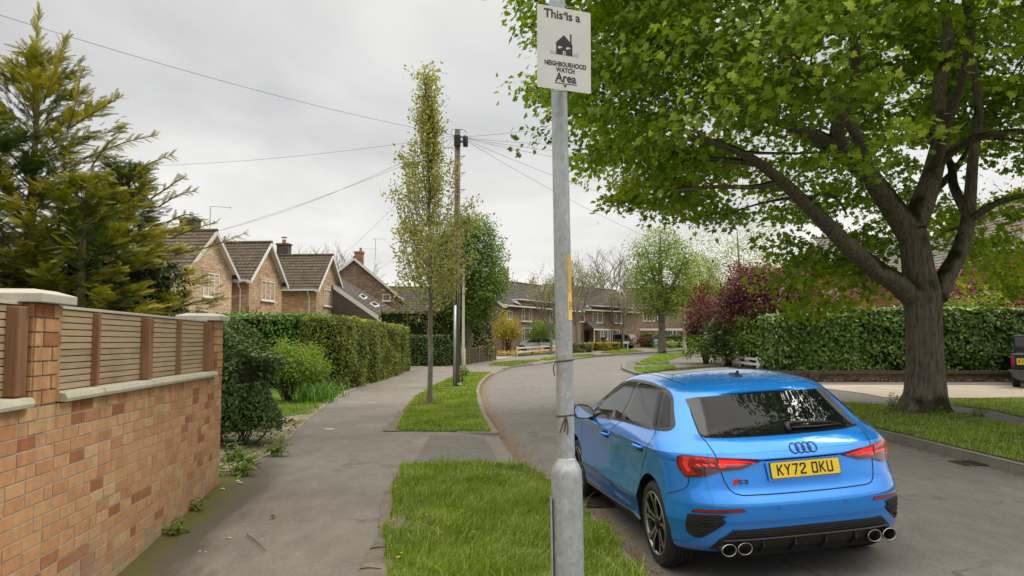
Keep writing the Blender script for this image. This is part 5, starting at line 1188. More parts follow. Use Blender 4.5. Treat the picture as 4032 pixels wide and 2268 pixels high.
tree('maple_tree', (MX, MY, MZ), trunk, limbs, 1600, 150000, (CX, CY, CZ), (8.85, 7.2, 4.9), G_MAPLE, MAPLE, .146, 41, 'big spreading maple with forked mossy trunk standing over the blue car', M_BARK, shell=.74, power=2.7, spread=.38, flat=.38, cut=mcut, droop=.22, twig=.020, upb=.75, extra=SPR, inner_top=True, outv=.42)
# ---------------- houses ----------------
def housebrick(name, ca, cb_, cm, sc=1.0):
    m, nt, ns, ls, b = newmat(name); g = ns.new('ShaderNodeNewGeometry'); tc = ns.new('ShaderNodeTexCoord')
    # unwrap by wall direction: u along the wall, v up
    sp = ns.new('ShaderNodeSeparateXYZ'); ls.new(tc.outputs['Object'], sp.inputs[0])
    ad = N(ns, 'ShaderNodeMath', operation='ADD'); ls.new(sp.outputs[0], ad.inputs[0]); ls.new(sp.outputs[1], ad.inputs[1])
    cb = ns.new('ShaderNodeCombineXYZ'); ls.new(ad.outputs[0], cb.inputs[0]); ls.new(sp.outputs[2], cb.inputs[1])
    br = ns.new('ShaderNodeTexBrick'); ls.new(cb.outputs[0], br.inputs['Vector'])
    br.inputs['Scale'].default_value = 1; br.inputs['Brick Width'].default_value = .225*sc; br.inputs['Row Height'].default_value = .075*sc; br.inputs['Mortar Size'].default_value = .006; br.inputs['Mortar Smooth'].default_value = .3; br.inputs['Bias'].default_value = 0
    br.inputs['Color1'].default_value = (0, 0, 0, 1); br.inputs['Color2'].default_value = (1, 1, 1, 1); br.inputs['Mortar'].default_value = (.5, .5, .5, 1)
    r = ramp(ns, [(0, ca), (.5, cb_), (.8, tuple(c*.72 for c in cb_)), (1, tuple(min(1, c*1.35) for c in ca))]); ls.new(br.outputs['Color'], r.inputs[0])
    mx = ns.new('ShaderNodeMixRGB'); ls.new(br.outputs['Fac'], mx.inputs[0]); ls.new(r.outputs[0], mx.inputs[1]); mx.inputs[2].default_value = (*cm, 1)
    no = N(ns, 'ShaderNodeTexNoise', Scale=.8, Detail=6.0); ls.new(tc.outputs['Object'], no.inputs['Vector']); rr = ramp(ns, [(.3, (.84, .84, .84)), (.7, (1.1, 1.1, 1.1))]); ls.new(no.outputs['Fac'], rr.inputs[0])
    mu = ns.new('ShaderNodeMixRGB'); mu.blend_type = 'MULTIPLY'; mu.inputs[0].default_value = 1; ls.new(mx.outputs[0], mu.inputs[1]); ls.new(rr.outputs[0], mu.inputs[2])
    ls.new(mu.outputs[0], b.inputs['Base Color']); b.inputs['Roughness'].default_value = .9
    bp = N(ns, 'ShaderNodeBump', Strength=.4, Distance=.01); bp.invert = True; ls.new(br.outputs['Fac'], bp.inputs['Height']); ls.new(bp.outputs[0], b.inputs['Normal']); return m
B_BUFF = housebrick('buff_brick', (0.598, 0.443, 0.305), (0.506, 0.345, 0.224), (0.517, 0.437, 0.333))
B_TAN = housebrick('tan_brick', (0.54, 0.36, 0.21), (0.432, 0.258, 0.15), (0.48, 0.384, 0.276))
B_BRN = housebrick('brown_brick', (.31, .20, .135), (.23, .14, .095), (.30, .25, .19))
B_DK = housebrick('dark_brick', (.10, .07, .055), (.06, .045, .04), (.25, .22, .18))
B_ORG = housebrick('orange_brick', (.42, .20, .09), (.33, .14, .06), (.36, .28, .18))
def tilemat(name, c1, c2, lich):
    m, nt, ns, ls, b = newmat(name); v = coords(ns, ls); a = N(ns, 'ShaderNodeTexNoise', Scale=2.2, Detail=8.0, Roughness=.7); c = N(ns, 'ShaderNodeTexNoise', Scale=14.0, Detail=6.0, Roughness=.8); ls.new(v, a.inputs['Vector']); ls.new(v, c.inputs['Vector'])
    r = ramp(ns, [(.35, c1), (.65, c2)]); ls.new(a.outputs['Fac'], r.inputs[0]); q = ramp(ns, [(.58, (0, 0, 0)), (.68, (.75, .75, .75))]); ls.new(c.outputs['Fac'], q.inputs[0])
    mx = ns.new('ShaderNodeMixRGB'); ls.new(q.outputs[0], mx.inputs[0]); ls.new(r.outputs[0], mx.inputs[1]); mx.inputs[2].default_value = (*lich, 1); ls.new(mx.outputs[0], b.inputs['Base Color']); b.inputs['Roughness'].default_value = .9; b.inputs['Specular IOR Level'].default_value = .2
    return m
T_BRN = tilemat('mossy_tiles', (0.075, 0.06, 0.045), (0.144, 0.115, 0.085), (0.263, 0.237, 0.169)); T_DK = tilemat('dark_tiles', (0.06, 0.051, 0.045), (0.113, 0.093, 0.081), (0.18, 0.15, 0.127)); T_GRY = tilemat('grey_tiles', (0.15, 0.143, 0.127), (0.24, 0.226, 0.203), (0.3, 0.284, 0.226))
M_WHITE = plain('white_upvc', (.74, .74, .72), .35, 0, .03, 2); M_CREAM = plain('weathered_white', (.60, .59, .54), .6, 0, .1, 3)
M_PANE = gloss('window_pane', (.035, .040, .042), .04, 0, .8); M_CURT = plain('net_curtain', (.24, .25, .245), .8, 0, .12, 9)
M_LEAD = plain('lead', (.20, .23, .27), .5, .3, .15); M_TERR = plain('terracotta', (.42, .14, .07), .8, 0, .15); M_SHADE = plain('soffit_dark', (.05, .045, .04), .9, 0, .1)
def roofsheet(p0, u, v, lu, lv, row=.30, col=.24, amp=.03):
    """tiled slope: p0 eaves corner, u along eaves, v up the slope; returns MB"""
    u, v = Vector(u).normalized(), Vector(v).normalized(); n = u.cross(v).normalized()
    if n.z < 0: n = -n
    nr = max(1, round(lv/row)); nc = max(1, round(lu/col)); V = []; F = []; st = nc*4+1
    for i in range(nr):
        for e, h in ((0, .045), (1, .012)):
            for k in range(st):
                t = k/(st-1); w = amp*(.5-.5*math.cos(2*math.pi*nc*t))**1.5 if amp else 0
                p = Vector(p0)+u*lu*t+v*(lv*(i+e)/nr)+n*(h+w); V.append(p)
    for i in range(2*nr-1):
        for k in range(st-1): a = i*st+k; F.append((a, a+1, a+st+1, a+st))
    return MB().add(V, F)
def window(parent, M, w, h, kind='3', curtains=True, frame=None, name='window'):
    """M maps local x (along wall), y (outward), z (up) from sill centre"""
    f = MB(); t = .06
    f.box((0, -.02, t/2), (w, .10, t), M=M); f.box((0, -.02, h-t/2), (w, .10, t), M=M); f.box((-w/2+t/2, -.02, h/2), (t, .099, h-2*t), M=M); f.box((w/2-t/2, -.02, h/2), (t, .099, h-2*t), M=M)
    xs = {'3': (-.18*w, .18*w), '3w': (-.25*w, .25*w), '2': (0,), '1': ()}[kind[:2] if kind.startswith('3w') else kind[0]]
    for x in xs: f.box((x, -.02, h/2), (t, .09, h-2*t), M=M)
    if 't' in kind:
        for a, c in ([(-w/2+t, xs[0]-t/2), (xs[-1]+t/2, w/2-t)] if 'w' in kind else [(xs[0]+t/2, xs[-1]-t/2)] if len(xs) == 2 else [(-w/2+t, w/2-t)]): f.box(((a+c)/2, -.022, h*.70), (c-a, .085, t), M=M)
    f.box((0, .045, -.035), (w+.10, .14, .05), M=M)
    fr = f.build(name, frame or M_WHITE, parent)
    MB().box((0, -.035, h/2), (w-.04, .01, h-.04), M=M).build('pane', M_PANE, fr)
    if curtains:
        c = MB(); n = 14
        V = [M @ Vector((-w/2+.05+(w-.1)*i/n, -.030+.0015*math.sin(i*2.3), z)) for z in (.06, h-.06) for i in range(n+1)]
        for (i0, i1) in ((0, 5), (9, 14)) if curtains is True else ((0, 14),): c.add(V, [(i, i+1, n+2+i, n+1+i) for i in range(i0, i1)])
        c.build('curtain', M_CURT, fr)
    return fr
def wallM(o, d, nrm): # o origin, d along (unit), nrm outward
    d = Vector(d).normalized(); n = Vector(nrm).normalized(); return Matrix(((d.x, n.x, 0, o[0]), (d.y, n.y, 0, o[1]), (0, 0, 1, o[2]), (0, 0, 0, 1)))
def gable_house(x, y, rz, w, L, he, hr, brick, tiles, label, over=.35, win=None, chim=None, pipe=True, soff=.30, group='gabled houses along the left side', sidewin=None, verge_mat=None):
    """gable faces local +x; ridge runs along local x. origin: middle of the gable foot"""
    h = empty('house', (x, y, base(y)), rz, label, 'house', group); hw = w/2; k = (hr-he)/hw
    wl = MB(); wl.add([(0, -hw, -.5), (0, hw, -.5), (0, hw, he), (0, 0, hr-.06), (0, -hw, he), (-L, -hw, -.5), (-L, hw, -.5), (-L, hw, he), (-L, 0, hr-.06), (-L, -hw, he)],
        [(0, 1, 2, 3, 4), (9, 8, 7, 6, 5), (1, 0, 5, 6), (0, 4, 9, 5), (2, 1, 6, 7), (4, 3, 8, 9), (3, 2, 7, 8)]); wl.build('wall', brick, h)
    sl = math.hypot(hw+over, (hw+over)*k); rf = None; e = he-over*k
    for s in (-1, 1):
        m_ = roofsheet((-L, s*(hw+over), e), (1, 0, 0), (0, -s, k), L+soff, sl); MBb = m_.build('roof', tiles, h) if rf is None else m_.build('roof_slope', tiles, rf)
        if rf is None: rf = MBb
    MB().tube([(-L, 0, hr+.06), (soff, 0, hr+.06)], .09, 8).build('ridge', tiles, rf)
    v = MB()
    for s in (-1, 1):
        v.prism([(s*(hw+over), e-.16), (s*(hw+over), e+.06), (0, hr+.07), (0, hr-.17)], lambda a, b, t: (t, a, b), soff-.035, soff-.002)
        v.box((soff/2-.02, s*(hw+over-.05), e-.05), (soff-.02, .16, .17)); 
    v.build('bargeboard', verge_mat or M_WHITE, rf)
    sf = MB()
    for s in (-1, 1): sf.add([(0.0, s*hw, he-.05), (soff-.03, s*hw, he-.05), (soff-.03, 0, hr-.12), (0, 0, hr-.12)], [(0, 1, 2, 3)])
    sf.build('soffit', M_CREAM, rf)
    g = MB()
    for s in (-1, 1): g.box((-L/2+soff/2-.1, s*(hw+over+.04), e+.0), (L+soff-.2, .12, .10))
    if pipe:
        px = -.45; g.tube([(px, -(hw+over), e-.02), (px, -(hw+over), e-.18), (px, -(hw+.06), e-.45), (px, -(hw+.06), 0)], .04, 8)
    g.build('gutter', M_WHITE, h, smooth=False)
    if win: ww, wh, wz, kd, wy = win; window(h, wallM((0.012, wy, wz), (0, 1, 0), (1, 0, 0)), ww, wh, kd); MB().box((.008, wy, wz+wh+.13), (.02, ww+.35, .22)).build('lintel', B_TAN if brick is not B_TAN else B_BUFF, h)
    if sidewin: ww, wh, wz, kd, wx = sidewin; window(h, wallM((wx, -hw-.012, wz), (1, 0, 0), (0, -1, 0)), ww, wh, kd)
    if chim:
        cx, cy, cw, ch, pots = chim; c = MB(); c.box((cx, cy, hr-.6+ch/2+.3), (cw, cw*.8, ch+1.2)); c.box((cx, cy, hr-.3+ch+.62), (cw+.10, cw*.8+.1, .12)); cc = c.build('chimney', B_DK if pots != 'b' else B_ORG, rf)
        p = MB(); zt = hr+ch+.38
        if pots == 'cowl': p.lathe([(.14, zt), (.12, zt+.28), (.10, zt+.28)], 12, Matrix.Translation((cx, cy, 0))); p.lathe([(.001, zt+.5), (.2, zt+.46), (.2, zt+.42)], 12, Matrix.Translation((cx, cy, 0))); p.tube([(cx-.1, cy, zt+.2), (cx-.1, cy, zt+.46)], .012, 4); p.tube([(cx+.1, cy, zt+.2), (cx+.1, cy, zt+.46)], .012, 4)
        else: p.lathe([(.13, zt), (.10, zt+.35), (.08, zt+.35)], 12, Matrix.Translation((cx, cy+.12, 0)))
        p.build('chimney_pot', M_TERR if pots != 'g' else M_CREAM, cc)
    return h
d1 = math.atan2(-.094, 1)   # gables turn slightly with the road
rzg = -math.atan2(.094, 1)
h1 = gable_house(-14.75, 37.5, rzg, 4.6, 11, 5.1-base(37), 6.98-base(37), B_BUFF, T_BRN, 'pale buff brick gabled house half hidden behind the golden conifer', win=(1.62, 1.2, 3.60, '3t', .05), chim=(-1.6, .9, .8, .45, 'g'), verge_mat=M_CREAM)
h2 = gable_house(-13.90, 43.4, rzg, 4.5, 11, 5.15-base(43), 7.17-base(43), B_TAN, T_BRN, 'tan brick gabled house second in the row with small conifers before it', win=(1.85, 1.12, 3.68, '3', .2))
h3 = gable_house(-12.30, 51.5, rzg, 4.7, 12, 5.2-base(51), 7.36-base(51), B_TAN, T_BRN, 'tan brick gabled house third in the row with a cowled chimney', win=(2.3, 1.12, 3.62, '3w', .1), chim=(-3.4, .6, .8, .55, 'cowl'))
# fourth house: gable towards the camera, dark lean-to garage roof before it
H4 = at(891, 650, 60); w4 = 7.0; he4, hr4 = 5.2-base(60), H4.z-base(60)
h4 = gable_house(H4.x, 60, -R(90)+R(8), w4, 12, he4, hr4, B_BRN, T_BRN, 'brown brick house with a dark lean-to roof and two skylights', win=None, chim=(-3.2, .2, .9, .5, 'b'), pipe=False, group='gabled houses along the left side')
_p = h4.matrix_basis if False else None
def loc4(p): # world point to house 4 local
    M = Matrix.Translation(h4.location) @ Matrix.Rotation(-R(90)+R(8), 4, 'Z'); return M.inverted() @ Vector(p)
window(h4, wallM((.012, loc4(at(972, 750, 60)).y, at(972, 757, 60).z-base(60)), (0, 1, 0), (1, 0, 0)), .62, .55, '1', False)
a0, a1, a2, a3 = [loc4(p) for p in (at(838, 690, 57.5), at(1012, 808, 57.5), at(965, 806, 52), at(838, 716, 52))]
A0, A1 = loc4(at(834, 684, 59.6)), loc4(at(1030, 802, 59.6)); B0, B1 = loc4(at(838, 716, 52)), loc4(at(975, 812, 52))
def quadroof(name, q, mat, parent, nu, nv, amp=.02):
    V = []; F = []; n_ = (q[1]-q[0]).cross(q[3]-q[0]).normalized(); n_ = n_ if n_.z > 0 else -n_; st = nu*3+1
    for j in range(nv):
        for e, hh in ((0, .05), (1, .01)):
            for i in range(st): s_ = i/(st-1); t = (j+e)/nv; p = q[0].lerp(q[1], s_).lerp(q[3].lerp(q[2], s_), t); V.append(p+n_*(hh+amp*(.5-.5*math.cos(2*math.pi*nu*s_))))
    for i in range(2*nv-1):
        for k in range(st-1): a = i*st+k; F.append((a, a+1, a+st+1, a+st))
    return MB().add(V, F).build(name, mat, parent)
lean = quadroof('lean_to_roof', [B1, A1, A0, B0], T_DK, h4, 24, 18)
mb = MB(); dn = Vector((0, 0, -.28)); mb.add([B0, B1, B1+dn, B0+dn], [(0, 1, 2, 3)]); mb.add([B0+Vector((.06, 0, .05)), B1+Vector((.06, 0, .05)), B1+dn+Vector((.06, 0, 0)), B0+dn+Vector((.06, 0, 0))], [(0, 1, 2, 3)]); mb.build('fascia', M_WHITE, lean)
lw = Vector((0, 0, -6)); MB().add([B0+dn*.6, B1+dn*.6, B1+lw, B0+lw], [(0, 1, 2, 3)]).build('lean_to_wall', B_DK, h4)
for s_, t_ in ((.46, .32), (.64, .30)):
    q = lambda a, b: B0.lerp(B1, 1-a).lerp(A0.lerp(A1, 1-a), b)
    P = [q(1-s_+.04, t_), q(1-s_-.04, t_), q(1-s_-.05, t_+.30), q(1-s_+.03, t_+.30)]; up_ = Vector((0, 0, .12)); sk = MB().add([p for p in P]+[p+up_ for p in P], [(4, 5, 6, 7), (0, 1, 5, 4), (1, 2, 6, 5), (2, 3, 7, 6), (3, 0, 4, 7)]).build('skylight', M_CREAM, lean)
    c_ = sum(P, Vector())/4; MB().add([c_+(p-c_)*.72+up_*1.15 for p in P], [(0, 1, 2, 3)]).build('pane', M_PANE, sk)
# ---------------- terraces across the bend ----------------
def terrace(name, p, direc, L, he, hr, depth, brick, tiles, label, wins, fascia=(), gable_mat=None, chim=(), porch=None, group='brown brick terraces on the bend'):
    """front face starts at p and runs along direc; origin at its foot"""
    d = Vector(direc).normalized(); rz_ = math.atan2(d.y, d.x); h = empty('terrace_house', (p[0], p[1], base(p[1])), rz_, label, 'house', group)
    ov = .35; hm = depth/2; k = (hr-he)/hm
    MB().add([(0, 0, -.8), (L, 0, -.8), (L, 0, he), (0, 0, he), (0, depth, -.8), (L, depth, -.8), (L, depth, he), (0, depth, he), (0, hm, hr-.08), (L, hm, hr-.08)],
        [(0, 1, 2, 3), (5, 4, 7, 6), (4, 0, 3, 8, 7), (1, 5, 6, 9, 2), (3, 2, 9, 8), (6, 7, 8, 9)]).build('wall', brick, h)
    sl = math.hypot(hm+ov, (hm+ov)*k)
    rf = roofsheet((-.3, -ov, he-ov*k), (1, 0, 0), (0, 1, k), L+.6, sl, .34, .6, .012).build('roof', tiles, h)
    roofsheet((-.3, depth+ov, he-ov*k), (1, 0, 0), (0, -1, k), L+.6, sl, .34, .6, .012).build('roof_slope', tiles, rf)
    MB().tube([(-.3, hm, hr+.05), (L+.3, hm, hr+.05)], .1, 6).build('ridge', tiles, rf)
    v = MB()
    for s, y0 in ((1, -ov), (-1, depth+ov)): v.prism([(y0, he-ov*k-.2), (y0, he-ov*k+.05), (hm, hr+.05), (hm, hr-.22)], lambda a, b, t: (t, a, b), -.34, -.305)
    v.box((-.02, -ov+.02, he-ov*k-.10), (.66, .12, .28)); v.build('bargeboard', M_WHITE, rf)
    MB().box((L/2, -ov-.02, he-ov*k-.04), (L+.6, .1, .12)).build('gutter', M_WHITE, h)
    MB().tube([(.15, -.07, he-.1), (.15, -.07, 0)], .045, 6).build('drainpipe', M_BLACK, h)
    for (x0, x1, zt) in fascia:   # flat-topped dormer run rising through the eaves
        dm = MB().box(((x0+x1)/2, .55, (he-1.2+zt)/2), (x1-x0, 1.14, zt-he+1.2)).build('dormer', brick, h)
        MB().box(((x0+x1)/2, .42, zt+.05), (x1-x0+.3, 1.5, .10)).build('dormer_fascia', M_WHITE, dm)
        MB().add([(x0-.02, -.02, zt), (x0-.9, -ov-.05, he-ov*k+.2), (x0-.05, -ov-.05, he-ov*k+.12), (x0-.02, .9, zt+.1)], [(0, 1, 2), (0, 3, 1)]).build('flashing', M_LEAD, dm)
    for (x, z, w, hh, kd) in wins: window(h, wallM((x, -.03, z), (1, 0, 0), (0, -1, 0)), w, hh, kd, 'full' if hh > 1 else True)
    for cx in chim: c = MB().box((cx, hm, hr+.4), (.9, .6, 1.6)).build('chimney', brick, rf); MB().lathe([(.13, hr+1.2), (.1, hr+1.55)], 10, Matrix.Translation((cx, hm, 0))).build('chimney_pot', M_TERR, c)
    if porch:
        px, pw, pz = porch
        po = MB().add([(px-pw/2, -1.5, pz), (px+pw/2, -1.5, pz), (px+pw/2, 0, pz), (px-pw/2, 0, pz), (px-pw/2+.25, -.02, pz+1.0), (px+pw/2-1.1, -.02, pz+1.0)], [(0, 1, 5, 4), (1, 2, 5), (3, 0, 4)]).build('porch', tiles, h)
        MB().box((px, -1.5, pz-.05), (pw+.1, .08, .14)).build('porch_fascia', M_WHITE, po)
        c = MB()
        for x in (px-pw/2+.1, px-.05, px+.45, px+pw/2-.08): c.box((x, -1.42, (pz-.1)/2), (.09, .09, pz-.14))
        c.box((px+pw*.27, -1.42, pz*.5), (pw*.40, .06, .08)); c.build('porch_frame', M_WHITE, po)
        MB().box((px+.18, -1.40, pz/2-.1), (.5, .03, pz-.4)).box((px+pw*.30, -1.40, pz/2-.1), (pw*.34, .03, pz-.4)).build('porch_pane', M_PANE, po)
        MB().box((px-pw*.28, -.05, 1.0), (.85, .08, 2.0)).build('door', M_SOOT_SHADE, h)
    return h
gA = at(1262, 760, 68)
terrace('terrace', (gA.x, 68), (.558, 1, 0), 17, gA.z-base(68)-.02, 7.15-base(68)+.4, 7.6, B_BRN, T_DK, 'brown brick terrace nearest the dark green tree with tall white windows',
  [(1.35, 3.05, 1.0, .78, '2'), (4.7, 2.95, 2.0, 1.62, '3wt'), (10.6, 2.95, 2.1, 1.62, '3wt'), (4.7, .75, 2.0, 1.6, '3wt'), (11.3, .8, 1.8, 1.5, '2t')], fascia=[(2.9, 13.5, 4.88)], chim=(7,))
gB = at(1449, 772, 84)
terrace('terrace', (gB.x-.6, 84), (.93, 1, 0), 13.5, gB.z-base(84), gB.z-base(84)+2.6, 7.5, B_BRN, T_DK, 'brown brick terrace with the open porch door behind the parked estate car',
  [(2.0, 3.05, .9, .8, '1'), (4.9, 3.0, 1.9, 1.55, '2t'), (9.1, 3.0, 1.9, 1.55, '3wt'), (8.2, .75, 1.9, 1.5, '3w')], fascia=[(3.4, 11.5, 4.85)], chim=(4.6,), porch=(3.6, 2.7, 2.25))
gC = at(1590, 770, 103)
terrace('terrace', (gC.x, 103), (1, .12, 0), 20, gC.z-base(103), gC.z-base(103)+2.6, 8, B_BRN, T_DK, 'farthest brown brick terrace seen past the leafy street tree',
  [(2.5, 3.4, 2, 1.5, '3w'), (13.6, 3.2, 2.3, 1.5, '3w'), (5.0, .9, 2.2, 1.5, '3w'), (12.8, .7, 2.2, 1.7, '2'), (9, .9, .9, 1.9, '1')], chim=(4.9, 12), porch=None)
for x0 in (58.0,):
    pass
cB = at(1640, 832, 101); mb = MB(); mb.box((0, 0, 0), (6.6, 1.6, .26)); tag(mb.build('porch_canopy', M_WHITE, None, loc=(at(1690, 829, 101.5).x-1.2, 102, at(1690, 829, 101.5).z)), 'long white flat canopy over the far terrace doors', 'canopy', 'white door canopies on the far terrace')
mb = MB(); mb.box((0, 0, 0), (3.0, 1.6, .26)); tag(mb.build('porch_canopy', M_WHITE, None, loc=(at(1748, 829, 101.5).x, 102, at(1748, 829, 101.5).z)), 'short white flat canopy beside the red shrub on the far terrace', 'canopy', 'white door canopies on the far terrace')
# low house behind, left of the terraces, seen through the tree
hb = at(1140, 800, 74)
gable_house(-6.5, 82, R(8), 6.5, 9, 4.2, 6.6, B_BRN, T_DK, 'low brown house glimpsed behind the telegraph pole and dark green tree', win=(1.3, .9, 2.9, '2', 0), group='distant houses', pipe=False)
# orange houses behind the right hand hedge
q = at(2180, 700, 38)
gable_house(18.3, 46, R(180), 8.0, 16, 5.3, 7.5, B_ORG, T_GRY, 'orange brick house behind the laurel hedge left of the maple trunk', win=(1.6, 1.2, 3.0, '3', 2.2), group='orange brick houses behind the right hedge')
hR = gable_house(27.0, 36.0, -R(90)+R(4), 9.4, 9, 5.1, 9.0, B_ORG, T_GRY, 'tall orange brick gable end at the right picture edge', win=(1.2, 1.2, 3.6, '2', 1.0), group='orange brick houses behind the right hedge', pipe=False)
# ---------------- hedges on the left ----------------
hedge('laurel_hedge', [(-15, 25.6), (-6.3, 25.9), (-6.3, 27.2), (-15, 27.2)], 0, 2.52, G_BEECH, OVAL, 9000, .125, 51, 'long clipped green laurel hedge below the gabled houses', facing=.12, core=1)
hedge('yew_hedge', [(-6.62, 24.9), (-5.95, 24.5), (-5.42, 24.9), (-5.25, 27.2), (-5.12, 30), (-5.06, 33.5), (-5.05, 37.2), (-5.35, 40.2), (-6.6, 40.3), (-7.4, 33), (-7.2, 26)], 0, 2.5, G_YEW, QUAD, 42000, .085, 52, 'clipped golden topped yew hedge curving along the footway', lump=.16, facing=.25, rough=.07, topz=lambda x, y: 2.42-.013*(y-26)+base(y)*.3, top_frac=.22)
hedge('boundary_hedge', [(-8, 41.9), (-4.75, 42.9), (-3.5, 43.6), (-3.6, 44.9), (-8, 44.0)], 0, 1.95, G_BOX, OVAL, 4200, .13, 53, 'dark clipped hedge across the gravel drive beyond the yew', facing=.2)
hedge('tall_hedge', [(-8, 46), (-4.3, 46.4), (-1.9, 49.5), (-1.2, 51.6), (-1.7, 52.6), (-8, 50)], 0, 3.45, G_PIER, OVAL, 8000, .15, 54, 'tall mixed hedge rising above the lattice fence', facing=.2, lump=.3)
hedge('privet_hedge', [(-5.2, 44.4), (-3.0, 45.5), (-3.0, 46.4), (-5.2, 45.5)], .1, 1.5, G_BEECH, OVAL, 1500, .12, 55, 'low privet hedge between the boundary hedge and lattice fence', facing=.2)
# ---------------- the bush behind the near pier ----------------
hb_ = hedge('privet_bush', [(-5.15, 11.5), (-4.0, 11.2), (-3.72, 11.6), (-3.7, 12.3), (-3.95, 12.9), (-5.1, 13.1), (-5.5, 12.3)], .28, 1.96, G_BOX, OVAL, 17000, .058, 60, 'dark leggy evergreen bush directly behind the far wall pier', 'bush', lump=.30, topz=lambda x, y: 2.0-.62*sstep(-4.7, -3.75, x), facing=.3, rough=.14)
mb = MB(); rr = random.Random(5)
for i in range(15):
    x, y = rr.uniform(-.75, .75), rr.uniform(-.6, .5); p = curve([(x*.5, y*.4, -.06), (x*.75+rr.uniform(-.1, .1), y*.7, .18), (x+rr.uniform(-.1, .1), y, .42)], 4); mb.tube(p, taper(.018, .008, len(p)), 5)
mb.build('stems', M_TWIGL, hb_)
P = np.array([(x, y, z) for x, y, z in zip(rng.uniform(-.9, .9, 1100), rng.uniform(-.75, .65, 1100), .12+.25*rng.random(1100)**.6)])
leaves('low_leaves', OVAL[0], OVAL[1], P, rnorm(1100, rng), rng.uniform(0, 6, 1100), .05*rng.uniform(.6, 1.3, 1100), rng.random(1100)*.7, G_BOX, hb_)
blob('lime_shrub', (-5.95, 20.6), (.90, .75, 1.48), G_LIME, OVAL, 9000, .065, 61, 'bright lime green shrub in front of the yew hedge', stems=9, bottom=.12, shell=.72, clr=.12, ncl=230, z0=gz(-5.9, 20.6)-.0, up=.8)
# arching grassy leaves under the lime shrub
def tuft(name, c, n, h, spread_, mat, seed, label, cat='plant', w=.02, group=None):
    r = np.random.default_rng(seed); V = []; F = []; var = []
    for i in range(n):
        a = r.uniform(0, 6.28); d = np.array([math.cos(a), math.sin(a)]); b0 = r.normal(0, spread_*.35, 2); H = h*r.uniform(.5, 1.1); ln = r.uniform(.2, .9)*H; s = np.array([-d[1], d[0]])*w*.5; k = len(V)
        for t in (0, .4, .75, 1):
            wv = 1 if t < .5 else .75 if t < 1 else .1; p = b0+d*ln*t*t; z = H*(t-.25*t*t*(ln/H)); V += [(p[0]-s[0]*wv, p[1]-s[1]*wv, z), (p[0]+s[0]*wv, p[1]+s[1]*wv, z)]; var += [r.uniform(.2, .9)]*2
        F += [(k+2*j, k+2*j+1, k+2*j+3, k+2*j+2) for j in range(3)]
    o = npmesh(name, V, F, mat, var, loc=(c[0], c[1], gz(c[0], c[1])-.01)); return tag(o, label, cat, group)
for i, (x, y, n) in enumerate(((-5.25, 20.3, 200), (-5.5, 21.4, 150), (-5.25, 22.4, 80))): tuft('strap_leaf_plant', (x, y), n, .60, .7, G_BEECH, 70+i, ('wide tuft of strap leaves right of the lime shrub', 'smaller strap leaf tuft behind the wide one', 'farthest strap leaf tuft by the yew hedge foot')[i], group='strap leaf tufts under the lime shrub')
# weeds at the wall foot
def weed(name, c, n, size, hgt, seed, label, mat=None, tilt=.8, group='weeds at the foot of the wall'):
    r = np.random.default_rng(seed); h = empty(name, (c[0], c[1], gz(c[0], c[1])), 0, label, 'weed', group); mb = MB(); P = []; Nn = []; sp = []; sz = []
    ns_ = max(2, n//9)
    for s in range(ns_):
        a = r.uniform(0, 6.28); l = r.uniform(.25, 1)*hgt; tip = Vector((math.cos(a)*l*.5*tilt, math.sin(a)*l*.5*tilt, l)); b = Vector((r.normal(0, .2*hgt), r.normal(0, .2*hgt), 0)); p = curve([b, b+tip*.5+Vector((0, 0, .02)), b+tip], 3); mb.tube(p, taper(.004, .002, len(p)), 4)
        for k in range(n//ns_):
            t = r.uniform(.3, 1.0); q = b+tip*t; az = r.uniform(0, 6.28); P.append(tuple(q)); Nn.append((math.cos(az)*.5, math.sin(az)*.5, 1)); sp.append(az+1.57+3.14*r.integers(0, 2)); sz.append(size*r.uniform(.5, 1.2))
    mb.build('stems', G_MID, h); leaves('leaves', [(a*.62, b, c_) for a, b, c_ in OVAL[0]], OVAL[1], np.array(P), np.array(Nn), np.array(sp), np.array(sz), r.uniform(.3, 1, len(P)), mat or G_MID, h); return h
WL = lambda Y, o=.05: (-3.34+.1176*(8.87-Y)+o, Y)
weed('weed', WL(6.95, .10), 46, .10, .17, 81, 'broad leaved weed growing where wall meets path, nearest camera')
weed('weed', WL(7.75, .08), 34, .085, .17, 82, 'second broad leaved weed against the wall foot')
weed('weed', (-3.28, 9.35), 90, .12, .30, 83, 'leafy weed clump at the far corner of the brick wall')
weed('weed', (-3.40, 9.75), 70, .11, .34, 84, 'darker weed clump tucked behind the wall corner')
weed('weed', (-3.30, 10.9), 90, .105, .30, 85, 'weed clump beside the path in front of the dark bush')
weed('weed', (-3.75, 10.4), 120, .09, .30, 86, 'ivy tangle under the dark bush', G_BOX)
weed('weed', (-2.25, 7.4), 12, .035, .03, 87, 'tiny flat weed growing in the path tarmac', tilt=2)
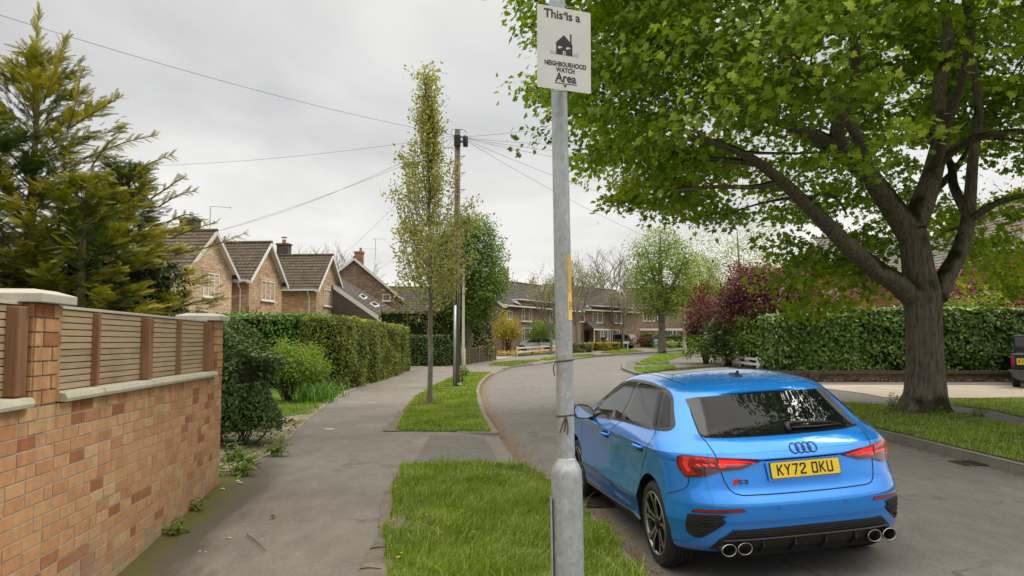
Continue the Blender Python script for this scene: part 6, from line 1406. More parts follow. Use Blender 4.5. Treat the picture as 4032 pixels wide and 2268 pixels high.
# ---------------- golden conifer ----------------
def plume_tpl(seed=3):
    """flat feathery spray, tip at +y, length 1"""
    r = random.Random(seed); V = []; F = []
    def needle(x0, y0, x1, y1, w, z0=0, z1=0):
        d = Vector((x1-x0, y1-y0)); n_ = Vector((-d.y, d.x)).normalized()*w; k = len(V); V.extend([(x0-n_.x, y0-n_.y, z0), (x0+n_.x, y0+n_.y, z0), (x1, y1, z1)]); F.append((k, k+1, k+2))
    needle(0, 0, 0, 1, .018, 0, .0)
    n = 12
    for i in range(n):
        t = .08+.86*i/n
        for s in (-1, 1):
            L = .21*(1-t)**.6*r.uniform(.7, 1.2)+.05; a = R(r.uniform(38, 52)); bx, by = 0, t; ex, ey = s*L*math.sin(a), t+L*math.cos(a); zb = r.uniform(-.03, .03); needle(bx, by, ex, ey, .020, 0, zb)
            m = max(2, int(L*22))
            for j in range(m):
                u = .15+.8*j/m; px, py = bx+(ex-bx)*u, by+(ey-by)*u; l2 = .055*(1-u*.5)
                for s2 in (-1, 1): a2 = a*s+s2*R(42); needle(px, py, px+l2*math.sin(a2), py+l2*math.cos(a2), .011, zb*u, zb*u+r.uniform(-.015, .015))
    return V, F
PLUME = plume_tpl()
def conifer(name, base_, H, Rr, n, size, seed, label, gold=.5, lead=(), shape=1.0, low=.0, side=None, dens=1.0):
    """layered cypress: sprays on ascending branches"""
    r = np.random.default_rng(seed); rr = random.Random(seed); h = empty(name, base_, 0, label, 'conifer', 'golden conifers behind the wall'); mb = MB()
    mb.tube([(0, 0, -.1), (0, 0, H*.5), (.05, 0, H*.93)], [.16, .09, .015], 8); P = []; Nn = []; D = []; sz = []; var = []
    nb = int(70*dens)
    for i in range(nb):
        t = (i+.5)/nb; z0 = H*(low+(1-low)*t)*.93; a = i*2.399+rr.uniform(-.3, .3); L = Rr*((1-t)**.75*shape+.10)*rr.uniform(.65, 1.18)
        up = .25+.5*t; d = Vector((math.cos(a), math.sin(a), 0)); p = curve([(0, 0, z0*.94), d*L*.5+Vector((0, 0, z0+L*up*.30)), d*L+Vector((0, 0, z0+L*up*.62))], 6); mb.tube(p, taper(.022*(1-t)+.008, .004, len(p)), 5, cap=False)
        m = int(n/nb*(.4+1.2*L/Rr))
        for k in range(m):
            u = .22+.78*rr.random()**.7; j = min(int(u*(len(p)-1)), len(p)-2); q = p[j].lerp(p[j+1], u*(len(p)-1)-j); tg = (p[j+1]-p[j]).normalized(); sd_ = tg.cross(Vector((0, 0, 1))).normalized(); s = rr.choice((-1, 1))
            dr = (tg*rr.uniform(.5, 1.2)+sd_*s*rr.uniform(.2, 1.1)+Vector((0, 0, rr.uniform(-.1, .45)))).normalized(); P.append(tuple(q+Vector((rr.gauss(0, .05), rr.gauss(0, .05), rr.gauss(0, .07))))); D.append(tuple((dr+Vector((0, 0, -.12*u))).normalized())); sz.append(size*rr.uniform(.6, 1.2)*(1.15-.35*u)); g = fnoise(np.array([q.x*1.1]), np.array([q.y+q.z*1.3]), 1.2, seed)[0]
            var.append(min(1, max(0, .58+.50*(u-.45)+gold*g*1.0+rr.gauss(0, .09))))
    for (pts, m, s0) in lead:
        p = curve([Vector(q)-Vector(base_) for q in pts], 8); mb.tube(p, taper(.016, .004, len(p)), 5, cap=False)
        for k in range(int(m*2.2)):
            u = .12+.88*k/(m*2.2); j = min(int(u*(len(p)-1)), len(p)-2); q = p[j].lerp(p[j+1], u*(len(p)-1)-j); tg = (p[j+1]-p[j]).normalized(); a = rr.uniform(0, 6.28); o_ = tg.orthogonal().normalized(); sd_ = o_*math.cos(a)+tg.cross(o_)*math.sin(a)
            P.append(tuple(q)); D.append(tuple((tg*rr.uniform(.8, 1.4)+sd_*rr.uniform(.5, .9)).normalized())); sz.append(s0*(1.0-.45*u)*rr.uniform(.7, 1.1)); var.append(min(1, max(0, rr.gauss(.95 if gold > .3 else .45, .10))))
    mb.build('trunk', M_BARK, h); P, D, sz, var = map(np.array, (P, D, sz, var)); P = P.astype(float)
    # orient: template +y along D, its normal mostly up
    up = np.tile([0, 0, 1.], (len(D), 1))+r.normal(0, .45, (len(D), 3)); Xa = np.cross(D, up); Xa /= np.linalg.norm(Xa, axis=1, keepdims=True); Z = np.cross(Xa, D)
    tv = np.array(PLUME[0]); tf = np.array(PLUME[1]); V = P[:, None]+sz[:, None, None]*(tv[None, :, 0:1]*Xa[:, None]+tv[None, :, 1:2]*D[:, None]+(tv[None, :, 2:3]-.10*tv[None, :, 1:2]**2)*Z[:, None])
    F = (tf[None]+(np.arange(len(P))*len(tv))[:, None, None]).reshape(-1, 3); tipb = np.tile(.10*tv[:, 1]+.05*np.abs(tv[:, 0])*3, len(P)); npmesh('crown', V.reshape(-1, 3), F, G_CONI, np.clip(np.repeat(var, len(tv))+tipb-.05, 0, 1), h); return h
cz0 = lambda x, y: (x, y, gz(x, y))
L_ = lambda *q: [at(*p) for p in q]
conifer('cypress', cz0(at(70, 700, 13.6).x, 13.6), 7.1, 3.0, 7500, .33, 91, 'tallest dark cypress with golden tips at the left edge', .55, [(L_((100, 240, 13.3), (92, 130, 13.2), (97, 30, 13.1)), 22, .42), (L_((110, 260, 13), (140, 170, 12.8), (165, 95, 12.7)), 20, .38), (L_((60, 200, 13.5), (30, 150, 13.4)), 8, .35),
   (L_((170, 330, 13), (190, 260, 12.7), (205, 180, 12.6)), 16, .36), (L_((180, 320, 12.8), (250, 275, 12.4), (310, 240, 12.2)), 18, .34)], low=.06, dens=1.5)
conifer('cypress', cz0(at(310, 720, 14.2).x, 14.2), 5.2, 1.5, 4900, .30, 92, 'lower bushy golden cypress beside the buff house', .62, [(L_((210, 400, 13.5), (310, 360, 13), (395, 340, 12.8)), 18, .32), (L_((330, 450, 13.6), (380, 410, 13.3), (435, 390, 13.1)), 14, .30), (L_((400, 520, 13), (450, 490, 12.8), (492, 480, 12.6)), 12, .28), (L_((440, 640, 12.6), (530, 620, 12.2), (620, 585, 11.9)), 18, .26), (L_((420, 560, 13), (470, 540, 12.7), (520, 560, 12.5)), 10, .26), (L_((230, 420, 13.2), (265, 370, 13), (290, 345, 12.9)), 10, .28), (L_((380, 500, 13.2), (440, 460, 13), (470, 440, 12.8)), 10, .26), (L_((430, 600, 12.8), (490, 575, 12.5), (545, 560, 12.2)), 10, .24)], low=.05, shape=1.1)
conifer('cypress', cz0(at(-60, 760, 12.2).x, 12.2), 5.5, 2.4, 4600, .32, 93, 'golden cypress filling the left edge above the near pier', .75, low=.02, shape=1.15)
conifer('cypress', cz0(at(200, 720, 12.4).x, 12.4), 4.5, 1.75, 4400, .30, 94, 'spreading golden green cypress directly above the timber screen', .70, low=.02, shape=1.2)
hedge('ivy_mass', [(-9.6, 13.4), (-6.9, 12.9), (-6.15, 13.3), (-6.1, 14.1), (-6.6, 14.7), (-9.6, 14.7)], .2, 2.95, G_IVY, OVAL, 8000, .10, 95, 'dark ivy covered stump below the golden cypress', 'ivy', lump=.35, facing=.2)
hedge('shrub_border', [(-9.5, 16.5), (-7.2, 16.4), (-6.4, 17.5), (-7.5, 18.5), (-9.5, 18.5)], 0, 2.0, G_BEECH, OVAL, 3000, .09, 96, 'leafy shrub behind the pier cap below the buff house', 'shrub', lump=.3, facing=.2)
for i, (px, py, s) in enumerate(((605, 758, 1.0), (622, 754, 1.15), (643, 762, .85), (588, 766, .7))):
    p = at(px, 790, 33); hh = (at(px, py, 33).z-base(33)); c = conifer('dwarf_conifer', (p.x, 33, base(33)), hh, .36*s, 150, .30, 97+i, ('dwarf conifer left of the drainpipe', 'tallest dwarf conifer against the tan house', 'dwarf conifer under the tan house window', 'shortest dwarf conifer at the tan house corner')[i], -.1, dens=.4); c['group'] = 'dwarf conifers before the tan house'
# ---------------- young columnar tree ----------------
def column_tree():
    yb = 19.74; b = gp(1079, 1018); h = empty('columnar_tree', b, 0, 'slim young columnar tree with sparse new leaves on the verge', 'tree'); rr = random.Random(8); r = np.random.default_rng(8); mb = MB(); A = lambda x, y, d=0: at(x, y, b.y+d)-b
    mb.tube(curve([A(1079, 1024), A(1081, 990), A(1083, 900), A(1082, 820), A(1084, 740)], 4), [.115, .085, .075, .070]+taper(.068, .055, 13), 10); mb.build('trunk', M_BARK2, h, smooth=True)
    mb = MB(); tips = []
    prof = [(790, 55), (745, 75), (700, 98), (640, 108), (560, 108), (500, 96), (440, 72), (380, 46), (330, 30), (280, 22), (230, 14), (190, 3)]
    wd = lambda y: float(np.interp(y, [p[0] for p in prof][::-1], [p[1] for p in prof][::-1]))
    main = curve([A(1084, 745), A(1082, 600), A(1078, 430), A(1074, 300), A(1072, 195)], 7); mb.tube(main, taper(.05, .006, len(main)), 6)
    cx = lambda y: 1084-(745-y)*.020
    for i in range(125):
        y0 = rr.uniform(300, 800); a = rr.uniform(0, 6.28); y1 = max(200, y0-rr.uniform(40 if y0 > 700 else 90, 240)); w0 = wd(y1)*rr.uniform(.6, 1.15); dz = math.sin(a)*w0/1935*20; x1 = cx(y1)+math.cos(a)*w0; xm = cx(y0)+math.cos(a)*w0*.72
        p = curve([A(cx(y0), y0), A(xm, (y0*.65+y1*.35), dz*.7), A(x1, y1, dz)], 6); mb.tube(p, taper(.015, .004, len(p)), 4, cap=False); tips += p[2:]
        for k in range(4):
            q = p[rr.randrange(3, len(p))]; e = q+Vector((rr.gauss(0, .17), rr.gauss(0, .17), rr.uniform(.1, .45))); mb.tube([q, (q+e)/2+Vector((rr.gauss(0, .03), 0, 0)), e], [.005, .004, .003], 3, cap=False); tips += [q.lerp(e, .4), q.lerp(e, .7), e]
    for pts in (((1110, 560), (1160, 530), (1205, 500)), ((1090, 500), (1040, 430), (1000, 390)), ((1120, 600), (1170, 560), (1185, 520)), ((1100, 640), (1150, 575), (1180, 560))):
        p = curve([A(*q) for q in pts], 5); mb.tube(p, taper(.012, .003, len(p)), 4, cap=False); tips += p*3
    mb.build('branches', M_BARK3, h); T = np.array([tuple(t) for t in tips]); n = 14500; e = r.integers(0, len(T), n); P = T[e]+r.normal(0, .085, (n, 3)); yy = P[:, 2]
    keep = r.random(n) < np.clip(1.25-.045*yy, .35, 1); P = P[keep]; ax = np.hypot(P[:, 0]-(P[:, 2]*-.022), P[:, 1]); P = P[(ax > .20) | (r.random(len(P)) < .30)]; n = len(P)
    leaves('crown', OVAL[0], OVAL[1], P, rnorm(n, r)+np.array([0, 0, .6]), r.uniform(0, 6.28, n), .092*r.uniform(.5, 1.25, n), np.clip(.5+.25*fnoise(P[:, 0]*1.5, P[:, 2], 2, 3)+r.normal(0, .17, n), 0, 1), G_HORN, h)
    g = np.random.default_rng(1); tuft('dry_grass_tuft', (b.x-.02, b.y-.05), 110, .32, .42, M_DRYG, 77, 'dry brown grass round the foot of the slim tree', w=.008)
M_DRYG = leafmat('dry_grass', [(0, (.20, .12, .06)), (1, (.42, .30, .17))], .2, .7)
column_tree()
# ---------------- trees in the distance ----------------
def simple_tree(px, pyb, Y, pyt, wpx, mat, label, seed, n=9000, ncl=170, sz=.16, trunk_px=20, crown_bot=None, bark=None, name='tree', tpl=OVAL, group='trees around the bend', shell=.35, spread=.5, power=2.2, xoff=0, z0=None, droop=0, flat=.7, clw=1.0, limbn=5, depth=None):
    b = at(px, pyb, Y); b.z = gz(b.x, Y) if z0 is None else z0; top = at(px, pyt, Y).z; rx = wpx/2/1935*Y; bot = at(px, crown_bot, Y).z if crown_bot else b.z+(top-b.z)*.25; cc = (b.x+xoff, Y, (top+bot)/2); r0 = trunk_px/2/1935*Y; rr = random.Random(seed)
    tr = [(b-Vector((0, 0, .1)), r0*1.3), (b+Vector((0, 0, .4)), r0), (Vector((b.x, Y, bot)), r0*.85), (Vector((b.x+rr.uniform(-.2, .2), Y, (top+bot)/2)), r0*.5), (Vector((b.x, Y, top-.6)), r0*.12)]
    lim = []
    for i in range(limbn):
        a = i*6.28/limbn+rr.uniform(-.4, .4); s = Vector((b.x, Y, bot+(top-bot)*rr.uniform(.0, .4))); e = Vector((b.x+xoff+math.cos(a)*rx*.75, Y+math.sin(a)*rx*.75, bot+(top-bot)*rr.uniform(.45, .85))); lim.append(([s, s.lerp(e, .5)+Vector((0, 0, -.02*(top-bot))), e], r0*.5, r0*.12))
    return tree(name, b, tr, lim, ncl, n, cc, (rx, depth or rx, (top-bot)/2), mat, tpl, sz, seed, label, bark or M_BARK, group=group, shell=shell, power=power, spread=spread, flat=flat, droop=droop, twig=.012, clw=clw)
simple_tree(1172, 915, 47, 545, 205, G_MID, 'rounded dark green tree behind the telegraph pole', 101, 30000, 420, .16, 26, 815, shell=.45, spread=.42)
simple_tree(1666, 889, 66, 572, 175, G_YELG, 'yellow green street tree on the bend with a dark trunk', 102, 13500, 300, .20, 20, 812, shell=.35, spread=.52, clw=.8)
simple_tree(1860, 880, 80, 560, 330, G_PALE, 'pale airy birch behind the red shrubs', 103, 16000, 330, .20, 14, 850, M_BARK2, shell=.3, spread=.8, clw=.7)
simple_tree(1760, 880, 74, 640, 120, G_YELG, 'light green tree beside the far lamp column', 104, 9000, 150, .18, 10, 830, M_BARK2, shell=.3, spread=.6)
bare_tree('budding_tree', (at(1450, 880, 76).x, 76, base(76)), 9.6, .55, 110, 'tall bare tree just budding behind the sign post', M_BARK3, buds=G_PALE, nb=2600, bsize=.13, group='bare trees by the terraces', r0=.16)
bare_tree('budding_tree', (at(1385, 880, 66).x, 66, base(66)), 7.4, .8, 111, 'budding bare tree in front of the first terrace', M_BARK3, buds=G_HORN, nb=2600, bsize=.11, group='bare trees by the terraces', r0=.13)
bare_tree('pollard_tree', gp(1568, 877), 8.0, .75, 112, 'bare pollard street tree beside the grey estate car', M_BARK3, buds=G_HORN, nb=1500, bsize=.10, trunk_h=.30, group='bare trees by the terraces', r0=.17, upright=.8)
bare_tree('bare_tree', (at(1545, 870, 118).x, 118, .9), 17, .6, 113, 'large leafless tree rising behind the far terraces', M_BARK3, group='bare trees by the terraces', r0=.3)
bare_tree('bare_tree', (at(830, 870, 85).x, 85, .7), 12.2, .6, 114, 'leafless tree showing over the cowled chimney house', M_BARK3, r0=.25, group='bare trees by the terraces')
for i, (px, pt, Y) in enumerate(((1338, 690, 92), (1298, 700, 95))):
    b = at(px, 860, Y); c = conifer('spruce', (b.x, Y, .8), at(px, pt, Y).z-.8, 1.7, 320, .9, 120+i, ('wider spruce top above the first terrace roof', 'small pointed spruce top above the terrace ridge')[i], .1, dens=.5); c['group'] = 'spruces behind the terraces'
# far hedges, shrubs, woodland edge
hedge('clipped_hedge', [(at(1645, 870, 94).x, 94), (at(1765, 870, 94).x, 93.5), (at(1800, 870, 94).x, 95.5), (at(1645, 870, 94).x, 95.8)], .6, 2.35, G_BOX, QUAD, 3600, .22, 130, 'long dark clipped hedge before the far terrace', facing=.2)
hedge('clipped_hedge', [(at(1600, 870, 95).x, 95), (at(1652, 870, 95).x, 94.6), (at(1652, 870, 95).x, 96), (at(1600, 870, 95).x, 96)], .6, 2.6, G_YEW, QUAD, 1800, .2, 131, 'golden green clipped hedge left of the boy in blue', facing=.2)
blob('red_barberry', (at(1632, 872, 90).x, 90), (1.6, .8, 1.5), G_RED, QUAD, 900, .16, 132, 'dark red barberry between the estate car and the boy', stems=2)
blob('pale_shrub', (at(1690, 872, 88).x, 88), (2.0, .9, .95), G_PALE, QUAD, 900, .15, 133, 'low pale flowering shrub behind the street tree', stems=2)
for i, (x0, x1, Y) in enumerate(((1441, 1492, 70), (1478, 1560, 77))):
    a, c = at(x0, 880, Y), at(x1, 880, Y+3); hedge('gold_hedge', [(a.x, a.y), (c.x, c.y), (c.x, c.y+1), (a.x, a.y+1)], base(Y), base(Y)+.85, G_GOLD if i else G_PIER, QUAD, 2200, .16, 134+i, ('low green shrub row right behind the sign post', 'gold variegated hedge in front of the open porch')[i], facing=.3, lump=.2)
blob('forsythia', (at(1278, 880, 63).x, 63), (1.25, 1, 3.4), G_GOLD, OVAL, 3800, .12, 136, 'tall yellow flowering shrub beside the terrace corner', stems=8, shell=.3, clr=.2)
blob('magnolia', (at(1368, 880, 71).x, 71), (1.7, 1, 3.1), G_LIME, OVAL, 3200, .13, 137, 'yellow green shrub with cream blooms by the white car', stems=8, shell=.3, clr=.2)
P = np.array([tuple(at(px_, 878, 60.6+max(0, px_-1301)*.083)) for px_ in rng.uniform(1252, 1398, 300)]); P[:, 1] += rng.uniform(-.5, .5, 300); P[:, 2] = base(60)+.1+rng.uniform(.1, .35, 300)
G_TUL = leafmat('tulip', [(0, (.80, .62, .12)), (.6, (.80, .42, .06)), (1, (.75, .20, .05))], .2, .5, 2)
o = leaves('tulip_bed', QUAD[0], QUAD[1], P, rnorm(300, rng)+np.array([0, -1, .5]), rng.uniform(0, 6, 300), np.full(300, .13), rng.random(300), G_TUL); tag(o, 'bed of orange and yellow tulips behind the white garden fence', 'flowers', kind='stuff')
hedge('low_hedge', [(at(1247, 880, 60).x, 60.0), (at(1300, 880, 60).x, 60.1), (at(1400, 880, 68).x, 68.2), (at(1400, 880, 68).x, 68.8), (at(1300, 880, 60).x, 60.7), (at(1247, 880, 60).x, 60.6)], base(60)-.1, base(60)+.22, G_BOX, QUAD, 1500, .12, 138, 'low dark edging plants under the tulips', facing=.4)
# ---------------- right hand side ----------------
hz = base(28)+.10
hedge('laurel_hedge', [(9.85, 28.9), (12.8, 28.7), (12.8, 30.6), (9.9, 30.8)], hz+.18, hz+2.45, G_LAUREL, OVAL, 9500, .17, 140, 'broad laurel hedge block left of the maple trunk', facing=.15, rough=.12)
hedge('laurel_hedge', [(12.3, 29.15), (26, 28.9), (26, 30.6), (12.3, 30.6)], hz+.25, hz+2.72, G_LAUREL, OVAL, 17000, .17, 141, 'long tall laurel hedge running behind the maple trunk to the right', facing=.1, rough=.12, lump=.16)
P = np.array([(9.9+rng.normal(0, .12)+.08*k, 28.75+rng.normal(0, .08), hz+.5+2.1*rng.random()) for k in rng.integers(0, 3, 34)]); G_CREAM = leafmat('cream_bloom', [(0, (.55, .50, .35)), (1, (.80, .76, .62))], .2, .7, 2)
leaves('laurel_flowers', [(-.1, 0, 0), (.1, 0, 0), (.05, 1, 0), (-.05, 1, 0)], [(0, 1, 2), (0, 2, 3)], P, np.array([[0, -1, 0.]])+rnorm(34, rng)*.5, rng.normal(0, .3, 34), np.full(34, .12), rng.random(34), G_CREAM, bpy.data.objects.get('laurel_hedge.001'), loc=None)
def put_local(o):   # flowers were placed in world space: bring into the hedge frame
    p = o.parent.location; o.location = (-p.x, -p.y, -p.z)
put_local(bpy.data.objects['laurel_flowers'])
# red and green shrubs towards the bend
W2 = lambda px, Y: (at(px, 900, Y).x, Y)
blob('red_plum_tree', W2(1775, 45), (1.1, 1.0, 4.1), G_RED, OVAL, 5200, .14, 150, 'upright dark red shrub at the path corner', stems=8, clr=.22, ncl=150, bottom=.9, shell=.45)
blob('red_plum_tree', W2(1915, 40), (3.4, 1.8, 5.3), G_RED, OVAL, 13000, .15, 151, 'wide wine red tree above the white flowering shrub', stems=14, clr=.28, ncl=210, bottom=.2, shell=.45, lump=.4)
blob('green_shrub', W2(1965, 38.5), (2.3, 1.3, 3.0), G_MID, OVAL, 7500, .13, 152, 'mixed green shrubs under the wine red tree', stems=14, clr=.25, ncl=180, bottom=.9, shell=.4)
blob('green_shrub', W2(1905, 43.6), (2.5, 1.2, 4.2), G_PIER, OVAL, 5000, .14, 153, 'olive twiggy shrub tangled with the red tree', stems=20, clr=.3, ncl=160, bottom=.5, shell=.4)
vb = blob('viburnum', W2(1832, 41), (1.25, 1.0, 3.2), G_BOX, OVAL, 6500, .12, 154, 'dark shrub dotted with white flower heads beside the path', stems=6, clr=.2, ncl=150, bottom=.9, shell=.6)
n = 90; D = rnorm(n, rng); D[:, 1] = -np.abs(D[:, 1]); P = np.stack([D[:, 0]*1.3, D[:, 1]*1.05, 1.55+D[:, 2]*1.5], 1); P = np.repeat(P, 7, 0)+rng.normal(0, .035, (n*7, 3))
leaves('flower_heads', QUAD[0], QUAD[1], P, np.array([[0, -1, .6]])+rnorm(len(P), rng)*.4, rng.uniform(0, 6, len(P)), np.full(len(P), .09), rng.random(len(P)), G_CREAM, vb)['kind'] = 'stuff'
blob('golden_shrub', W2(1868, 39.5), (.5, .5, 2.9), G_YEW, OVAL, 1200, .11, 155, 'narrow golden green shrub between the white flowers and the greenery', stems=5, clr=.16, ncl=60, bottom=.9, shell=.4)
blob('variegated_shrub', W2(1775, 43.6), (.95, .8, 1.5), G_LIME, OVAL, 1800, .12, 156, 'low variegated leaves at the foot of the red shrub', stems=3, clr=.15, ncl=60, bottom=.9)
# plum and copper foliage behind the hedge at the right edge
blob('plum_bush', W2(2470, 34), (3.0, 1.6, 4.9), G_PINK, OVAL, 5200, .15, 160, 'purple pink bush showing above the laurel hedge', stems=10, clr=.25, ncl=120, bottom=.1, shell=.5)
blob('yellow_shrub', W2(2500, 31.6), (4.4, .8, 3.5), G_LIME, OVAL, 4200, .14, 161, 'yellow green growth along the top of the right hedge', stems=4, clr=.2, ncl=120, bottom=0, shell=.8)
simple_tree(2660, 1000, 26, 330, 520, G_COP, 'slender tree with copper young leaves leaning in at the right', 162, 3200, 150, .10, 12, 790, shell=.3, spread=.45, z0=.1, group='trees around the bend', clw=.7, limbn=8)
# small plants by the maple foot
weed('weed', (8.02, 16.2), 60, .10, .45, 170, 'wispy white flowered weed left of the maple foot', group='weeds at the maple foot', tilt=.6)
weed('weed', (8.55, 15.55), 50, .09, .22, 171, 'nettles sprouting in front of the maple trunk', group='weeds at the maple foot')
weed('weed', (9.35, 15.6), 60, .09, .25, 172, 'leafy shoots right of the maple foot', group='weeds at the maple foot')
blob('post_shrub', (at(1162, 955, 29).x, 29), (.22, .22, .75), G_MID, OVAL, 500, .06, 173, 'small shrub growing behind the foot of the telegraph pole', stems=3, clr=.07, ncl=24)
sheet('worn_soil', wob([(7.6, 15.9), (8.0, 15.0), (8.7, 14.5), (9.1, 15.1), (9.6, 15.7), (9.2, 16.5), (8.0, 16.6)], .1, .3, 3), gz, M_SOIL, .4, .028)
# rows of trees closing the horizon
for i, (x0, x1, Y, hh) in enumerate(((-90, -20, 100, 6.0), (-22, 20, 130, 6.5), (10, 90, 140, 8.0), (40, 110, 75, 6))):
    r = np.random.default_rng(200+i); n = 5200; X = r.uniform(x0, x1, n); Yv = Y+r.normal(0, 2.5, n); top = hh*(.72+.28*fnoise(X, X*0, .25, i)); Z = .5+(top)*r.random(n)**.7
    o = leaves('woodland', OVAL[0], OVAL[1], np.stack([X, Yv, Z], 1), rnorm(n, r)+np.array([0, 0, .5]), r.uniform(0, 6, n), r.uniform(.5, 1.1, n), np.clip(Z/hh*.5+r.normal(0.1, .15, n), 0, 1), G_MID); tag(o, 'distant belt of trees closing the view', 'trees', kind='stuff')
# ---------------- lettering ----------------
def text_mesh(name, s, size, M, mat, parent, offset=0.0, sx=1.0, shear=0, ext=.0004, space=1.0):
    c = bpy.data.curves.new(name, 'FONT'); c.body = s; c.size = size; c.align_x = 'CENTER'; c.offset = offset; c.extrude = ext; c.space_character = space; c.resolution_u = 3
    o = bpy.data.objects.new(name, c); COL.objects.link(o); bpy.context.view_layer.update()
    me = bpy.data.meshes.new_from_object(o.evaluated_get(bpy.context.evaluated_depsgraph_get())); bpy.data.objects.remove(o, do_unlink=True); bpy.data.curves.remove(c)
    for v in me.vertices: v.co = M @ Vector((v.co.x*sx, v.co.y, v.co.z))
    me.materials.clear(); me.materials.append(mat); me.name = name; return link(name, me, parent)
# ---------------- lamp column with the sign ----------------
def galv(name):
    m, nt, ns, ls, b = newmat(name); v = coords(ns, ls, (1, 1, .62)); dn = N(ns, 'ShaderNodeTexNoise', Scale=26.0, Detail=3.0); ls.new(v, dn.inputs['Vector'])
    mv = ns.new('ShaderNodeMixRGB'); mv.inputs[0].default_value = .045; ls.new(v, mv.inputs[1]); ls.new(dn.outputs['Color'], mv.inputs[2])
    vo = N(ns, 'ShaderNodeTexVoronoi', Scale=62.0); ls.new(mv.outputs[0], vo.inputs['Vector']); sp = ns.new('ShaderNodeSeparateXYZ'); ls.new(vo.outputs['Color'], sp.inputs[0])
    r = ramp(ns, [(0, (.36, .39, .415)), (.5, (.42, .445, .465)), (1, (.50, .52, .535))]); ls.new(sp.outputs[0], r.inputs[0])
    st = N(ns, 'ShaderNodeTexNoise', Scale=2.2, Detail=5.0, Distortion=.5); vs = coords(ns, ls, (3, 3, .5)); ls.new(vs, st.inputs['Vector']); r2 = ramp(ns, [(.42, (1, 1, 1)), (.66, (.72, .71, .67))]); ls.new(st.outputs['Fac'], r2.inputs[0])
    mu = ns.new('ShaderNodeMixRGB'); mu.blend_type = 'MULTIPLY'; mu.inputs[0].default_value = .8; ls.new(r.outputs[0], mu.inputs[1]); ls.new(r2.outputs[0], mu.inputs[2])
    ls.new(mu.outputs[0], b.inputs['Base Color']); b.inputs['Metallic'].default_value = .35; b.inputs['Roughness'].default_value = .5
    bp = N(ns, 'ShaderNodeBump', Strength=.12, Distance=.004); ls.new(vo.outputs['Distance'], bp.inputs['Height']); ls.new(bp.outputs[0], b.inputs['Normal']); return m
M_GALV = galv('galvanised_steel')
PY = 4.10; a0 = at(1429.5, 1400, PY); a1 = at(1402.5, 20, PY); axd = (a1-a0).normalized(); foot = a0+axd*((-.06-a0.z)/axd.z); PM = Matrix.Translation(foot) @ Vector((0, 0, 1)).rotation_difference(axd).to_matrix().to_4x4()
post = empty('lamp_column', foot, 0, 'galvanised steel lamp column standing on the near verge', 'lamp column'); Lr = Vector((0, 0, 1)).rotation_difference(axd).to_matrix().to_4x4()
zs = at(1431, 1158, PY).z-foot.z
MB().lathe([(.0455, zs-.01), (.0450, 2.2), (.0420, 3.6), (.038, 6.1)], 48, Lr).build('shaft', M_GALV, post, smooth=True)
MB().lathe([(.081, -.1), (.081, zs-.075), (.079, zs-.055), (.072, zs-.035), (.060, zs-.012), (.052, zs), (.050, zs+.010), (.0462, zs+.014)], 48, Lr).build('base', M_GALV, post, smooth=True)
MB().prism([(-.002, .12), (-.002, zs-.19), (-.010, zs-.185), (-.010, .12)], lambda a, b, t: Lr @ Vector((-.079+a, t, b)), -.045, .045).build('door', M_GALV, post, bevel=.002)
MB().tube([Lr @ Vector(q) for q in ((0, 0, 6.0), (0, 0, 6.4), (.25, .1, 6.6), (.7, .3, 6.65))], [.035, .03, .028, .025], 12).build('arm', M_GALV, post)
MB().lathe([(.02, -.05), (.14, -.03), (.16, .03), (.05, .08)], 20, Lr @ Matrix.Translation((.85, .36, 6.65)), close=True).build('lantern', M_WHITE, post)
# sticker strips wrapped round the shaft on the road side
def cyl(r_): return lambda a, b, t: Lr @ Vector(((r_+t)*math.sin(a), -(r_+t)*math.cos(a), b))
zz = lambda y: (at(1420, y, PY)-foot).dot(axd)
M_STK = plain('faded_sticker', (.60, .40, .06), .6, 0, .2, 30); M_STK2 = plain('yellow_sticker', (.85, .58, .16), .5, 0, .06, 9)
def wrap(name, a_0, a_1, z0, z1, mat, rr_, par):
    g = cyl(rr_); n = 14; V = [g(a_0+(a_1-a_0)*i/n, z, 0) for z in (z0, z1) for i in range(n+1)]; return MB().add(V, [(i, i+1, n+2+i, n+1+i) for i in range(n)]).build(name, mat, par, smooth=True)
wrap('old_sticker', .52, 2.6, zz(775), zz(641), M_STK, .0458, post); s2 = wrap('sticker', .50, 2.6, zz(806), zz(737), M_STK2, .0462, post)
g_ = cyl(.0467); g = lambda a, b, t: g_(a/.0467, b, t); mb = MB()
for (p, q) in (((0, 0), (0, 1)), ((0, 1), (.7, 1)), ((.7, 1), (.8, .75)), ((.8, .75), (.7, .5)), ((0, .5), (.7, .5)), ((.35, .5), (.8, 0))):
    strokes(mb, [((.0365+p[0]*.026, zz(780)+p[1]*.040), (.0365+q[0]*.026, zz(780)+q[1]*.040))], .0055, lambda a, b, t: g(a, b, t), 0)
mb.v = mb.v; mb.build('letter', M_PBLK, s2)
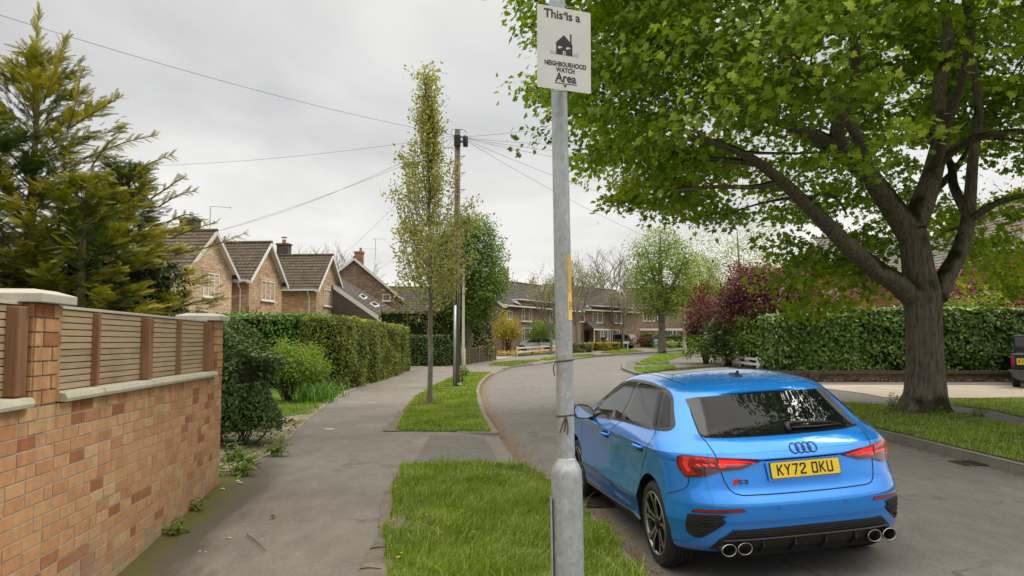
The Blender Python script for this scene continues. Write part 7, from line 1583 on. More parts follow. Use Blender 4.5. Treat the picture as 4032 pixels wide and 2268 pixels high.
# twine tied round the shaft
M_TWINE = plain('old_twine', (.10, .065, .040), .95, 0, .3, 40)
for k, (y, tails) in enumerate(((908, [[(-.046, -.03, 0), (-.062, -.05, -.03), (-.056, -.05, -.075)]]), (1045, [[(0, -.05, 0), (-.02, -.055, -.04), (-.035, -.055, -.085)], [(0, -.05, 0), (.008, -.056, -.05), (.004, -.056, -.095)], [(0, -.05, 0), (-.006, -.056, -.05), (-.012, -.056, -.08)]]))):
    z0 = zz(y); mb = MB(); pts = [Lr @ Vector((.048*math.cos(a), .048*math.sin(a), z0+.004*math.cos(a))) for a in np.linspace(0, 6.283, 25)]; mb.tube(pts, .0022, 6, cap=False); mb.tube([p+Vector((0, 0, .004)) for p in pts], .0018, 6, cap=False)
    for t in tails: mb.tube(curve([Lr @ Vector((q[0], q[1], q[2]+z0)) for q in t], 3), [.0035]*7, 5)
    o = mb.build('twine', M_TWINE, None, loc=foot); tag(o, ('upper loop of brown twine tied round the lamp column', 'lower loop of twine with frayed ends on the lamp column')[k], 'twine', 'twine tied to the lamp column')
# the sign
lt, lb, rt, rb = at(1349, 9, 3.805), at(1354, 218.5, 3.805), at(1484.5, 33, 3.915), at(1487, 236.5, 3.915)
so_ = (lt+lb+rt+rb)/4; ux = ((rt-lt)+(rb-lb)); SW = ux.length/2; ux.normalize(); uy = ((lt-lb)+(rt-rb)); SH = uy.length/2; uy = (uy-ux*uy.dot(ux)).normalized(); un = ux.cross(uy)
if un.y > 0: un = -un
sign = empty('watch_sign', so_, 0, 'white neighbourhood watch sign bolted near the top of the lamp column', 'sign'); SB = Matrix(((ux.x, uy.x, un.x, 0), (ux.y, uy.y, un.y, 0), (ux.z, uy.z, un.z, 0), (0, 0, 0, 1)))
sf_ = lambda a, b, t: SB @ Vector((a, b, t))
M_SIGN = plain('sign_white', (.66, .66, .64), .55, 0, .07, 5, coat=0); M_INK = plain('sign_ink', (.028, .028, .032), .6, 0, .1)
MB().prism(rounded([(-SW/2, -SH/2), (SW/2, -SH/2), (SW/2, SH/2), (-SW/2, SH/2)], .004, 2), sf_, -.002, .0015).build('board', M_SIGN, sign)
k = SW/.83   # crop units: the board is 830 wide
U = lambda x, y: ((x-535)/820*SW, -((y-727)/1245)*SH)   # rectified below
def T(s, cx, cy, size, off, sx, sp=1.0): text_mesh('lettering', s, size, SB @ Matrix.Translation((cx, cy, .0020)), M_INK, sign, off, sx, space=sp)
T('This is a', -.012, SH*.360, .064, .0014, 1.0, .98)
T('NEIGHBOURHOOD', .006, -SH*.215, .034, .0013, .78, 1.02); T('WATCH', .006, -SH*.285, .034, .0013, .82, 1.02)
T('Area', .008, -SH*.400, .064, .0018, .92)
mb = MB(); q = lambda P, t=.0018: mb.add([sf_(a, b, t) for a, b in P], [tuple(range(len(P)))])
q([(-.055, -SH*.415), (.070, -SH*.415), (.070, -SH*.427), (-.055, -SH*.427)])
ho = lambda P: [(-.002+(a-532)*.00042, .012-(b-690)*.00040) for a, b in P]
# house emblem: body, roof, chimney, fences (units follow the artwork)
q(ho([(425, 640), (640, 680), (645, 828), (425, 790)][::1]) if False else ho([(425, 655), (645, 655), (645, 800), (425, 800)])); q(ho([(413, 657), (530, 535), (652, 657)]), .0019); q(ho([(612, 520), (634, 520), (634, 645), (612, 625)]), .0020); q(ho([(608, 514), (638, 514), (638, 524), (608, 524)]), .0021)
for x0, x1 in ((350, 425), (645, 718)):
    for yy in (762, 782): q(ho([(x0, yy), (x1, yy), (x1, yy+3), (x0, yy+3)]), .0019)
    xe = x0 if x0 == 350 else x1-3; q(ho([(xe, 758), (xe+4, 758), (xe+4, 800), (xe, 800)]), .0021)
q(ho([(345, 798), (722, 798), (722, 802), (345, 802)]), .0023)
mb.build('emblem', M_INK, sign); mb = MB(); q = lambda P, t=.0030: mb.add([sf_(a, b, t) for a, b in P], [tuple(range(len(P)))])
for ex in (478, 587):
    arc = [(ex+30*math.cos(a), 712-24*math.sin(a)) for a in np.linspace(-.2, 3.6, 12)]+[(ex-2, 722), (ex+8, 706), (ex+26, 708)]; q(ho(arc))
q(ho([(514, 748), (552, 748), (552, 798), (514, 798)])); mb.build('emblem_white', M_SIGN, sign)
mb = MB(); mb.add([sf_(a, b, .0034) for a, b in ho([(527, 760), (540, 760), (540, 790), (527, 790)])], [(0, 1, 2, 3)]); mb.build('emblem_door', M_INK, sign)
M_RUST = plain('rusty_bolt', (.36, .26, .16), .7, .4, .4, 60)
for by in (.437, -.440): MB().lathe([(.0085, 0), (.0085, .004), (.006, .0045), (.006, .010), (.001, .011)], 6, SB @ Matrix.Translation((.003, SH*by, .0015))).build('bolt', M_RUST, sign)
for by in (.437, -.440): MB().tube([SB @ Vector((.003+.045*math.cos(a), SH*by, -.047+.045*math.sin(a))) for a in np.linspace(-1.5, 4.6, 16)], .004, 6).build('clamp', M_GALV, sign)
# ---------------- telegraph pole ----------------
tb = gp(1148, 975); TY = tb.y; M_POLE = barkmat('tarred_pole', (.10, .085, .055), (.25, .225, .155), 12, .08, .4)
tp = empty('telegraph_pole', tb, 0, 'tall wooden telegraph pole with black boxes, climbing steps and grey conduit', 'telegraph pole')
A = lambda x, y, d=0: at(x, y, TY+d)-tb
top = A(1151, 326); MB().tube([(0, 0, -.2), top*.5, top], [.125, .112, .098], 16).build('pole', M_POLE, tp, smooth=True)
MB().tube([A(1143.5, 978, -.12), A(1145, 768, -.13)], .042, 10).build('conduit', plain('grey_conduit', (.42, .46, .50), .4, .5, .1), tp, smooth=True)
MB().tube([A(1148, 768, -.13), A(1150, 600, -.12), A(1150, 440, -.11), A(1152, 390, -.11)], .014, 6).build('cable', M_BLACK, tp)
b1 = MB().box(A(1150.5, 354, -.17), (.23, .12, .40)).build('junction_box', M_BLACK, tp, bevel=.015); MB().lathe([(.085, -.18), (.09, -.15), (.09, .15), (.07, .2)], 14, Matrix.Translation(A(1171, 356, -.05)), close=True).build('cable_pod', M_BLACK, tp, smooth=True); MB().box(A(1162, 356, -.02), (.18, .04, .10)).build('bracket', M_GALV, tp)
for i in range(11):
    y = 372+i*21; s = 1 if i % 2 else -1; p = A(1151, y); MB().tube([p+Vector((s*.08, 0, 0)), p+Vector((s*.27, 0, 0)), p+Vector((s*.27, 0, .04))], .012, 5).tube([p+Vector((s*.10, 0, -.13)), p+Vector((s*.21, 0, -.01))], .008, 4).build('step', M_BLACK, tp)
for k in range(3):
    c_ = A(1151, 345, -.1); MB().tube([c_+Vector((math.cos(a)*(.14+.03*k)+(.12 if k else -.1), .03*k, .16+math.sin(a)*.13)) for a in np.linspace(0, 5.6, 14)], .006, 4).build('loop', M_BLACK, tp)
MB().box(A(1156, 966, -.14), (.14, .02, .06)).build('marker_plate', M_WHITE, tp)
tag(MB().box((0, 0, 0), (1.0, .3, .05)).build('concrete_slab', M_KERB, None, loc=(tb.x-.05, TY-.75, tb.z+.01)), 'thin concrete strip in the grass before the telegraph pole', 'slab')
M_WIRE = plain('wire', (.16, .16, .17), .6, 0, 0)
def wire(p, q, sag, lab, r_=.006):
    P = [p.lerp(q, t)+Vector((0, 0, -sag*4*t*(1-t))) for t in np.linspace(0, 1, 22)]; o = MB().tube([x-P[0] for x in P], r_, 4).build('overhead_wire', M_WIRE, None, loc=P[0]); tag(o, lab, 'wire', 'overhead telephone wires')
T1 = at(1148, 341, TY-.1); T2 = at(1158, 345, TY)
wire(T1, at(-260, -45, 13), .25, 'overhead wire rising to the top left corner of the sky', .006)
wire(T1, at(160, 418, 34), .35, 'overhead wire running left behind the tall conifer')
wire(T1, at(548, 581, 38), .35, 'upper of the paired wires dropping to the buff house'); wire(T1-Vector((0, 0, .30)), at(562, 577, 37), .15, 'lower of the paired wires dropping to the buff house')
wire(T1, at(862, 640, 58), .3, 'wire dropping to the brown house with skylights')
for i, (x, y, Y, s) in enumerate(((2000, 190, 30, .4), (2000, 318, 30, .5), (2000, 380, 32, .5), (2000, 440, 34, .5), (2000, 600, 38, .6), (1900, 690, 42, .6))):
    wire(T2, at(x, y, Y), s, ('highest', 'second', 'third', 'fourth', 'fifth', 'lowest')[i]+' wire fanning right from the telegraph pole to the maple')
# ---------------- other lamp columns, aerials, small signs ----------------
M_PALEC = plain('pale_concrete_post', (.46, .45, .36), .8, 0, .15, 6)
def column(px, py, ybase, ytop, wpx, lab):
    b = gp(px, py); Y = b.y; h = empty('street_lamp', b, 0, lab, 'lamp column', 'pale street lamps down the road'); r0 = wpx/2/1935*Y; zb = at(px, ybase, Y).z-b.z; zt = at(px, ytop, Y).z-b.z
    MB().lathe([(r0, -.1), (r0, zb), (r0*.62, zb+.08), (r0*.5, zt)], 14, Matrix.Identity(4)).build('post', M_PALEC, h, smooth=True); MB().tube([(0, 0, zt-.02), (0, -.15, zt+.12), (0, -.5, zt+.16)], r0*.35, 6).build('arm', M_PALEC, h); MB().box((0, -.62, zt+.15), (.22, .42, .12)).build('lantern', M_GALV, h, bevel=.03)
column(1165, 919.5, 879, 690, 12, 'pale street lamp column beside the lattice fence'); column(1722, 888, 853, 735, 10, 'pale street lamp column on the far bend verge')
def aerial(px, yb, yt, Y, lab, kind):
    b = at(px, yb, Y); t = at(px, yt, Y); H = t.z-b.z; mb = MB().tube([(0, 0, 0), (0, 0, H)], .022, 5)
    if kind: mb.tube([(0, 0, H), (1.0*Y/38, 0, H-.06)], .016, 4); mb.tube([(1.0*Y/38, 0, H-.12), (1.0*Y/38, 0, H)], .016, 4)
    else:
        for z, a_, b_ in ((H-.05, -.3, .85), (H*.52, -.95, .2)): mb.tube([(a_, 0, z+.03), (b_, 0, z-.02)], .014, 4)
        for i in range(5): mb.tube([(-.1+i*.18, -.12, H-.05), (-.1+i*.18, .12, H-.05)], .009, 3)
    tag(mb.build('tv_aerial', M_GALV, None, loc=b), lab, 'aerial', 'television aerials')
aerial(528, 578, 519, 38, 'hooked radio aerial on the buff house roof', 1); aerial(944, 655, 600, 61, 'television aerial on the brown house chimney', 0)
sb = at(1578, 874, 80); sg = empty('street_sign', (sb.x, 80, base(80)), 0, 'small white street name board on two short posts by the pollard tree', 'sign'); MB().box((-.1, 0, .82), (.62, .03, .22)).build('board', M_WHITE, sg); MB().box((.05, .02, .4), (.07, .05, .8)).build('post', M_WHITE, sg)
# ---------------- fences ----------------
M_LATT = plain('lattice_timber', (.20, .165, .105), .9, 0, .3, 6)
def lattice(p, q, n):
    p, q = Vector((*p, 0)), Vector((*q, 0)); d = (q-p)/n; L = d.length; u = d.normalized(); h = empty('lattice_fence', (p.x, p.y, base(p.y)), math.atan2(u.y, u.x), 'brown lattice fence with wavy tops beside the footway', 'fence'); mb = MB()
    for i in range(n):
        x0 = i*L; pa = empty('lattice_panel', (x0, 0, 0)); pa.parent = h; H = lambda t: .95+.16*math.sin(math.pi*t)**2 if i % 2 == 0 else 1.05-.12*math.sin(math.pi*t)
        t_ = MB().tube([(L*t, 0, H(t)) for t in np.linspace(.03, .97, 9)], .028, 5); t_.build('top_rail', M_LATT, pa)
        s = MB(); k = 15
        for j in range(-4, k+4):
            for sl in (.42, -.42):
                a, c = (j/k)*L, (j/k)*L+sl*.9; P = [(a+(c-a)*t, .012 if sl > 0 else -.012, .06+.93*t) for t in (0, 1)]
                if P[0][0] < .05 or P[0][0] > L-.05: continue
                xe = min(max(P[1][0], .05), L-.05); tt = (xe-P[0][0])/(P[1][0]-P[0][0]) if P[1][0] != P[0][0] else 1
                s.tube([P[0], (xe, P[0][1], .06+.93*tt)], .022, 4)
        s.build('lattice', M_LATT, pa)
    for i in range(n+1): MB().box((i*L, -.03, .55), (.09, .09, 1.1)).build('fence_post', M_LATT, h)
pA, pB = gp(1150, 920.5), gp(1246, 905.8); lattice((pA.x, pA.y), (pB.x, pB.y), 4)
M_WPAINT = plain('white_fence_paint', (.66, .65, .61), .6, 0, .1, 5)
def railfence(pts, hgt, lab, rails=(.42, .82), grp='white post and rail fences'):
    b = pts[0]; h = empty('rail_fence', (b[0], b[1], gz(*b)), 0, lab, 'fence', grp); P = [Vector((x-b[0], y-b[1], gz(x, y)-gz(*b))) for x, y in pts]
    for p in P: MB().box((p.x, p.y, p.z+hgt/2-.05), (.10, .10, hgt+.1)).build('fence_post', M_WPAINT, h)
    for z in rails:
        for a, c in zip(P, P[1:]):
            d = (c-a); u = d.normalized(); n_ = Vector((-u.y, u.x, 0))*.02; f = Vector((u.y, -u.x, 0))*.06; hh = Vector((0, 0, .06)); o_ = Vector((0, 0, hgt*z)); V = [x+s*n_+t*hh+f+o_ for x in (a, c) for s in (-1, 1) for t in (-1, 1)]
            MB().add(V, [(0, 1, 3, 2), (4, 6, 7, 5), (0, 4, 5, 1), (2, 3, 7, 6), (1, 5, 7, 3), (0, 2, 6, 4)]).build('rail', M_WPAINT, h)
railfence([tuple(gp(x, y)[:2]) for x, y in ((1301, 897), (1333, 894), (1364, 891), (1398, 888.5))], .80, 'low white rail fence in front of the tulip bed')
rA, rB = gp(1798, 915), gp(1945, 936)
railfence([tuple(rA.lerp(rB, t)[:2]) for t in (0, .22, .5, .78, 1)], .62, 'low white rail fence below the red and flowering shrubs')
tag(MB().box((0, 0, 0), (.10, .10, 1.0)).build('gate_post', M_LATT, None, loc=(at(1451, 870, 72).x, 71.5, base(71.5)+.45)), 'short grey timber post behind the sign post verge', 'post')
# low stone wall under the laurel hedge
M_RUB = housebrick('rubble_wall', (.17, .13, .09), (.12, .09, .065), (.075, .06, .045), 1.25)
wl_ = empty('low_wall', (8.5, 28.45, gz(8.6, 28.45)), R(-.2), 'low brown stone wall under the laurel hedges', 'wall'); mb = MB(); r_ = random.Random(4); x = 0
MB().box((8.8, .16, .06), (17.6, .28, .42)).build('wall', M_RUB, wl_)
mb = MB()
while x < 17.6:
    w = r_.uniform(.07, .085); hh = r_.uniform(.10, .125); mb.box((x+w/2, .14, .27+hh/2), (w-.008, .31+r_.uniform(-.01, .01), hh)); x += w
mb.build('coping', M_RUB2 if 'M_RUB2' in globals() else plain('rubble_stone', (.13, .10, .07), .9, 0, .4, 8), wl_); MB().box((2.6, .12, .14), (.34, .36, .52)).build('pier', M_RUB, wl_, bevel=.02)
# ---------------- drains, covers, litter ----------------
M_IRON = plain('cast_iron', (.05, .042, .036), .8, .3, .3, 20)
def grate(c, rz_, lab, w=.42, l=.40):
    h = empty('drain_grate', (c[0], c[1], rz(c[0], c[1])+.004), rz_, lab, 'drain', 'gully grates at the road edge'); mb = MB()
    for i in range(9): mb.box((0, -l/2+l*(i+.5)/9, .006), (w-.04, l/9*.45, .016))
    mb.build('bars', M_IRON, h); f = MB()
    for s in (-1, 1): f.box((s*(w/2-.015), 0, .005), (.03, l, .02)); f.box((0, s*(l/2+.01), .005), (w, .03, .0195))
    f.build('frame', M_IRON, h); MB().box((0, 0, -.0005), (w-.03, l-.03, .002)).build('void_shade', M_SOOT_SHADE, h)  # black plate paints the darkness inside the gully
g1 = gp(1478, 1268); grate((g1.x+.07, g1.y), -.12, 'gully grate at the kerb beneath the blue car sill'); g2 = gp(2462, 1168); grate((g2.x, g2.y), .02, 'gully grate by the kerb at the right edge of the road', .6, .34)
mc = gp(829, 1080.5); tag(MB().lathe([(.001, .006), (.10, .006), (.105, .004), (.105, -.01)], 24, Matrix.Identity(4)).build('stopcock_cover', M_STONE, None, loc=(mc.x, mc.y, mc.z+.002)), 'small round pale water cover in the footway', 'cover')
M_YEL = plain('yellow_petal', (.85, .60, .01), .5, 0, .1); M_PEB = plain('pale_pebble', (.50, .45, .36), .8, 0, .15, 12)
def flower(c, k):
    h = empty('yellow_flower', (c.x, c.y, c.z), k*1.3, 'small yellow celandine blooming low in the near verge grass', 'flower', 'yellow flowers in the near verge'); z = .055
    V = [(0, 0, z)]; F = []
    for i in range(8):
        a = i*.785; V += [(.007*math.cos(a-.3), .007*math.sin(a-.3), z+.002), (.016*math.cos(a), .016*math.sin(a), z+.008), (.007*math.cos(a+.3), .007*math.sin(a+.3), z+.002)]; F += [(0, 3*i+1, 3*i+2), (0, 3*i+2, 3*i+3)]
    pydata('petals', V, F, M_YEL, h); MB().tube([(0, 0, 0), (0, 0, z)], .002, 4).build('stalk', G_MID, h)
for k, (x, y) in enumerate(((1124, 1332), (1129, 1336), (1134, 1333), (1156, 1332), (1108, 1360), (1105, 1356), (1082, 1365), (1099, 1376), (1190, 1358), (1113, 1372), (981, 1329), (991, 1239), (996, 1236), (1009, 1412), (1001, 1424), (1004, 1420), (1517, 1356), (1484, 1343), (1514, 1335), (990, 1325), (1165, 1170), (1195, 1166))): flower(gp(x, y), k)
def pebble(c, s, lab, seed, mat=None, grp='pale pebbles on the footway'):
    r = np.random.default_rng(seed); bm = bmesh.new(); bmesh.ops.create_icosphere(bm, subdivisions=2, radius=1)
    for v in bm.verts: q = 1+.18*math.sin(v.co.x*4+seed)+.12*math.cos(v.co.y*5-seed); v.co = Vector((v.co.x*s*q, v.co.y*s*.6*q, v.co.z*s*.28))
    me = bpy.data.meshes.new('pebble'); bm.to_mesh(me); bm.free(); me.materials.append(mat or M_PEB); o = link('pebble', me, None, (c.x, c.y, c.z+s*.18)); o.rotation_euler = (0, 0, seed); tag(o, lab, 'pebble', grp)
for k, (x, y, s) in enumerate(((577, 1354, .022), (502, 1389, .016), (517, 1390, .014), (638, 1395, .012), (659, 1358, .013), (598, 1211, .035), (604, 1217, .034), (560, 1232, .03), (668, 1332, .012), (700, 1260, .012), (622, 1190, .016), (745, 1395, .010), (640, 1180, .018), (805, 1230, .009))): pebble(gp(x, y), s, 'small pale pebble lying on the dark footway tarmac', k)
def twig(p, q, r_, lab): 
    a, c = gp(*p), gp(*q); d = c-a; o = MB().tube(curve([(0, 0, r_), d*.4+Vector((0, .01, r_*1.8)), d+Vector((0, 0, r_))], 3), taper(r_, r_*.5, 7), 5).build('twig', M_TWIGL, None, loc=a+Vector((0, 0, .012))); tag(o, lab, 'twig', 'fallen twigs')
twig((930, 1387), (985, 1383), .006, 'dark twig on worn soil at the verge edge'); twig((620, 1350), (668, 1392), .005, 'pale forked twig by the wall foot'); twig((905, 1437), (960, 1437), .005, 'twig at the bottom edge of the footway')
M_DLEAF = plain('dead_leaf', (.16, .07, .04), .8, 0, .3, 20)
p = gp(1084, 1325); tag(MB().add([(-.03, -.02, .05), (.02, -.03, .06), (.035, .01, .075), (0, .03, .055), (-.035, .015, .07)], [(0, 1, 2), (0, 2, 3), (0, 3, 4)]).build('dead_leaf', M_DLEAF, None, loc=p), 'curled dead brown leaf in the near verge grass', 'leaf')
# leaf litter along the kerbs and under the laurel
def litter(name, P, size, mat, lab, seed):
    r = np.random.default_rng(seed); P = np.array(P); o = leaves(name, QUAD[0], QUAD[1], P, rnorm(len(P), r)*.5+np.array([0, 0, 1.2]), r.uniform(0, 6, len(P)), size*r.uniform(.5, 1.4, len(P)), r.random(len(P)), mat); tag(o, lab, 'litter', kind='stuff')
G_LIT = leafmat('leaf_litter', [(0, (.09, .05, .03)), (.5, (.22, .13, .07)), (1, (.40, .29, .16))], .1, .8, 2)
P = []
for _ in range(1900):
    y = 5.5+abs(rng.normal(0, 1))*11 if rng.random() < .75 else rng.uniform(6, 34); x = kl(y)+.02+abs(rng.normal(0, .17)); P.append((x, y, rz(x, y)+.006))
litter('leaf_litter', P, .028, G_LIT, 'brown blossom litter along the near gutter', 1)
P = []
for _ in range(900): y = rng.uniform(8, 17); x = kr(y)-.02-abs(rng.normal(0, .2)); P.append((x, y, rz(x, y)+.006))
litter('leaf_litter', P, .03, G_LIT, 'leaf litter in the gutter below the maple verge', 2)
P = [(x, 28.35-abs(rng.normal(0, .12)), gz(x, 28.2)+.03+abs(rng.normal(0, .03))) for x in rng.uniform(11, 22, 1500)]; litter('leaf_litter', P, .10, G_LIT, 'dead leaves drifted against the low stone wall', 3)
P = [(x, y, gz(x, y)+.05) for x, y in zip(rng.uniform(6.7, 11, 400), rng.uniform(9.5, 15.5, 400)) if inpoly(np.array([x]), np.array([y]), RL1)[0]][:70]; G_DAIS = leafmat('daisy', [(0, (.8, .8, .78)), (1, (.85, .85, .82))], .2, .6); litter('daisies', P, .03, G_DAIS, 'white daisies scattered in the grass below the maple', 4)
# ---------------- other vehicles ----------------
def box_car(name, loc, rz_, prof, glassr, L, Wd, paint, label, cat, wheels, plate=True, lights=True, cab=.80):
    """prof: side outline (y,z) from tail to nose; narrowed above the belt"""
    h = empty(name, loc, rz_, label, cat); belt = glassr[0]; hw = Wd/2; xs = lambda z: hw*(1 if z < belt else 1-(1-cab)*(z-belt)/(max(p[1] for p in prof)-belt)); pr = rounded(prof, .12, 3); n = len(pr); V = []
    for s, f in ((-1, 1), (-1, .0), (1, .0), (1, 1)): pass
    rows = [(-1.0, .06), (-.93, .0), (.93, .0), (1.0, .06)]
    for u, ins in rows:
        cy = L/2
        for y, z in pr: V.append((u*xs(z), y+(.05 if y < cy else -.05)*(1 if ins else 0), z-(.04 if ins and z > belt else 0)))
    F = [(i*n+k, i*n+(k+1) % n, (i+1)*n+(k+1) % n, (i+1)*n+k) for i in range(3) for k in range(n)]+[tuple(range(n)), tuple(3*n+k for k in range(n-1, -1, -1))]
    MB().add(V, F).build('body', paint, h, autos=38)
    for s in (-1, 1):
        for P in glassr[1]: MB().prism(P, lambda a, b, t: (s*(xs(b)+.004+t), a, b), 0, .006).build('side_window', M_GLASS2, h)
        for wy in wheels: MB().lathe([(.375, .0), (.375, .012)], 22, Matrix(((0, 0, s, s*(hw-.008)), (1, 0, 0, wy), (0, 1, 0, .34), (0, 0, 0, 1))), close=True).build('arch_shade', M_SOOT_SHADE, h); w = make_wheel(h, s*(hw+.02), wy, s, .33)  # flat black disc paints the dark hollow of the arch
        if lights: MB().box((s*(hw-.16), -.0, .98), (.30, .10, .22)).build('tail_light', M_RED, h, bevel=.03)
    if plate: MB().box((0, -.035, .80), (.52, .03, .12)).build('number_plate', M_PLATE, h)
    return h
M_GREYP = carpaint('grey_paint', (.14, .135, .13), .5, .35); M_WHP = carpaint('white_paint', (.62, .63, .64), 0, .3); M_DKP = carpaint('dark_paint', (.015, .018, .028), .3, .3)
pv = [(.02, .32), (-.02, .62), (.04, 1.0), (.30, 1.38), (.46, 1.60), (1.3, 1.67), (2.4, 1.62), (3.3, 1.10), (4.55, .92), (4.78, .62), (4.74, .30)]
gb = gp(1596, 875.5); ev = box_car('estate_car', (gb.x-.35, gb.y-3.0, base(gb.y)), R(58), pv, (1.02, [[(.55, 1.12), (.72, 1.48), (1.22, 1.54), (1.22, 1.10)], [(1.30, 1.10), (1.30, 1.54), (2.2, 1.53), (2.2, 1.08)], [(2.28, 1.08), (2.28, 1.52), (2.5, 1.48), (3.08, 1.08)]]), 4.78, 1.90, M_GREYP, 'grey people carrier parked beyond the pollard tree with its rear towards the road', 'car', (.98, 3.82))
MB().prism([(-.62, 1.08), (.62, 1.08), (.52, 1.46), (-.52, 1.46)], lambda a, b, t: (a, .04+(b-1.0)*.74-.012+t, b), 0, .02).build('rear_window', M_GLASS2, ev)
pw = [(.02, .30), (-.02, .62), (.06, .90), (.22, 1.02), (.62, 1.38), (1.5, 1.45), (2.3, 1.40), (3.1, .98), (3.95, .80), (4.1, .55), (4.05, .28)]
wv_ = gp(1368, 890); box_car('white_car', (at(1402, 880, 72).x, 71.2, base(71)), R(80), pw, (.95, [[(.45, 1.0), (.72, 1.30), (1.4, 1.36), (1.4, .98)], [(1.48, .98), (1.48, 1.36), (2.2, 1.34), (2.85, .96)]]), 4.1, 1.72, M_WHP, 'white hatchback parked behind the tulip bed and rail fence', 'car', (.78, 3.2), plate=False)
# dark pick-up at the right edge
dv = gp(2552, 976); pk = empty('dark_pickup', (dv.x-.32, dv.y-.3, gz(dv.x, dv.y)), R(-35), 'dark pick-up truck cut off by the right edge on the concrete drive', 'pickup truck')
MB().box((.9, 1.2, .84), (1.72, 2.3, .52)).box((.9, 3.2, 1.15), (1.70, 1.7, 1.14)).box((.9, 4.8, .85), (1.7, 1.6, .5)).build('body', M_DKP, pk, bevel=.05)
MB().prism([(-.02, .60), (1.82, .60), (1.70, .34), (1.5, .24), (.3, .24), (.12, .34)], lambda a, b, t: (a, t, b), -.10, .12).build('bumper', M_TRIM, pk, bevel=.03)
MB().box((.09, .045, .88), (.10, .04, .34)).build('tail_light', M_RED, pk); MB().box((1.71, .045, .88), (.10, .04, .34)).build('tail_light', M_RED, pk)
pp = MB().box((.42, .02, .86), (.44, .03, .20)).build('number_plate', M_PLATE, pk); mb = MB(); pf2 = lambda a, b, t: (.42+a, .004-t, .86+b)
for i, ch in enumerate('K7U O'):
    if ch != ' ':
        for kk, s_ in enumerate(GLY[ch]): strokes(mb, [((-.17+i*.072+s_[0][0]*.045, -.055+s_[0][1]*.11), (-.17+i*.072+s_[1][0]*.045, -.055+s_[1][1]*.11))], .014, pf2, .001+kk*.0002)
mb.build('plate_characters', M_PBLK, pp)
MB().box((.62, .04, 1.02), (.30, .03, .06)).build('tailgate_handle', M_CHROME, pk)
for s, x in ((-1, .02), (1, 1.78)):
    for y in (.95, 4.4): make_wheel(pk, x, y, s, .36)
# ---------------- people ----------------
def skinmesh(name, V, E, Rd, mat, parent, sub=2):
    me = bpy.data.meshes.new(name); me.from_pydata(V, E, []); o = bpy.data.objects.new(name, me); COL.objects.link(o); md = o.modifiers.new('s', 'SKIN'); md.use_smooth_shade = True
    for i, r_ in enumerate(Rd): me.skin_vertices[0].data[i].radius = (r_, r_) if not isinstance(r_, tuple) else r_
    me.skin_vertices[0].data[0].use_root = True
    ss = o.modifiers.new('u', 'SUBSURF'); ss.levels = sub; ss.render_levels = sub; bpy.context.view_layer.update()
    m2 = bpy.data.meshes.new_from_object(o.evaluated_get(bpy.context.evaluated_depsgraph_get())); bpy.data.objects.remove(o, do_unlink=True); m2.materials.clear(); m2.materials.append(mat); m2.name = name
    m2.polygons.foreach_set('use_smooth', [True]*len(m2.polygons)); return link(name, m2, parent)
M_SKIN = plain('skin', (.52, .30, .21), .6, 0, .05)
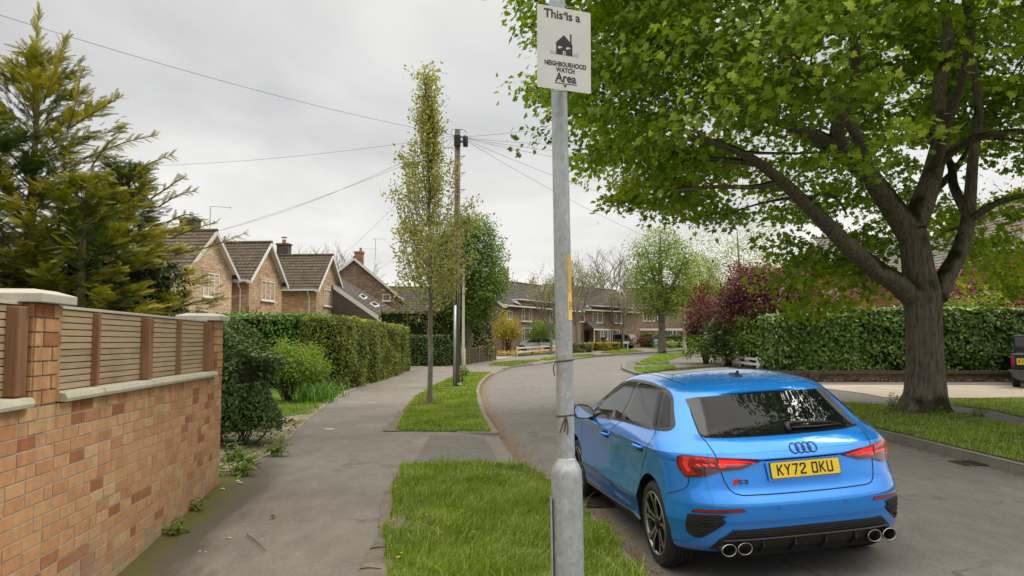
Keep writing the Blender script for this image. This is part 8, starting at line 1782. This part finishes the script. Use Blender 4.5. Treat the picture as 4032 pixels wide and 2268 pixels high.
def person(loc, rz_, H, label, pose, top_m, leg_m, hair_m=None, group=None):
    s = H/1.75; h = empty('person', loc, rz_, label, 'person', group); J = {k: Vector(v)*s for k, v in pose.items()}; names = list(J)
    E = [('pel', 'spi'), ('spi', 'che'), ('che', 'nec'), ('nec', 'hea'), ('hea', 'top'), ('che', 'shl'), ('shl', 'ell'), ('ell', 'wrl'), ('wrl', 'hal'), ('che', 'shr'), ('shr', 'elr'), ('elr', 'wrr'), ('wrr', 'har'), ('pel', 'hil'), ('hil', 'knl'), ('knl', 'anl'), ('anl', 'tol'), ('pel', 'hir'), ('hir', 'knr'), ('knr', 'anr'), ('anr', 'tor')]
    rad = dict(pel=(.15, .11), spi=(.14, .10), che=(.16, .11), nec=.055, hea=.092, top=.075, shl=.06, ell=.045, wrl=.033, hal=.03, shr=.06, elr=.045, wrr=.033, har=.03, hil=.085, knl=.058, anl=.04, tol=.038, hir=.085, knr=.058, anr=.04, tor=.038)
    def sk(nm, keys, k, mat): 
        ks = [q for q in names if q in keys]; e = [(ks.index(a), ks.index(b)) for a, b in E if a in ks and b in ks]; skinmesh(nm, [tuple(J[q]) for q in ks], e, [tuple(x*s*k for x in rad[q]) if isinstance(rad[q], tuple) else rad[q]*s*k for q in ks], mat, h)
    sk('body', names, 1, M_SKIN); sk('jacket', ('pel', 'spi', 'che', 'shl', 'ell', 'wrl', 'shr', 'elr', 'wrr'), 1.22, top_m); sk('trousers', ('pel', 'hil', 'knl', 'anl', 'hir', 'knr', 'anr'), 1.2, leg_m)
    hd = J['hea'].lerp(J['top'], .5)
    if hair_m: MB().lathe([(.02*s, .13*s), (.085*s, .09*s), (.108*s, .02*s), (.10*s, -.05*s), (.075*s, -.07*s)], 14, Matrix.Translation(hd)).build('hair', hair_m, h, smooth=True)
    f = MB(); f.box(hd+Vector((0, -.098*s, -.03*s)), (.02*s, .03*s, .035*s)); 
    for q in (-1, 1): f.box(hd+Vector((q*.03*s, -.088*s, 0)), (.016*s, .01*s, .01*s)); f.box(hd+Vector((q*.096*s, 0, -.01*s)), (.014*s, .03*s, .045*s))
    f.build('face', M_SKIN, h)
    for q, nm in (('tol', 'anl'), ('tor', 'anr')): MB().tube([J[nm]+Vector((0, .05*s, -.03*s)), J[q]+Vector((0, -.04*s, -.01*s))], [.045*s, .04*s], 8).build('shoe', M_BLACK, h, smooth=True)
    return h
STAND = dict(pel=(0, 0, .95), spi=(0, 0, 1.12), che=(0, 0, 1.33), nec=(0, 0, 1.50), hea=(0, -.01, 1.60), top=(0, -.01, 1.69), shl=(-.19, 0, 1.42), ell=(-.24, .02, 1.14), wrl=(-.22, -.08, .92), hal=(-.21, -.11, .84), shr=(.19, 0, 1.42), elr=(.25, .02, 1.15), wrr=(.20, -.15, 1.02), har=(.17, -.22, 1.00), hil=(-.09, 0, .90), knl=(-.10, -.02, .50), anl=(-.10, .02, .08), tol=(-.11, -.12, .04), hir=(.09, 0, .90), knr=(.10, -.01, .50), anr=(.11, .02, .08), tor=(.12, -.12, .04))
RUN = dict(STAND); RUN.update(spi=(0, -.03, 1.12), che=(0, -.08, 1.32), nec=(0, -.11, 1.48), hea=(0, -.14, 1.58), top=(0, -.15, 1.67), shl=(-.19, -.08, 1.41), ell=(-.27, .12, 1.20), wrl=(-.22, -.06, 1.05), hal=(-.20, -.13, 1.05), shr=(.19, -.08, 1.41), elr=(.26, .05, 1.17), wrr=(.21, -.16, 1.12), har=(.19, -.23, 1.14), knl=(-.11, -.05, .50), anl=(-.12, .03, .08), tol=(-.12, -.11, .04), knr=(.11, -.20, .58), anr=(.13, .18, .38), tor=(.13, .22, .29))
bp_ = gp(1650, 879.8); person((bp_.x, bp_.y, base(bp_.y)), R(172), 1.32, 'boy in a bright blue jacket running away across the far road', RUN, plain('blue_jacket', (.03, .45, .95), .7, 0, .05), plain('grey_joggers', (.30, .33, .38), .8, 0, .1), plain('dark_hair', (.02, .015, .012), .8, 0, .1))
mp = at(1517, 870, 83.0); person((mp.x, 82.6, base(82.6)), R(-20), 1.78, 'bald man in a navy jumper standing at the house beyond the gold hedge', STAND, plain('navy_jumper', (.012, .014, .04), .8, 0, .1), plain('dark_trousers', (.03, .03, .035), .8, 0, .1))
